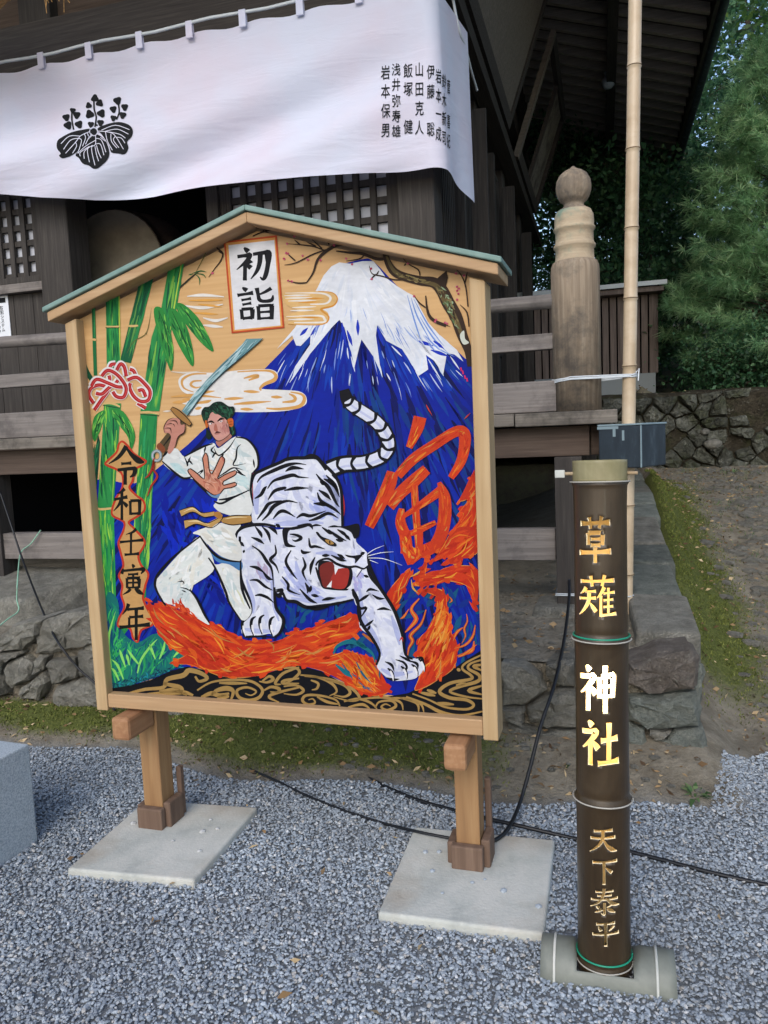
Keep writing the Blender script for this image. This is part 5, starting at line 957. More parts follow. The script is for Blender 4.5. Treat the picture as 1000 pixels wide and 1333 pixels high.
    P.lines(zH, [[(90, 720), (85, 750), (100, 790), (150, 790), (210, 790), (290, 795)]], 3.2, BL, (.4, .4))
    # mouth, teeth
    P.poly(zH([(575, 320), (600, 298), (660, 305), (690, 345), (760, 350), (790, 345), (800, 400), (775, 480), (740, 492), (640, 485), (600, 470), (580, 410)]), BL)
    P.poly(zH([(590, 330), (660, 305), (685, 350), (680, 420), (640, 470), (605, 460), (588, 400)]), '7c2a24'); P.poly(zH([(690, 360), (770, 350), (772, 420), (745, 478), (670, 475), (650, 440)]), 'a8322a')
    P.poly(zH([(680, 335), (708, 345), (685, 390)]), 'f0f0f2', False); P.poly(zH([(630, 468), (665, 425), (660, 472)]), 'f0f0f2', False); P.poly(zH([(760, 480), (798, 445), (795, 478)]), 'f0f0f2', False)
    P.poly(zH([(830, 350), (855, 348), (822, 405)]), 'f2f2f4', False); P.line(zH([(840, 345), (862, 350), (825, 405)]), 1.2, BL)
    P.lines(zH, [[(560, 330), (580, 300), (640, 285), (700, 320), (770, 340), (820, 335), (870, 350), (900, 330)], [(800, 480), (805, 520), (830, 560), (850, 640), (850, 720)], [(560, 340), (580, 400), (600, 460)]], 3.6, BL, (.6, .5))
    # nose, eyes, ears, markings
    P.poly(zH([(750, 258), (800, 265), (862, 258), (840, 290), (815, 315), (812, 285), (770, 275)]), BL)
    P.poly(zH([(345, 90), (400, 80), (470, 66), (480, 60), (520, 62), (500, 78), (440, 94), (385, 105), (380, 180), (432, 205), (370, 208), (350, 170)]), BL); P.poly(zH([(700, 74), (760, 72), (838, 58), (842, 130), (812, 155), (790, 115), (750, 92)]), BL); P.lines(zH, [[(520, 80), (560, 66), (600, 72)], [(640, 80), (680, 74), (720, 80)]], 3.0, BL)
    P.poly(zH([(560, 115), (575, 112), (600, 140), (650, 160), (690, 185), (692, 205), (650, 200), (620, 180), (585, 150)]), BL); P.poly(zH([(620, 162), (655, 165), (678, 188), (645, 190)]), 'b48a4a'); P.line(zH([(650, 168), (652, 188)]), 1.6, BL)
    P.lines(zH, [[(390, 125), (430, 130), (465, 150), (430, 170), (405, 160)], [(515, 150), (525, 205), (560, 205), (620, 222)], [(465, 225), (480, 245), (530, 240)], [(400, 230), (365, 300), (400, 370), (440, 420)], [(475, 275), (492, 330), (475, 370), (500, 430)], [(555, 275), (530, 330), (525, 390)], [(340, 400), (380, 450), (385, 490), (460, 520)], [(295, 195), (300, 250), (265, 290), (300, 330), (320, 380)], [(455, 480), (520, 550), (570, 575)], [(530, 460), (520, 505)], [(490, 440), (510, 480), (505, 510)], [(600, 80), (650, 115), (680, 120)], [(640, 95), (700, 140), (760, 170)], [(700, 95), (740, 120), (770, 150)], [(690, 160), (740, 172)], [(745, 125), (785, 165)], [(660, 262), (720, 290), (760, 300)], [(700, 255), (750, 285)], [(600, 265), (650, 262)], [(850, 255), (880, 245)], [(530, 520), (580, 530)], [(600, 555), (640, 545), (690, 540)], [(440, 70), (520, 65), (540, 95)]], 4.5, BL, (.3, .15))
    P.lines(zH, [[(145, 200), (200, 240), (240, 300), (275, 360), (285, 480)], [(165, 75), (200, 120), (210, 150)], [(210, 75), (250, 120), (265, 180)], [(250, 80), (290, 100), (310, 130)], [(140, 145), (190, 165), (225, 190)], [(60, 170), (95, 205)], [(85, 235), (100, 240)], [(210, 360), (250, 410), (280, 420)], [(130, 335), (180, 345), (230, 380)], [(130, 425), (180, 425), (230, 465), (280, 490)], [(165, 525), (200, 520), (250, 540), (285, 570)], [(290, 490), (340, 485), (330, 510), (300, 520)], [(300, 60), (330, 80)], [(290, 500), (320, 530), (345, 510)]], 4.5, BL, (.25, .15))
    for x, y in [(82, 720), (140, 715), (195, 705), (262, 715)]: P.line(zH([(x + 30, y - 55), (x + 5, y - 35), (x, y + 10), (x + 16, y + 72)]), 4.6, BL, (.3, .3)); P.line(zH([(x + 8, y), (x + 10, y + 30), (x + 22, y + 70)]), 2.6, 'f4f2f4', (.9, .2))
    P.lines(zL, [[(460, 395), (485, 470), (560, 560), (650, 700), (695, 810), (725, 920), (745, 1050), (800, 1085)], [(345, 560), (385, 640), (395, 760), (430, 840), (495, 930), (550, 1040), (525, 1130)]], 4.6, BL, (.8, .6))
    P.lines(zL, [[(360, 600), (400, 700), (450, 700), (410, 770)], [(395, 650), (440, 620), (470, 600)]], 4, BL, (.6, .3))
    P.lines(zL, [[(450, 580), (480, 560), (545, 575)], [(495, 600), (540, 628), (590, 630)], [(530, 715), (580, 705), (640, 720)], [(430, 845), (470, 820), (505, 790)], [(460, 870), (480, 830)], [(430, 455), (470, 470)], [(590, 1105), (640, 1130), (660, 1180)], [(670, 1090), (730, 1110), (755, 1150), (730, 1190)], [(700, 1060), (760, 1090), (800, 1110)], [(780, 1100), (830, 1120), (840, 1160)], [(820, 1080), (870, 1080), (880, 1150)], [(600, 1225), (650, 1240), (700, 1235)]], 3.8, BL, (.25, .15))
    for x, y in [(635, 1170), (735, 1155), (815, 1140), (868, 1100)]: P.line(zL([(x - 25, y - 15), (x + 5, y + 10), (x + 18, y + 50), (x + 20, y + 82)]), 4.4, BL, (.4, .3)); P.line(zL([(x - 5, y + 5), (x + 12, y + 40), (x + 18, y + 80)]), 2.8, 'f4f2f4', (.9, .2))
    P.lines(zL, [[(700, 950), (718, 925), (725, 955)]], 2.6, 'c03a34')
    P.lines(zL, [[(450, 300), (510, 260), (585, 230)], [(460, 310), (560, 285), (655, 278)], [(465, 325), (580, 330), (720, 380)], [(475, 340), (540, 365)]], .9, 'e9ecf8', (.9, .3))
    P.build('painted_tiger', pn)
    # swordsman
    P = Paint(); CL = 'e4e6e2'; SK = 'c98a78'; SK2 = 'd89a84'; CS = ['eef0ec', 'd3dedd', 'c6d4d4', 'dfe4de', 'e9e6da', 'f3f4f2']
    P.poly(z2([(460, 415), (510, 470), (600, 450), (692, 500), (702, 620), (762, 760), (762, 830), (700, 872), (600, 742), (540, 580)]), CL); P.brush(z2([(510, 470), (690, 510), (700, 620), (755, 800), (690, 860), (600, 740), (540, 590)]), 34, const_dir(1.1), (8, 26), (2, 6), CS + ['d9d9b8'], .2, .2)
    P.poly(z2([(400, 262), (460, 350), (500, 470), (470, 540), (328, 640), (372, 710), (432, 842), (465, 905), (400, 872), (325, 822), (272, 802), (200, 762), (140, 742), (90, 652), (78, 592), (150, 500), (260, 380)]), CL); P.brush(z2([(400, 280), (490, 470), (330, 630), (420, 830), (200, 750), (90, 640), (90, 580), (260, 390)]), 80, const_dir(-.8), (8, 30), (2.5, 7), CS, .5, .3)
    P.poly(z2([(430, 300), (520, 400), (690, 440), (692, 515), (610, 470), (515, 445), (455, 350)]), '4a7fb4')
    P.poly(z2([(345, 242), (430, 205), (540, 170), (690, 178), (650, 250), (692, 330), (692, 440), (600, 430), (520, 390), (450, 320), (400, 262)]), 'e2e2dc'); P.brush(z2([(400, 240), (540, 180), (660, 190), (650, 260), (690, 400), (600, 420), (470, 310)]), 36, const_dir(.5), (8, 26), (2.5, 7), CS + ['d8d4c8'], .3, .2)
    P.lines(z2, [[(400, 265), (300, 340), (200, 420), (100, 530), (72, 600), (85, 660), (130, 740), (150, 765)], [(395, 262), (450, 340), (520, 410), (600, 440), (690, 450)], [(458, 420), (510, 500), (580, 660), (610, 750), (690, 870)], [(320, 650), (370, 710), (430, 830), (465, 890)], [(690, 440), (700, 640), (760, 790)]], 3.6, BL, (.5, .5)); P.lines(z2, [[(235, 595), (270, 590), (285, 610)], [(255, 635), (300, 645), (330, 665)], [(265, 655), (300, 670)]], 1.8, BL)
    P.brush(z2([(130, 735), (250, 700), (330, 810), (440, 880), (400, 900), (200, 800)]), 36, const_dir(.9), (6, 18), (1.5, 3.5), ['d8401c', 'e0562a', 'c8361a'], .5, .4)
    torso = z1([(480, 500), (560, 480), (600, 520), (730, 428), (820, 450), (908, 550), (915, 660), (862, 740), (872, 870), (855, 1060), (700, 1070), (560, 1000), (592, 930), (500, 880), (440, 800), (360, 762), (270, 742), (140, 627), (245, 520), (320, 590), (400, 540)])
    P.poly(torso, CL); P.brush(torso, 110, const_dir(.9), (8, 26), (2, 6), CS, .6, .3); P.brush(z1([(150, 630), (300, 660), (360, 750), (270, 735)]), 14, const_dir(.5), (8, 20), (2, 5), ['b4d4d6', 'c4dede'], .2, .2); P.brush(z1([(720, 720), (860, 760), (860, 850), (740, 860)]), 14, const_dir(.3), (8, 20), (2, 6), ['c4dede', 'd0e2e0'], .2, .2)
    P.poly(z2([(495, 40), (560, 22), (640, 5), (765, 0), (760, 112), (640, 115), (540, 90)]), CL)
    P.lines(z1, [[(320, 590), (400, 545), (480, 505), (550, 485)], [(140, 627), (250, 725), (320, 765), (400, 745)], [(740, 430), (830, 450), (905, 540), (920, 660), (880, 720)], [(870, 720), (860, 860), (880, 990)], [(560, 950), (620, 970), (720, 920), (850, 860)], [(390, 770), (450, 830), (540, 910), (600, 920)], [(600, 940), (680, 930), (760, 900)], [(145, 590), (185, 545)]], 3.2, BL, (.5, .4))
    P.lines(z1, [[(320, 590), (345, 650), (340, 670)], [(350, 610), (390, 655)], [(370, 590), (340, 660)], [(780, 490), (750, 520), (740, 600), (720, 660), (820, 645)], [(590, 760), (650, 720), (720, 680), (800, 700)], [(730, 680), (800, 740)], [(740, 710), (820, 748)], [(545, 600), (575, 550)], [(495, 500), (480, 560)], [(420, 730), (470, 700), (440, 740)], [(560, 520), (600, 580), (680, 520), (740, 430)], [(600, 580), (540, 540), (570, 500)], [(640, 570), (620, 590)], [(880, 610), (890, 680)]], 2.4, BL)
    # neck, head
    P.poly(z1([(580, 455), (690, 405), (702, 432), (640, 480), (600, 508)]), 'b57868'); P.poly(z1([(505, 300), (540, 225), (620, 250), (672, 295), (682, 360), (686, 410), (640, 448), (592, 462), (556, 432), (530, 380)]), 'd59c8e'); P.brush(z1([(620, 260), (670, 300), (685, 400), (640, 440), (600, 400)]), 18, const_dir(1.3), (6, 16), (1.5, 4), ['c08478', 'b87a72', 'cc9488'], .2, .2)
    P.poly(z1([(565, 330), (580, 325), (592, 375), (575, 385), (560, 370)]), 'b8705e'); P.lines(z1, [[(588, 304), (618, 282), (650, 284)], [(508, 312), (540, 304), (566, 318)]], 2.9, '1c100e'); P.lines(z1, [[(520, 325), (548, 320)], [(605, 308), (632, 298)]], 2.4, 'efe6e0'); P.lines(z1, [[(538, 318), (543, 326)], [(614, 298), (620, 308)]], 1.7, '140c0a'); P.lines(z1, [[(565, 402), (590, 391), (618, 396)]], 2.2, '4a1a18'); P.lines(z1, [[(565, 408), (612, 402)], [(575, 385), (592, 380)]], 1.0, '8a4038')
    hair = z1([(458, 232), (480, 190), (520, 182), (560, 150), (620, 143), (680, 180), (722, 185), (728, 235), (700, 290), (722, 330), (738, 400), (705, 420), (680, 350), (670, 290), (600, 250), (545, 228), (512, 290), (502, 350), (542, 420), (522, 450), (498, 432), (495, 350), (468, 282)]); P.poly(hair, '10241c'); P.brush(hair, 50, const_dir(1.0), (6, 18), (1.2, 3), ['1e4a34', '0a1612', '2a6044', '153a2a'], .8, .5)
    P.poly(z1([(670, 290), (712, 280), (718, 335), (690, 345)]), 'c8642a'); P.poly(z1([(488, 300), (508, 300), (512, 350), (495, 350)]), 'c8642a'); P.lines(z1, [[(678, 310), (712, 305)], [(680, 328), (714, 325)]], 1, '7a2f16')
    P.lines(z1, [[(505, 300), (530, 380), (556, 432), (592, 462), (640, 448), (690, 405)]], 1.2, '2a1410', (.6, .6))
    # sword
    bl = zK([(180, 452), (215, 482), (330, 325), (450, 205), (580, 95), (684, 3), (580, 6), (540, 58), (430, 160), (330, 265), (250, 355)]); P.poly(bl, '6f989c', False); P.brush(bl, 40, const_dir(-.85), (10, 30), (1, 3), ['86b0b4', '9cc0c4', '557c82', 'b5d2d4'], .06, .05); P.lines(zK, [[(215, 482), (330, 325), (450, 205), (580, 95), (684, 3)]], 1.4, '23353a', (.8, .5)); P.lines(zK, [[(190, 452), (330, 280), (440, 172), (550, 65), (590, 10)]], 1, 'c8dde0')
    P.poly(z1([(285, 268), (325, 318), (158, 556), (94, 508)]), '5a4a30', False); P.lines(z1, [[(300, 300), (230, 400), (125, 535)]], 2.6, '16120e'); P.poly(z1([(95, 500), (125, 478), (165, 525), (150, 558), (110, 535)]), '8a4a2c')
    P.poly(z1([(160, 335), (185, 295), (230, 275), (280, 285), (292, 330), (326, 330), (322, 392), (275, 420), (245, 500), (232, 532), (200, 568), (184, 540), (212, 440), (196, 400), (155, 392)]), SK); P.lines(z1, [[(175, 330), (225, 320), (245, 350)], [(160, 360), (205, 360), (215, 400)], [(200, 300), (250, 300), (270, 335)], [(325, 325), (320, 390), (270, 430), (245, 510)], [(160, 395), (155, 350), (185, 295), (235, 272)]], 1.5, '3a1a14'); P.lines(z1, [[(180, 345), (215, 345)], [(210, 312), (250, 318)], [(165, 375), (200, 380)]], 2.4, SK2)
    P.line(z1([(215, 195), (260, 230), (320, 285), (375, 335)]), [5, 9, 9, 5], '2e2014'); P.line(z1([(218, 198), (260, 232), (318, 283), (370, 330)]), [3.5, 6.6, 6.6, 3.5], 'a87a42')
    ringp = [(95 + 34 * math.cos(a), 582 + 40 * math.sin(a)) for a in np.linspace(0, 6.28, 14)]; P.line(z1(ringp), 3.6, '8a979c'); P.line(z1(ringp), .9, 'c2ccd0')
    P.lines(z1, [[(75, 600), (60, 680), (30, 740), (0, 765)], [(60, 690), (100, 750), (50, 830), (20, 910)], [(70, 620), (68, 700)]], 3, 'a83020', (.6, .3))
    # reaching hand
    hand = z1([(468, 605), (490, 558), (512, 590), (522, 690), (545, 730), (590, 640), (618, 588), (648, 608), (640, 655), (602, 740), (592, 770), (645, 738), (730, 702), (744, 722), (720, 748), (640, 790), (640, 822), (730, 798), (744, 822), (700, 842), (642, 852), (612, 890), (560, 902), (500, 862), (430, 802), (380, 752), (348, 706), (372, 688), (430, 730), (482, 772), (482, 700)]); P.poly(hand, 'cf8a70', False); P.brush(hand, 36, const_dir(1.2), (5, 14), (1.5, 3.5), ['dd9c80', 'c87a62', 'd6886a', 'b86a58', 'e0a68c'], .6, .4)
    P.line(hand + [hand[0]], 1.5, '30140e', (1, 1), sub=2); P.lines(z1, [[(470, 790), (530, 810), (560, 840)], [(560, 760), (600, 800)]], 1, '8a4436'); P.poly(z1([(500, 870), (560, 905), (612, 890), (590, 925), (540, 915)]), '6a8fb8')
    # sash
    P.poly(z2([(555, 132), (640, 116), (755, 114), (762, 162), (640, 182), (560, 166)]), 'b58a4c'); P.poly(z2([(248, 80), (345, 52), (410, 95), (500, 85), (522, 112), (430, 126), (345, 88), (265, 122)]), 'c0985a', False); P.poly(z2([(282, 150), (370, 143), (450, 170), (530, 130), (562, 110), (552, 152), (480, 202), (380, 176), (330, 188), (290, 212)]), 'c0985a', False)
    P.lines(z2, [[(580, 140), (650, 128), (740, 128)], [(280, 90), (345, 66), (410, 105)], [(310, 160), (380, 156), (470, 184)]], 1.7, 'e6cf9c'); P.lines(z2, [[(248, 80), (345, 52), (410, 95), (500, 85)], [(265, 122), (345, 90), (430, 128), (520, 112)], [(282, 150), (370, 143), (450, 170), (540, 130)], [(290, 212), (330, 190), (380, 178), (480, 204), (555, 155)], [(555, 132), (640, 116), (755, 114)], [(560, 168), (640, 184), (762, 164)], [(500, 90), (560, 125), (545, 155)]], 1.4, BL, (.6, .5)); P.poly(z2([(500, 95), (535, 88), (560, 118), (545, 140), (505, 122)]), 'b07a3c')
    P.build('painted_swordsman', pn)

    # legs, arms, wooden boots
    for k, (lx, ly) in enumerate(((206, 1082), (612, 1136))):
        g = VI @ gnd(lx, ly); cx = g.x
        box('leg', cx - .041, cx + .041, .105, .19, 0.03, ZB + 1.05, MAT['legwood'], e, bv=.004)
        box('support_arm', cx - .037, cx + .037, -.058, .104, ZB - .098, ZB - .0125, MAT['armwood'], e, bv=.012)
        for nm, b in (('boot_block', (cx - .054, cx + .054, .072, .103, .03, .115)), ('boot_block', (cx + .043, cx + .074, .104, .2, .03, .13)), ('boot_block', (cx - .074, cx - .043, .104, .2, .03, .11)), ('wedge', (cx + .0415, cx + .064, .205, .232, .03, (.23, .30)[k]))): box(nm, *b, MAT['boot'], e, bv=.006)
ema()
def slabs():
    for k, (q, lab) in enumerate((([(87, 1130), (190, 1040), (335, 1050), (252, 1145)], 'square concrete slab under the left leg of the votive board'), ([(492, 1187), (540, 1075), (722, 1092), (708, 1215)], 'square concrete slab under the right leg of the votive board'))):
        P = [gnd(*p, .036) for p in q]; c = sum(P, Vector()) / 4; r = random.Random(k); V = []
        for z, s in ((-.02, 1.01), (.034, 1.0)):
            for p in P: V.append(((p.x - c.x) * s, (p.y - c.y) * s, z))
        V = [V[i] for i in (0, 3, 2, 1, 4, 7, 6, 5)]
        o = bevel(mesh('concrete_slab', V, BF, MAT['concrete'], None, Matrix.Translation((c.x, c.y, 0))), .009, 3); tag(o, lab, 'slab')
        V, F = [], []
        for i in range(9):
            x, y = r.uniform(-.2, .2), r.uniform(-.2, .2); a = r.uniform(.004, .012); bm = bmesh.new(); bmesh.ops.create_icosphere(bm, subdivisions=1, radius=a); n = len(V); V += [(x + v.co.x * r.uniform(.9, 1.3), y + v.co.y, .037 + v.co.z * .6) for v in bm.verts]; F += [tuple(v.index + n for v in f.verts) for f in bm.faces]; bm.free()
        mesh('stray_chips', V, F, MAT['gravel'], o)['kind'] = 'stuff'
slabs()
# ================================================================== bamboo lantern sign with cut-out letters
def cut_sheet(w, h, polys, nx, ny, extra=None):
    """flat sheet 0..w x 0..h with the outlines cut out; returns verts, faces"""
    vs, ed = [], []
    for j in range(ny + 1):
        for i in range(nx + 1): vs.append(Vector((w * i / nx, h * j / ny)))
    for P in polys:
        n = len(vs); vs += [Vector(p) for p in P]; ed += [(n + i, n + (i + 1) % len(P)) for i in range(len(P))]
    for k in range(nx): ed.append((k, k + 1)); ed.append((ny * (nx + 1) + k, ny * (nx + 1) + k + 1))
    r = delaunay_2d_cdt(vs, ed, [], 0, 1e-6); V = [(v.x, v.y) for v in r[0]]; F = []
    bb = [(min(p[0] for p in P), max(p[0] for p in P), min(p[1] for p in P), max(p[1] for p in P)) for P in polys]
    for f in r[2]:
        cx = sum(V[i][0] for i in f) / len(f); cy = sum(V[i][1] for i in f) / len(f)
        if any(b[0] <= cx <= b[1] and b[2] <= cy <= b[3] and inpoly(cx, cy, P) for P, b in zip(polys, bb)): continue
        F.append(f)
    return V, F
def rolled(name, V, F, circ, r_of, mats, parent, thick, mw=None):
    """wrap the sheet round the z axis (x -> angle, seam at the back) and give it wall thickness"""
    me = bpy.data.meshes.new(name); P = []
    for x, z in V:
        a = (x / circ) * 2 * math.pi + math.pi / 2; r = r_of(z); P.append((r * math.cos(a), r * math.sin(a), z))
    bm = bmesh.new(); bv = [bm.verts.new(p) for p in P]
    for f in F:
        try: bm.faces.new([bv[i] for i in f])
        except ValueError: pass
    bmesh.ops.delete(bm, geom=[v for v in bm.verts if not v.link_faces], context='VERTS')
    bmesh.ops.remove_doubles(bm, verts=bm.verts, dist=1e-5); bmesh.ops.recalc_face_normals(bm, faces=bm.faces)
    for f in bm.faces:
        c = f.calc_center_median()
        if f.normal.dot(Vector((c.x, c.y, 0))) < 0: f.normal_flip()
        f.smooth = True
    o = frombm(name, bm, None, parent, mw)
    for m in mats: o.data.materials.append(m)
    s = o.modifiers.new('wall', 'SOLIDIFY'); s.thickness = thick; s.offset = -1; s.material_offset = 1; s.material_offset_rim = 1; s.use_even_offset = False
    return o
def bamboo_sign():
    b = gnd(787, 1264); b.z = 0.0; top = Vector((0.582, 2.055, 1.402)); ax = (top - b).normalized(); L = (top - b).length
    vw = Vector((b.x, b.y, 0)).normalized(); x_ = Vector((vw.y, -vw.x, 0)); x_ = (x_ - ax * x_.dot(ax)).normalized(); y_ = ax.cross(x_)
    m = Matrix((x_, y_, ax)).transposed().to_4x4(); m.translation = b; mi = m.inverted(); R = 0.0685
    def loc(px, py): p = mi @ hit(px, py, b - vw * R * .8, vw); return p.x, p.z
    tz = lambda py: mi @ hit(787 - (1264 - py) * 0.0145, py, b - vw * R, vw)
    e = empty('bamboo_sign', m, 'upright dark bamboo lantern sign with glowing cut out lettering', 'sign')
    nodes = [tz(y).z for y in (628, 842, 1056, 1270)]; cap = tz(605).z
    circ = 2 * math.pi * R
    def rof(z):
        r = R * (1.03 - 0.03 * z / L)
        for n in nodes: r += 0.0052 * math.exp(-((z - n) / 0.007) ** 2) - 0.003 * math.exp(-((z - n - .014) / 0.008) ** 2) + 0.0018 * math.exp(-((z - n) / 0.05) ** 2)
        return r
    polys = []
    def put(ch, x0, x1, y0, y1, base):
        for P in kanji_polys(ch, base):
            Q = []
            for x, y in P:
                lx, lz = loc(x0 + (x1 - x0) * x / 100, y0 + (y1 - y0) * y / 100); a = math.asin(max(-.95, min(.95, lx / R)))
                Q.append((circ / 2 + a * R, lz))
            polys.append(Q)
    for ch, x0, x1, y0, y1, bs in (('草', 753, 797, 674, 736, 12.5), ('薙', 753, 803, 752, 808, 10), ('神', 752, 802, 870, 932, 14), ('社', 755, 806, 942, 1002, 14), ('天', 767, 803, 1080, 1112, 13), ('下', 771, 804, 1120, 1152, 13), ('泰', 768, 806, 1157, 1191, 10.5), ('平', 771, 806, 1198, 1229, 12.5)): put(ch, x0, x1, y0, y1, bs)
    h1 = nodes[0] - 0.002
    V, F = cut_sheet(circ, h1, polys, 56, 150); rolled('bamboo_stem', V, F, circ, rof, [MAT['bam_dark'], MAT['bam_in']], e, 0.007)
    hh = L - h1 + .004; V, F = cut_sheet(circ, hh, [], 40, 8); rc = rolled('bamboo_rim', V, F, circ, lambda z: R * 1.035, [MAT['bam_top'], MAT['bam_top']], e, 0.007); rc.location.z = h1 + .001
    V, F = tubev([(0, 0, L - .03), (0, 0, L - .026)], R * .93, 32); mesh('rim_disc', V, F, MAT['bam_top'], e)
    def ringt(nm, z, mat, rr=.0022, off=.002, tilt=0.0): tube(nm, [((rof(z) + off) * math.cos(a), (rof(z) + off) * math.sin(a), z + tilt * math.cos(a)) for a in np.linspace(0, 2 * math.pi, 41)], rr, mat, e, None, 6)
    ringt('node_ring', nodes[0], MAT['band_grey']); ringt('teal_band', nodes[1] + .007, MAT['band_green'], .0026); ringt('node_ring', nodes[1] - .002, MAT['band_grey']); ringt('node_ring', nodes[2], MAT['band_grey']); ringt('teal_band', tz(1258).z, MAT['band_green'], .0026); ringt('node_ring', nodes[3] + .006, MAT['band_grey'], .002)
    # peg through the rim
    pz = tz(617).z; tube('peg', [(-R - .034, -.01, pz + .002), (R + .028, .0, pz)], .0048, MAT['bam_pale'], e, None, 8); box('peg_cap', -R - .048, -R - .022, -.02, 0.0, pz - .009, pz + .012, MAT['concrete'], e, bv=.002)
    # lamp inside, right behind the third character
    g = NT('lit_lamp_tube'); g.b.inputs['Emission Color'].default_value = (1.0, 0.84, 0.52, 1); g.b.inputs['Emission Strength'].default_value = 7.0; g.out('ffe0a0')
    z0, z1 = tz(940).z, tz(862).z; lathe('lamp_tube', [(.002, z0), (.036, z0 + .004), (.036, z1 - .004), (.002, z1)], g.m, e, None, 20)
    # base: split bamboo lying in the gravel with a notch for the stem
    d = (Vector((0.712, 1.934, 0)) - Vector((0.402, 2.022, 0))).normalized(); c = Vector((b.x, b.y - .006, -.002)); RL = .080; Ls = .42
    left = (Vector((0.392, 2.03, 0)) - c).dot(d); right = (Vector((0.728, 1.93, 0)) - c).dot(d); yv = Vector((0, 0, 1)).cross(d)
    ml = Matrix((-yv * -1, Vector((0, 0, 1)), d)).transposed().to_4x4()
    ml = Matrix((yv, Vector((0, 0, -1)) * -1, d)).transposed().to_4x4(); ml.translation = c + d * left
    le = right - left; cl = 2 * math.pi * RL
    # seam faces down: angle pi/2 + x -> put the hole at x = circ/2 (angle 3pi/2 => -y local); so flip local y
    ml = Matrix((-yv, Vector((0, 0, -1)), d)).transposed().to_4x4(); ml.translation = c + d * left
    hx = -left; hw = .074; ha = .079
    hole = [(cl / 2 - ha, hx - hw), (cl / 2 + ha, hx - hw), (cl / 2 + ha, hx + hw), (cl / 2 - ha, hx + hw)]
    V, F = cut_sheet(cl, le, [hole], 40, 16); n1, n2 = .03, le - .055
    lo = rolled('bamboo_base', V, F, cl, lambda z: RL * (1 + .03 * math.exp(-((z - n1) / .006) ** 2) + .03 * math.exp(-((z - n2) / .006) ** 2)), [MAT['bam_grey'], MAT['bam_grey']], None, .01, ml)
    lo.parent = e; lo.matrix_world = ml
    for zz in (n1 + .007, n2 + .007):
        k = tube('node_scar', [((RL * 1.02) * math.cos(a), (RL * 1.02) * math.sin(a), zz) for a in np.linspace(0, 2 * math.pi, 33)], .004, MAT['concrete'], None, None, 6); k.parent = lo
bamboo_sign()

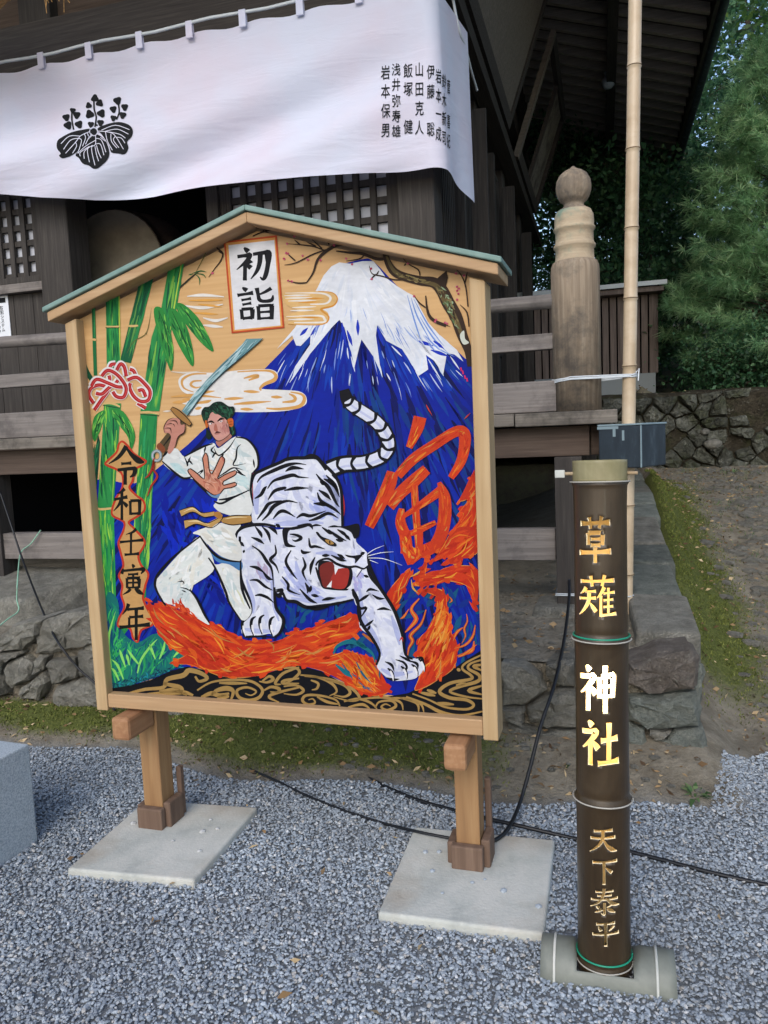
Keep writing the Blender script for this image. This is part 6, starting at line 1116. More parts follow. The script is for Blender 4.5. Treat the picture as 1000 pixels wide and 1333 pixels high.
# ================================================================== pole, strings, granite, cables
def props():
    c = bloc(815, 775, by=-.10); top = bloc(827, 0, by=-.10); d = (top - c) / (top.z - c.z); r = random.Random(3)
    zs = []; z = .50; prof = []; P = []
    nodes = [.72, 1.08, 1.43, 1.785, 2.12, 2.46, 2.835, 3.22, 3.62, 4.03, 4.46, 4.9, 5.3]
    for z in sorted(set([.5, 5.6] + [n + o for n in nodes for o in (-.02, -.006, 0, .005, .02)])):
        p = c + d * (z - c.z); rr = .0345 - .0012 * (z - 1); k = min(abs(z - n) for n in nodes)
        if k < .0055: rr *= 1.10
        elif k < .008: rr *= .97
        P.append(p); prof.append(rr)
    po = tube('bamboo_pole', P, prof, MAT['bam_pale'], None, BM, 20); [tube('node_ring', [tuple(c + d * (n_ + .004 - c.z) + Vector((.0385 * math.cos(a), .0385 * math.sin(a), 0)) * (1 - .035 * (n_ - 1))) for a in np.linspace(0, 6.2832, 21)], .0022, MAT['node'], po, None, 5) for n_ in nodes]; tag(po, 'tall pale bamboo pole tied to the corner railing post', 'pole')
    def tie(z, lab, cx, cr, px_):
        q = c + d * (z - c.z); e = []
        for a in np.linspace(math.pi * .5, math.pi * 1.5, 14): e.append((cx + cr * math.cos(a), cr * math.sin(a), z + .004 * math.sin(a * 3)))
        for a in np.linspace(-math.pi * .5, math.pi * .5, 10): e.append((q.x + .038 * math.cos(a), q.y + .038 * math.sin(a), z))
        e.append(e[0]); o = empty('string_tie', BM, lab, 'string')
        for dz in (-.006, 0.0, .006): tube('strand', [(x, y, zz + dz + r.uniform(-.002, .002)) for x, y, zz in e], .0032, MAT['string_white'], o, None, 6)
        tube('loose_end', [(q.x + .03, q.y - .045, z + .012), (q.x + .045, q.y - .05, z + .03), (q.x + .04, q.y - .05, z - .03)], .003, MAT['string_white'], o, None, 6)
    tie(1.742, 'white string tying the bamboo pole to the railing post', 0, .128, 0); q = c + d * (.612 - c.z); o = empty('string_tie', BM, 'white string around the foot of the corner deck strut', 'string')
    for dz in (-.005, .003): tube('strand', [(-.126, -.106, .612 + dz), (-.126, .046, .612 + dz), (.026, .048, .612 + dz), (q.x + .02, q.y + .037, .612), (q.x + .038, q.y, .612), (q.x + .015, q.y - .037, .612), (.03, -.106, .612 + dz), (-.126, -.106, .612 + dz)], .0035, MAT['string_white'], o, None, 6)
    # granite block at the left edge
    A_ = gnd(50, 1097); B_ = gnd(-40, 1157); h = None
    dr = (B_ - A_).normalized(); nl = Vector((-dr.y, dr.x, 0)); nl = nl if nl.x < 0 else -nl
    h = hit(37, 969, A_, -nl).z
    V = [A_, A_ + dr * .9, A_ + dr * .9 + nl * .5, A_ + nl * .5]; V = [Vector((p.x, p.y, -.03)) for p in V] + [Vector((p.x, p.y, h)) for p in V]
    f = BF if dr.cross(nl).z > 0 else [tuple(reversed(q)) for q in BF]
    o = bevel(mesh('granite_block', [p - A_ for p in V], f, MAT['granite'], None, Matrix.Translation(A_)), .006, 2); tag(o, 'rough grey granite block at the left edge of the gravel', 'block')
    # cables
    def cab(nm, pts, lab, rr=.0068, mat='cable'):
        o = tube(nm, crom([tuple(p) for p in pts], 8), rr, MAT[mat], None, None, 8); return tag(o, lab, 'cable')
    G = lambda px, py, z=.014: gnd(px, py, z)
    def fw(px, py, by): return BM @ bloc(px, py, by=by)
    a = [fw(741, 755, -.12), fw(741, 778, -.25), fw(735, 830, -.62), fw(724, 880, -.86)]
    pts = a + [gnd(704, 945, .30), gnd(690, 1000, .16), gnd(677, 1045, .06), gnd(662, 1078, .045), gnd(646, 1093, .045), gnd(625, 1098, .045)]
    pts[3] = fw(722, 890, -1.02)
    cab('power_cable', pts, 'thick black cable hanging from the deck strut to the right slab', .0075)
    cab('power_cable', [G(228, 966, .05), G(262, 980), G(300, 991), G(350, 1012), G(400, 1036), G(450, 1056), G(500, 1072), G(545, 1083, .044), G(590, 1092, .044)], 'thin black cable curving over the gravel between the two board legs', .0055)
    cab('power_cable', [fw(300, 895, -.95), G(366, 937, .08), G(400, 962, .04), G(440, 990), G(490, 1018), G(540, 1040), G(588, 1054), G(632, 1065, .03), G(680, 1076, .03), G(740, 1090), G(800, 1104), G(860, 1119), G(930, 1137), G(1010, 1155), G(1120, 1182)], 'long black cable crossing behind the board to the right edge', .0075)
    pc = [fw(0, 640, -.10), fw(15, 685, -.12), fw(30, 730, -.2), fw(50, 782, -.55), fw(72, 830, -.9), fw(100, 868, -.93), fw(126, 892, -.93), fw(150, 925, -.98)]
    cab('power_cable', pc, 'grey black cable slanting down the rubble wall at the left', .006)
    cab('thin_cord', [fw(53, 690, -.06), fw(40, 708, -.075), fw(27, 720, -.09), fw(23, 755, -.46), fw(22, 780, -.50), fw(24, 795, -.52), fw(10, 806, -.6), fw(-10, 822, -.7)], 'thin pale green cord dangling over the flat footing stone', .004, 'cord_green')
props()

# ================================================================== banner
def banner():
    R0 = random.Random(6); S = []; cr = .10; fx = -.86
    # path in plan: along the front, round the corner, back along the side
    path = [(-7.4 + i * (6.44 / 120), .95) for i in range(121)] 
    for k in range(1, 9): a = k / 8 * math.pi / 2; path.append((-.96 + cr * math.sin(a), .95 + cr * (1 - math.cos(a))))
    for k in range(1, 15): path.append((fx + .085 * k / 14, .95 + cr + k * .60 / 14))
    zt_, N = 4.365, 46
    def bot(bx, by):
        if by > 1.06: return 3.235 - .055 * sm(1.05, 1.66, by)
        return float(np.interp(bx, [-7.4, -6, -4.36, -3.95, -3.535, -3.0, -2.4, -1.81, -1.3, -1.05, -.9, -.86], [3.9, 3.75, 3.49, 3.41, 3.355, 3.31, 3.285, 3.273, 3.252, 3.244, 3.238, 3.235]))
    V = []; nv = len(path); nrm = []
    for i, (x, y) in enumerate(path):
        a, b = path[max(0, i - 1)], path[min(nv - 1, i + 1)]; tx, ty = b[0] - a[0], b[1] - a[1]; l = math.hypot(tx, ty); nrm.append((ty / l, -tx / l))
    arc = 0
    for i, (x, y) in enumerate(path):
        if i: arc += math.hypot(x - path[i - 1][0], y - path[i - 1][1])
        zb = bot(x, y); s = arc - 6.44                     # 0 at the corner, negative along the front
        for j in range(N + 1):
            t = j / N; z = zt_ + (zb - zt_) * t + .012 * math.sin(x * 14.2) * (1 - t) ** 6
            # slack cloth: long swags falling from the tied corner towards the lower left
            ph = (z - 3.3) * 8.0 - 1.1 * (max(0, s + 3.4)) ** 1.6 * (1 if s > -3.4 else 0) + .35 * s
            ph2 = (z - 3.3) * 15.0 - 1.9 * (max(0, s + 3.6)) ** 1.5 + .6 * math.sin(s * 1.3)
            amp = t * (1 - .25 * t) * sm(.35, -.5, s) if False else t ** .8 * (1 - sm(-.4, .2, s)) * sm(-7.2, -4.0, s + .5)
            dsp = .075 * amp * math.sin(ph) + .03 * amp * math.sin(ph2 + 1) + .05 * t * math.exp(-((s + 1.8) / 1.6) ** 2) + .012 * t * math.sin(s * 11) * sm(-.9, -.1, s)
            V.append((x + nrm[i][0] * dsp, y + nrm[i][1] * dsp, z))
    F = [(i * (N + 1) + j, (i + 1) * (N + 1) + j, (i + 1) * (N + 1) + j + 1, i * (N + 1) + j + 1) for i in range(nv - 1) for j in range(N)]
    F = [tuple(reversed(f)) for f in F]
    b = mesh('banner', V, F, MAT['cloth'], None, BM, True); tag(b, 'wide white cloth banner with a black leaf crest and names', 'banner')
    bvh = BVHTree.FromPolygons([Vector(v) for v in V], F)
    def onc(px, py, off):
        o = BI @ CO; d = (BI.to_3x3() @ ray(px, py)).normalized(); h = bvh.ray_cast(o, d)
        if h[0] is None: return None
        n = h[1] if h[1].dot(d) < 0 else -h[1]; return h[0] + n * off
    def decal(nm, polys, mat, off, grid=3.0, par=b):
        VV, FF = [], []
        for P in polys:
            xs = [p[0] for p in P]; ys = [p[1] for p in P]; vs = [Vector(p) for p in P]; n = len(vs); ed = [(i, (i + 1) % n) for i in range(n)]
            gx = min(xs) + grid / 2
            while gx < max(xs):
                gy = min(ys) + grid / 2
                while gy < max(ys):
                    if inpoly(gx, gy, P): vs.append(Vector((gx, gy)))
                    gy += grid
                gx += grid
            r = delaunay_2d_cdt(vs, ed, [], 0, 1e-5); base = len(VV); ok = []
            for v in r[0]:
                p = onc(v.x, v.y, off); ok.append(p is not None); VV.append(p if p is not None else Vector((0, 0, 0)))
            for f in r[2]:
                c = sum((r[0][i] for i in f), Vector((0, 0))) / len(f)
                if inpoly(c.x, c.y, P) and all(ok[i] for i in f): FF.append(tuple(i + base for i in f))
        return mesh(nm, VV, FF, mat, par)
    z = zt(60, 110, .13); polys = []
    sm_ = lambda p: z(crom(p, 3, True))
    polys.append(sm_([(455, 448), (380, 452), (260, 480), (160, 530), (115, 570), (112, 640), (150, 690), (132, 712), (165, 738), (230, 722), (290, 690), (370, 625), (440, 520)]))
    polys.append(sm_([(512, 448), (600, 402), (720, 376), (820, 398), (870, 450), (862, 520), (815, 575), (828, 635), (790, 698), (720, 690), (655, 680), (632, 610), (560, 500)]))
    polys.append(sm_([(490, 500), (560, 525), (612, 590), (638, 690), (612, 760), (570, 800), (522, 838), (475, 842), (430, 812), (370, 792), (330, 735), (298, 705), (350, 640), (420, 560)]))
    polys.append(z([(482 + 31 * math.cos(a), 473 + 33 * math.sin(a)) for a in np.linspace(0, 5.98, 20)]))
    for x, y, r in [(270, 262, 30), (205, 332, 38), (310, 308, 38), (222, 412, 42), (332, 402, 40), (492, 140, 40), (430, 212, 32), (540, 190, 38), (440, 300, 44), (556, 292, 42), (452, 402, 32), (548, 385, 34), (718, 165, 42), (676, 250, 36), (790, 228, 36), (678, 338, 32), (770, 308, 36)]:
        ph = math.atan2(y - 420, x - 480) ; polys.append(z([(x + r * (.92 + .16 * math.cos(3 * (a - ph))) * math.cos(a), y + r * (.92 + .16 * math.cos(3 * (a - ph))) * math.sin(a)) for a in np.linspace(0, 6.0, 22)]))
    for L in ([(262, 290), (262, 360), (280, 455)], [(482, 170), (485, 250), (505, 330), (492, 430)], [(728, 200), (735, 280), (708, 352)], [(505, 340), (500, 400), (520, 410)]): polys.append(ribbon(z(L), [2.0] * len(L), 4))
    decal('crest', polys, MAT['ink'], .004)
    wv = []
    for L in ([(330, 540), (300, 580), (200, 690)], [(330, 540), (360, 560), (340, 640), (320, 690)], [(330, 540), (250, 560), (180, 650)], [(350, 520), (240, 520), (155, 595)], [(440, 475), (360, 510), (330, 540)], [(390, 500), (400, 540), (370, 620)], [(300, 580), (310, 620), (270, 690)], [(420, 490), (430, 520)],
              [(520, 468), (640, 480), (700, 520), (780, 650)], [(700, 520), (680, 560), (735, 635)], [(655, 495), (660, 570), (715, 640)], [(600, 475), (620, 570), (670, 660)], [(640, 478), (740, 500), (800, 540)], [(600, 470), (720, 450), (830, 500)], [(560, 460), (700, 410), (840, 455)], [(710, 530), (760, 540), (795, 590)],
              [(500, 505), (500, 600), (460, 640), (495, 810)], [(500, 600), (550, 600), (585, 710)], [(510, 610), (530, 680), (558, 740)], [(495, 620), (510, 700), (532, 770)], [(480, 615), (420, 650), (440, 780)], [(470, 610), (390, 670), (388, 745)], [(440, 620), (350, 680), (348, 720)], [(500, 560), (400, 620), (325, 690)], [(500, 540), (560, 560), (605, 680)], [(440, 520), (400, 600)], [(550, 530), (600, 570)]):
        q = z(L); wv.append(ribbon(q, [.95] * len(q), 4))
    wv.append(ribbon(z([(482 + 40 * math.cos(a), 473 + 42 * math.sin(a)) for a in np.linspace(0, 6.28, 16)]), [.9] * 16, 2))
    decal('crest_veins', wv, MAT['cloth'], .0065, 4.0)
    zn = zt(480, 60, .15)
    VV, FF = [], []
    for chars, x, w, ys in (('岩本保男', 148, 82, (230, 395, 562, 728)), ('浅井弥寿雄', 240, 80, (205, 338, 475, 608, 738)), ('飯塚健', 344, 84, (215, 375, 700)), ('山田克人', 441, 80, (205, 372, 540, 708)), ('伊藤聡', 538, 68, (225, 395, 722)), ('岩本一成', 604, 50, (262, 430, 590, 762)), ('鈴木新司', 651, 38, (305, 470, 630, 795)), ('菅喜紀', 690, 28, (352, 655, 825))):
        for i, (ch, yc) in enumerate(zip(chars, ys)):
            v, f = glyph_mesh('', ch, None, None, None, 0.007, True); h = 132 if len(chars) < 5 else 116; n = len(VV); good = True; pts = []
            for p in v:
                q = zn([(x + p.x * w, yc + (.38 - p.y) * h + p.x * (10 if x > 560 else -5))])[0]; c = onc(q[0], q[1], .0045); good &= c is not None; pts.append(c)
            if good: VV += pts; FF += [tuple(a + n for a in g) for g in f]
    mesh('names', VV, FF, MAT['ink'], b)
    # rope and tabs
    rope = tube('rope', [(x, .93 + (0 if i < 121 else y - .95), 4.43 + .008 * math.sin(x * 7)) for i, (x, y) in enumerate(path[:121:4])] + [(-.84, 1.0, 4.42), (-.8, 1.2, 4.40)], .011, MAT['string_white'], b, None, 8)
    x = -7.1
    for px in (52, 115, 182, 248, 318, 393, 470, 545):
        c = bloc(px, 60, by=.93); boxes('tab', [(c.x - .026, c.x + .026, .918, .93, 4.33, 4.445), (c.x - .026, c.x + .026, .944, .95, 4.36, 4.445)], MAT['cloth'], b, bv=.003)
    e = [bloc(588, -10, bx=-.84), bloc(598, 40, bx=-.80), bloc(606, 62, bx=-.79), bloc(613, 90, bx=-.785), bloc(621, 117, bx=-.78)]
    tube('rope_tail', crom([tuple(p) for p in e], 5), .010, MAT['string_white'], b, None, 8)
banner()

# ================================================================== shed
def shed():
    by = 7.3; e = empty('shed', BM, 'small slatted timber shed with pale metal roof behind the railing', 'shed')
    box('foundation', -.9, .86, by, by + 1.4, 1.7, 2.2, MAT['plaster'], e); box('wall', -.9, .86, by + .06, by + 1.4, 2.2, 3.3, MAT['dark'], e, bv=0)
    x = -.9
    while x < .86: box('slat', x, x + .085, by + .0, by + .05, 2.2, 3.28, MAT['shed'], e, bv=.003); x += .105
    y = by + .06
    while y < by + 1.4: box('slat', .862, .9, y, y + .085, 2.2, 3.28, MAT['shed'], e, bv=.003); y += .105
    V = [(-1.05, by - .25, 3.36), (1.0, by - .25, 3.36), (1.12, by + 1.6, 3.62), (-1.05, by + 1.6, 3.62), (-1.05, by - .25, 3.42), (1.0, by - .25, 3.42), (1.08, by + 1.6, 3.68), (-1.05, by + 1.6, 3.68)]
    mesh('roof', V, BF, MAT['metal_grey'], e); box('eave_board', -1.0, .96, by - .2, by + 1.5, 3.285, 3.352, MAT['shed'], e)
shed()

# ================================================================== planting
def shade_attr(o, vals):
    at = o.data.attributes.new('shade', 'FLOAT', 'FACE'); at.data.foreach_set('value', np.asarray(vals, 'f'))
def fast(name, V, n_per, mat, parent, shades, mw=None, smooth=False):
    """V: (k, n_per, 3) polygons"""
    k = len(V); me = bpy.data.meshes.new(name); me.vertices.add(k * n_per); me.vertices.foreach_set('co', V.astype('f').ravel())
    me.loops.add(k * n_per); me.loops.foreach_set('vertex_index', np.arange(k * n_per, dtype='i')); me.polygons.add(k)
    me.polygons.foreach_set('loop_start', np.arange(0, k * n_per, n_per, dtype='i')); me.update(calc_edges=True); me.materials.append(mat)
    o = bpy.data.objects.new(name, me); link(o, parent, mw); shade_attr(o, shades); return o
def frames(d, r):
    d = d / np.linalg.norm(d, axis=1, keepdims=True); u = np.cross(d, r.normal(size=d.shape)); u /= np.linalg.norm(u, axis=1, keepdims=True) + 1e-9; return d, u
def leaves(P, D, r, L, W, fold=.25):
    """pointed leaf quads at P along D"""
    d, u = frames(D, r); n = np.cross(d, u); L = L[:, None]; W = W[:, None]
    return np.stack([P, P + d * L * .45 + u * W + n * L * fold * .3, P + d * L - n * L * fold * .4, P + d * L * .45 - u * W + n * L * fold * .3], 1)
def limb_tree(seed, H, spread, nl, r0, sub=3, start=.25, rise=.5):
    """trunk plus limbs; returns tube geometry and limb tip points with directions"""
    r = np.random.default_rng(seed); V, F = [], []; tips = []
    def add(p, rr, n=7):
        v, f = tubev(p, rr, n); k = len(V); V.extend(v); F.extend([tuple(a + k for a in q) for q in f])
    tr = [np.array((0, 0, -.3))]; 
    for i in range(1, 9): tr.append(np.array((r.normal() * .05 * H * .3 * i / 8, r.normal() * .05 * H * .3 * i / 8, H * i / 8)))
    add([Vector(t) for t in tr], [r0 * (1 - .85 * i / 8) for i in range(9)], 9)
    for k in range(nl):
        t = start + (1 - start) * (k + r.random()) / nl; i = t * 8; i0 = min(7, int(i)); b = tr[i0] + (tr[i0 + 1] - tr[i0]) * (i - i0); a = k * 2.399 + r.normal() * .4; l = spread(t) * r.uniform(.75, 1.15)
        d = np.array((math.cos(a), math.sin(a), rise * r.uniform(.5, 1.4))); e = b + d * l; m = b + d * l * .5 + np.array((0, 0, .06 * l))
        add([Vector(b), Vector(m), Vector(e)], [r0 * .3 * (1.1 - t), r0 * .18 * (1.1 - t), .006], 5)
        for s in np.linspace(.35, 1.0, 6):
            p = b + (e - b) * s; tips.append((p, d, l))
            for q in range(sub):
                a2 = a + r.uniform(-1.2, 1.2); d2 = np.array((math.cos(a2), math.sin(a2), r.uniform(-.2, .6))); l2 = l * r.uniform(.12, .35); e2 = p + d2 * l2; tips.append((e2, d2, l2))
                if r.random() < .5: add([Vector(p), Vector(e2)], [.008 * (1.1 - t) + .003, .002], 4)
    return V, F, tips
def broad(name, base, seed, H, R, nleaf, lab, cat, mat, leaf=(.07, .12), nl=26, r0=.12, group=None, start=.25, cl=.22, prof=None):
    e = empty(name, BM @ Matrix.Translation(base), lab, cat, group); r = np.random.default_rng(seed + 50)
    prof = prof or (lambda t: R * (1.15 - .75 * abs(t - .5)))
    V, F, tips = limb_tree(seed, H, prof, nl, r0, 3, start); mesh('trunk', V, F, MAT['bark'], e, None, True)
    T = np.array([t[0] for t in tips]); D = np.array([t[1] for t in tips]); idx = r.integers(0, len(T), nleaf); P = T[idx] + r.normal(size=(nleaf, 3)) * cl; d = D[idx] * .5 + r.normal(size=(nleaf, 3)) * .8; d[:, 2] -= .25
    L = r.uniform(*leaf, nleaf); Q = leaves(P, d, r, L, L * r.uniform(.2, .34, nleaf)); cs = r.random(len(T)); sh = np.clip(.55 * cs[idx] + .45 * r.random(nleaf), 0, 1)
    fast('crown', Q, 4, MAT[mat], e, sh); return e
def conifer(base, seed, H, R, lab, nb=150, scale=1.0, group=None):
    e = empty('conifer_tree', BM @ Matrix.Translation(base), lab, 'tree', group); r = np.random.default_rng(seed); V, F = [], []
    def add(p, rr, n=6):
        v, f = tubev(p, rr, n); k = len(V); V.extend(v); F.extend([tuple(a + k for a in q) for q in f])
    add([Vector((.04 * math.sin(i), .04 * math.cos(i * 1.3), H * i / 8 - .2)) for i in range(9)], [.09 * (1.02 - i / 8) + .006 for i in range(9)], 8); T, D = [], []
    for k in range(nb):
        t = (k + r.random()) / nb; h = H * (.04 + .94 * t); a = k * 2.399 + r.normal() * .3; l = R * (1 - t) ** .62 * r.uniform(.65, 1.12) + .12; up = .35 + .5 * t
        b = np.array((0, 0, h)); pts = [b]
        for s in (.25, .5, .75, 1.0): pts.append(b + np.array((math.cos(a) * l * s, math.sin(a) * l * s, l * (up * s - .42 * s * s + .25 * s ** 3)))) 
        add([Vector(p) for p in pts], [.016 * (1.1 - t), .012 * (1.1 - t), .008, .005, .002], 4)
        nt_ = int(10 + 24 * l)
        for q in range(nt_):
            s = r.uniform(.22, 1) ** .7 * 4; i0 = min(3, int(s)); p = pts[i0] + (pts[i0 + 1] - pts[i0]) * (s - i0); d = pts[i0 + 1] - pts[i0]; d = d / np.linalg.norm(d); sd = np.cross(d, (0, 0, 1)) * r.choice((-1, 1)) * r.uniform(.2, 1.0); dd = d * .8 + sd + np.array((0, 0, r.uniform(-.1, .35))); T.append(p + dd * r.uniform(0, .16) * (.6 + .6 * l)); D.append(dd)
    mesh('trunk', V, F, MAT['bark'], e, None, True)
    T = np.array(T); D = np.array(D); n = 20; P = np.repeat(T, n, 0); d = np.repeat(D / np.linalg.norm(D, axis=1, keepdims=True), n, 0) * .75 + r.normal(size=(len(P), 3)) * .55; d, u = frames(d, r); L = (r.uniform(.10, .19, len(P)) * scale)[:, None]; w = .0046 * scale
    Q = np.stack([P - u * w, P + u * w, P + d * L + np.array((0, 0, -.02)) * scale], 1); cs = r.random(len(T)); sh = np.clip(.6 * np.repeat(cs, n) + .4 * r.random(len(P)), 0, 1)
    fast('crown', Q, 3, MAT['needle'], e, sh); return e
def gz(x, y): return ground_h(x, y)
def planting():
    conifer((2.35, 6.9, gz(2.35, 6.9)), 3, 4.3, 1.25, 'tall feathery blue green conifer beside the slatted shed', 210)
    conifer((3.35, 6.6, gz(3.35, 6.6)), 5, 4.0, 1.15, 'shorter feathery conifer at the right edge behind the mossy wall', 170)
    conifer((3.3, 8.8, gz(3.3, 8.8)), 8, 5.0, 1.3, 'rear feathery conifer rising between the two nearer ones', 170)
    broad('broadleaf_tree', (3.5, 6.0, gz(3.5, 6.0)), 21, 6.2, 1.9, 8000, 'glossy broadleaf tree overhanging the conifers at the upper right', 'tree', 'leaf', (.07, .13), 34, .12, None, .6)
    for k, (x, y, H, R, lab) in enumerate([(.9, 8.9, 3.0, 1.2, 'dark evergreen shrub behind the slatted shed roof'), (1.75, 6.2, .5, .35, 'low dark shrub at the shed corner above the mossy wall'), (2.5, 6.1, .6, .5, 'low dark shrub under the tall conifer'), (-.6, 10.4, 4.8, 1.4, 'dark evergreen shrub beyond the far end of the deck'), (1.6, 11.2, 5.2, 1.8, 'tall dark evergreen filling the gap under the eave'), (-.2, 13.0, 6.0, 2.2, 'dark evergreen seen between the hall wall and the finial post'), (.5, 10.6, 4.0, 1.5, 'dark evergreen right behind the finial post ball')]):
        broad('evergreen_shrub', (x, y, gz(x, y) - .1), 40 + k, H, R, int(3400 + 4200 * R), lab, 'shrub', 'leaf_dark', (.07, .13) if H > 1 else (.035, .07), 24, .05, None, .05, .18)
    labs = ['slender dark forest tree standing just right of the eave', 'dark forest tree second from the eave', 'forest tree behind the broadleaf crown', 'forest tree at the far right background', 'distant forest tree beyond the shed', 'distant forest tree high on the hill', 'distant forest tree behind the hall', 'distant forest tree left of the hill crest']
    for k, (x, y, H, R) in enumerate([(2.0, 15, 7, 1.4), (4.6, 14.5, 10, 2.2), (6.5, 13, 9, 2.3), (8.5, 15, 10, 2.6), (.6, 16, 8, 2.2), (4, 20, 11, 2.8), (-2.5, 18, 10, 3.0), (7.5, 21, 11, 3.0)]):
        broad('forest_tree', (x, y, gz(x, y) - .2), 70 + k, H, R, (1500, 2600, 3800)[min(k, 2)], labs[k], 'tree', 'leaf_dark', (.16, .28), 30, .16, 'forest trees on the hill', .2, .32)
    # weeds at the foot of the wall corner
    def weed(px, py, seed, n, L, lab, by=None):
        p = gnd(px, py, .02); r = np.random.default_rng(seed); e = None; Q = []
        for i in range(n):
            a = r.uniform(0, 6.28); l = r.uniform(.6, 1) * L; el = r.uniform(.2, 1.1); d = np.array((math.cos(a) * math.cos(el), math.sin(a) * math.cos(el), math.sin(el))); s = np.array((-math.sin(a), math.cos(a), 0)); w = l * r.uniform(.07, .13); m = d * l * .55; t = d * l + np.array((0, 0, -.3 * l))
            Q.append([np.zeros(3) - s * w * .3, np.zeros(3) + s * w * .3, m + s * w, m - s * w]); Q.append([m - s * w, m + s * w, t + s * .002, t - s * .002])
        Q = np.array(Q); o = fast('weed', Q, 4, MAT['weed'], None, r.random(len(Q)), Matrix.Translation(p)); tag(o, lab, 'weed')
    weed(895, 1008, 1, 22, .13, 'clump of green weeds at the foot of the wall corner'); weed(862, 1022, 2, 16, .09, 'small weed rosette left of the wall corner clump'); weed(905, 1040, 3, 16, .10, 'flat weed rosette in the gravel below the wall corner'); weed(740, 1005, 4, 10, .16, 'thin bladed weed beside the bamboo sign stem'); weed(985, 590, 5, 3, .02, 'tiny weed') if False else None
    # ferns and grass along the top and foot of the mossy wall
    for k, (x, y, n, L, lab) in enumerate([(2.05, 5.36, 16, .22, 'fern hanging from the mossy wall at the right edge'), (1.3, 5.62, 14, .2, 'grass clump on top of the mossy wall below the tall conifer'), (.75, 5.66, 12, .16, 'grass clump on top of the mossy wall below the shed'), (1.75, 5.6, 14, .2, 'grass clump on top of the mossy wall near the right edge'), (1.5, 4.9, 10, .12, 'low weed at the foot of the mossy wall')]):
        r = np.random.default_rng(90 + k); Q = []
        for i in range(n):
            a = r.uniform(0, 6.28); l = r.uniform(.6, 1) * L; el = r.uniform(.3, 1.2); d = np.array((math.cos(a) * math.cos(el), math.sin(a) * math.cos(el), math.sin(el))); s_ = np.array((-math.sin(a), math.cos(a), 0)); w = l * .06; m = d * l * .55; t = d * l + np.array((0, 0, -.45 * l)); Q.append([-s_ * w * .4, s_ * w * .4, m + s_ * w, m - s_ * w]); Q.append([m - s_ * w, m + s_ * w, t + s_ * .002, t - s_ * .002])
        Q = np.array(Q); zz = ground_h(x, y) if abs(y - 5.36) > .01 else 1.6; o = fast('weed', Q, 4, MAT['weed'], None, r.random(len(Q)), BM @ Matrix.Translation((x, y, zz))); tag(o, lab, 'weed')
    # moss tufts, leaf litter, path rubble: uncountable
    r = np.random.default_rng(5)
    def scatter(n, test, x0, x1, y0, y1):
        P = []
        while len(P) < n:
            x, y = r.uniform(x0, x1), r.uniform(y0, y1)
            if r.random() < test(x, y): P.append((x, y, ground_h(x, y)))
        return np.array(P)
    mt = lambda x, y: (sm(gravel_edge(x) + .04, gravel_edge(x) + .2, y) * (1 - sm(-.75, -.1, x)) * (.35 + .65 * (wob(x * 3, y * 3) > -.1))) if x < .45 else (1 - sm(.75, 1.2, x + .1 * wob(x * 4, y * 3))) * sm(-.6, .2, y) * (1 if x > .56 else 0) * (.4 + .6 * (wob(x * 3, y * 3) > -.1))
    A_ = scatter(9000, mt, -4.6, .4, -1.3, -.8); B_ = scatter(13000, mt, .56, 1.3, -.7, 4.6); P = np.concatenate([A_, B_]); n = len(P); d = r.normal(size=(n, 3)) * .6; d[:, 2] = 1; d, u = frames(d, r); L = r.uniform(.008, .022, n)[:, None]
    o = fast('moss', np.stack([P - u * .0035, P + u * .0035, P + d * L], 1), 3, MAT['moss'], None, r.random(n), BM); tag(o, 'patchy green moss and short grass on the banks', 'moss', kind='stuff')
    F_ = scatter(2200, lambda x, y: (wob(x * 3, y * 3) > .05) * .9 + .1, 1.0, 3.4, -.1, 5.3); n = len(F_); d = r.normal(size=(n, 3)) * .6; d[:, 2] = 1; d, u = frames(d, r); L = r.uniform(.02, .06, n)[:, None]
    o = fast('path_grass', np.stack([F_ - u * .003, F_ + u * .003, F_ + d * L], 1), 3, MAT['weed'], None, r.random(n), BM); tag(o, 'sparse short grass tufts on the stony slope', 'grass', kind='stuff')
    A_ = scatter(900, lambda x, y: .9 * sm(gravel_edge(x), gravel_edge(x) + .1, y), -4.6, .5, -1.3, -.82); B_ = scatter(4200, lambda x, y: 1, .58, 3.2, -.7, 5.3); C_ = scatter(120, lambda x, y: 1, -3.5, 2, -3, -1.3); D_ = scatter(900, lambda x, y: 1, .5, 4, 5.6, 7); C_[:, 2] += .014
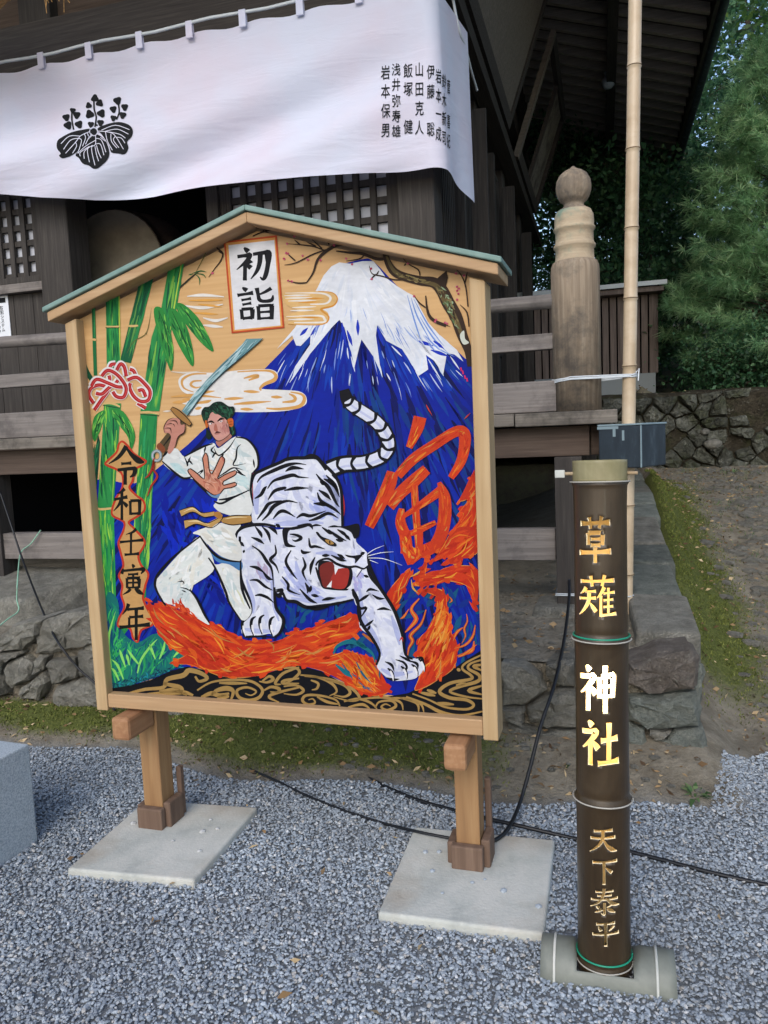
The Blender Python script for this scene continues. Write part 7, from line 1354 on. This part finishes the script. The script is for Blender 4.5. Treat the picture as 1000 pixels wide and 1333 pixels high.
    E_ = scatter(500, lambda x, y: 1, -2, .2, -.75, .6); E_[:, 2] = [.47 + (kerb_z(y) - .52) * sm(-1.2, .2, x) + .1 * sm(-.5, .6, y) * (1 - sm(-1.2, .2, x)) + .02 * wob(x * 2, y * 2) - .01 for x, y, z in E_]
    P = np.concatenate([A_, B_, C_, D_, E_]); n = len(P); P[:, 2] += .006; d = r.normal(size=(n, 3)); d[:, 2] *= .22; L = r.uniform(.014, .045, n); Q = leaves(P, d, r, L, L * r.uniform(.1, .32, n)); o = fast('leaf_litter', Q, 4, MAT['litter'], None, r.random(n), BM); tag(o, 'dry leaves and twigs strewn over the earth slope', 'leaf litter', kind='stuff')
    V, F = [], []; rr = random.Random(9)
    def chip(p, s):
        bm = bmesh.new(); bmesh.ops.create_icosphere(bm, subdivisions=1, radius=s); k = len(V); q = (rr.uniform(.9, 1.5), rr.uniform(.7, 1.2), rr.uniform(.35, .6)); V.extend([(p[0] + v.co.x * q[0] * rr.uniform(.85, 1.15), p[1] + v.co.y * q[1], p[2] + v.co.z * q[2]) for v in bm.verts]); F.extend([tuple(v.index + k for v in f.verts) for f in bm.faces]); bm.free()
    for p in scatter(1000, lambda x, y: math.exp(-((x - 1.25 - .05 * y) / .28) ** 2) + .12, .8, 3.2, -.6, 5.3): chip(p, rr.choice((.012, .018, .025, .045)) * rr.uniform(.7, 1.3))
    for p in scatter(70, lambda x, y: math.exp(-((x - 1.45 - .08 * y) / .35) ** 2) + .05, .85, 3.4, -.1, 5.2): p[2] -= .012; chip(p, rr.uniform(.045, .095))
    for p in scatter(90, lambda x, y: sm(gravel_edge(x), gravel_edge(x) + .2, y), -1.2, .55, -1.3, -.85): chip(p, rr.uniform(.008, .022))
    for p in scatter(160, lambda x, y: 1, -1.6, .2, -.75, .8): p[2] = .47 + (kerb_z(p[1]) - .52) * sm(-1.2, .2, p[0]) + .1 * sm(-.5, .6, p[1]) * (1 - sm(-1.2, .2, p[0])) + .02 * wob(p[0] * 2, p[1] * 2) - .02; chip(p, rr.uniform(.008, .03))
    o = mesh('rubble', V, F, MAT['stone'], None, BM); tag(o, 'loose broken stones scattered along the earth path', 'rubble', kind='stuff')
planting()
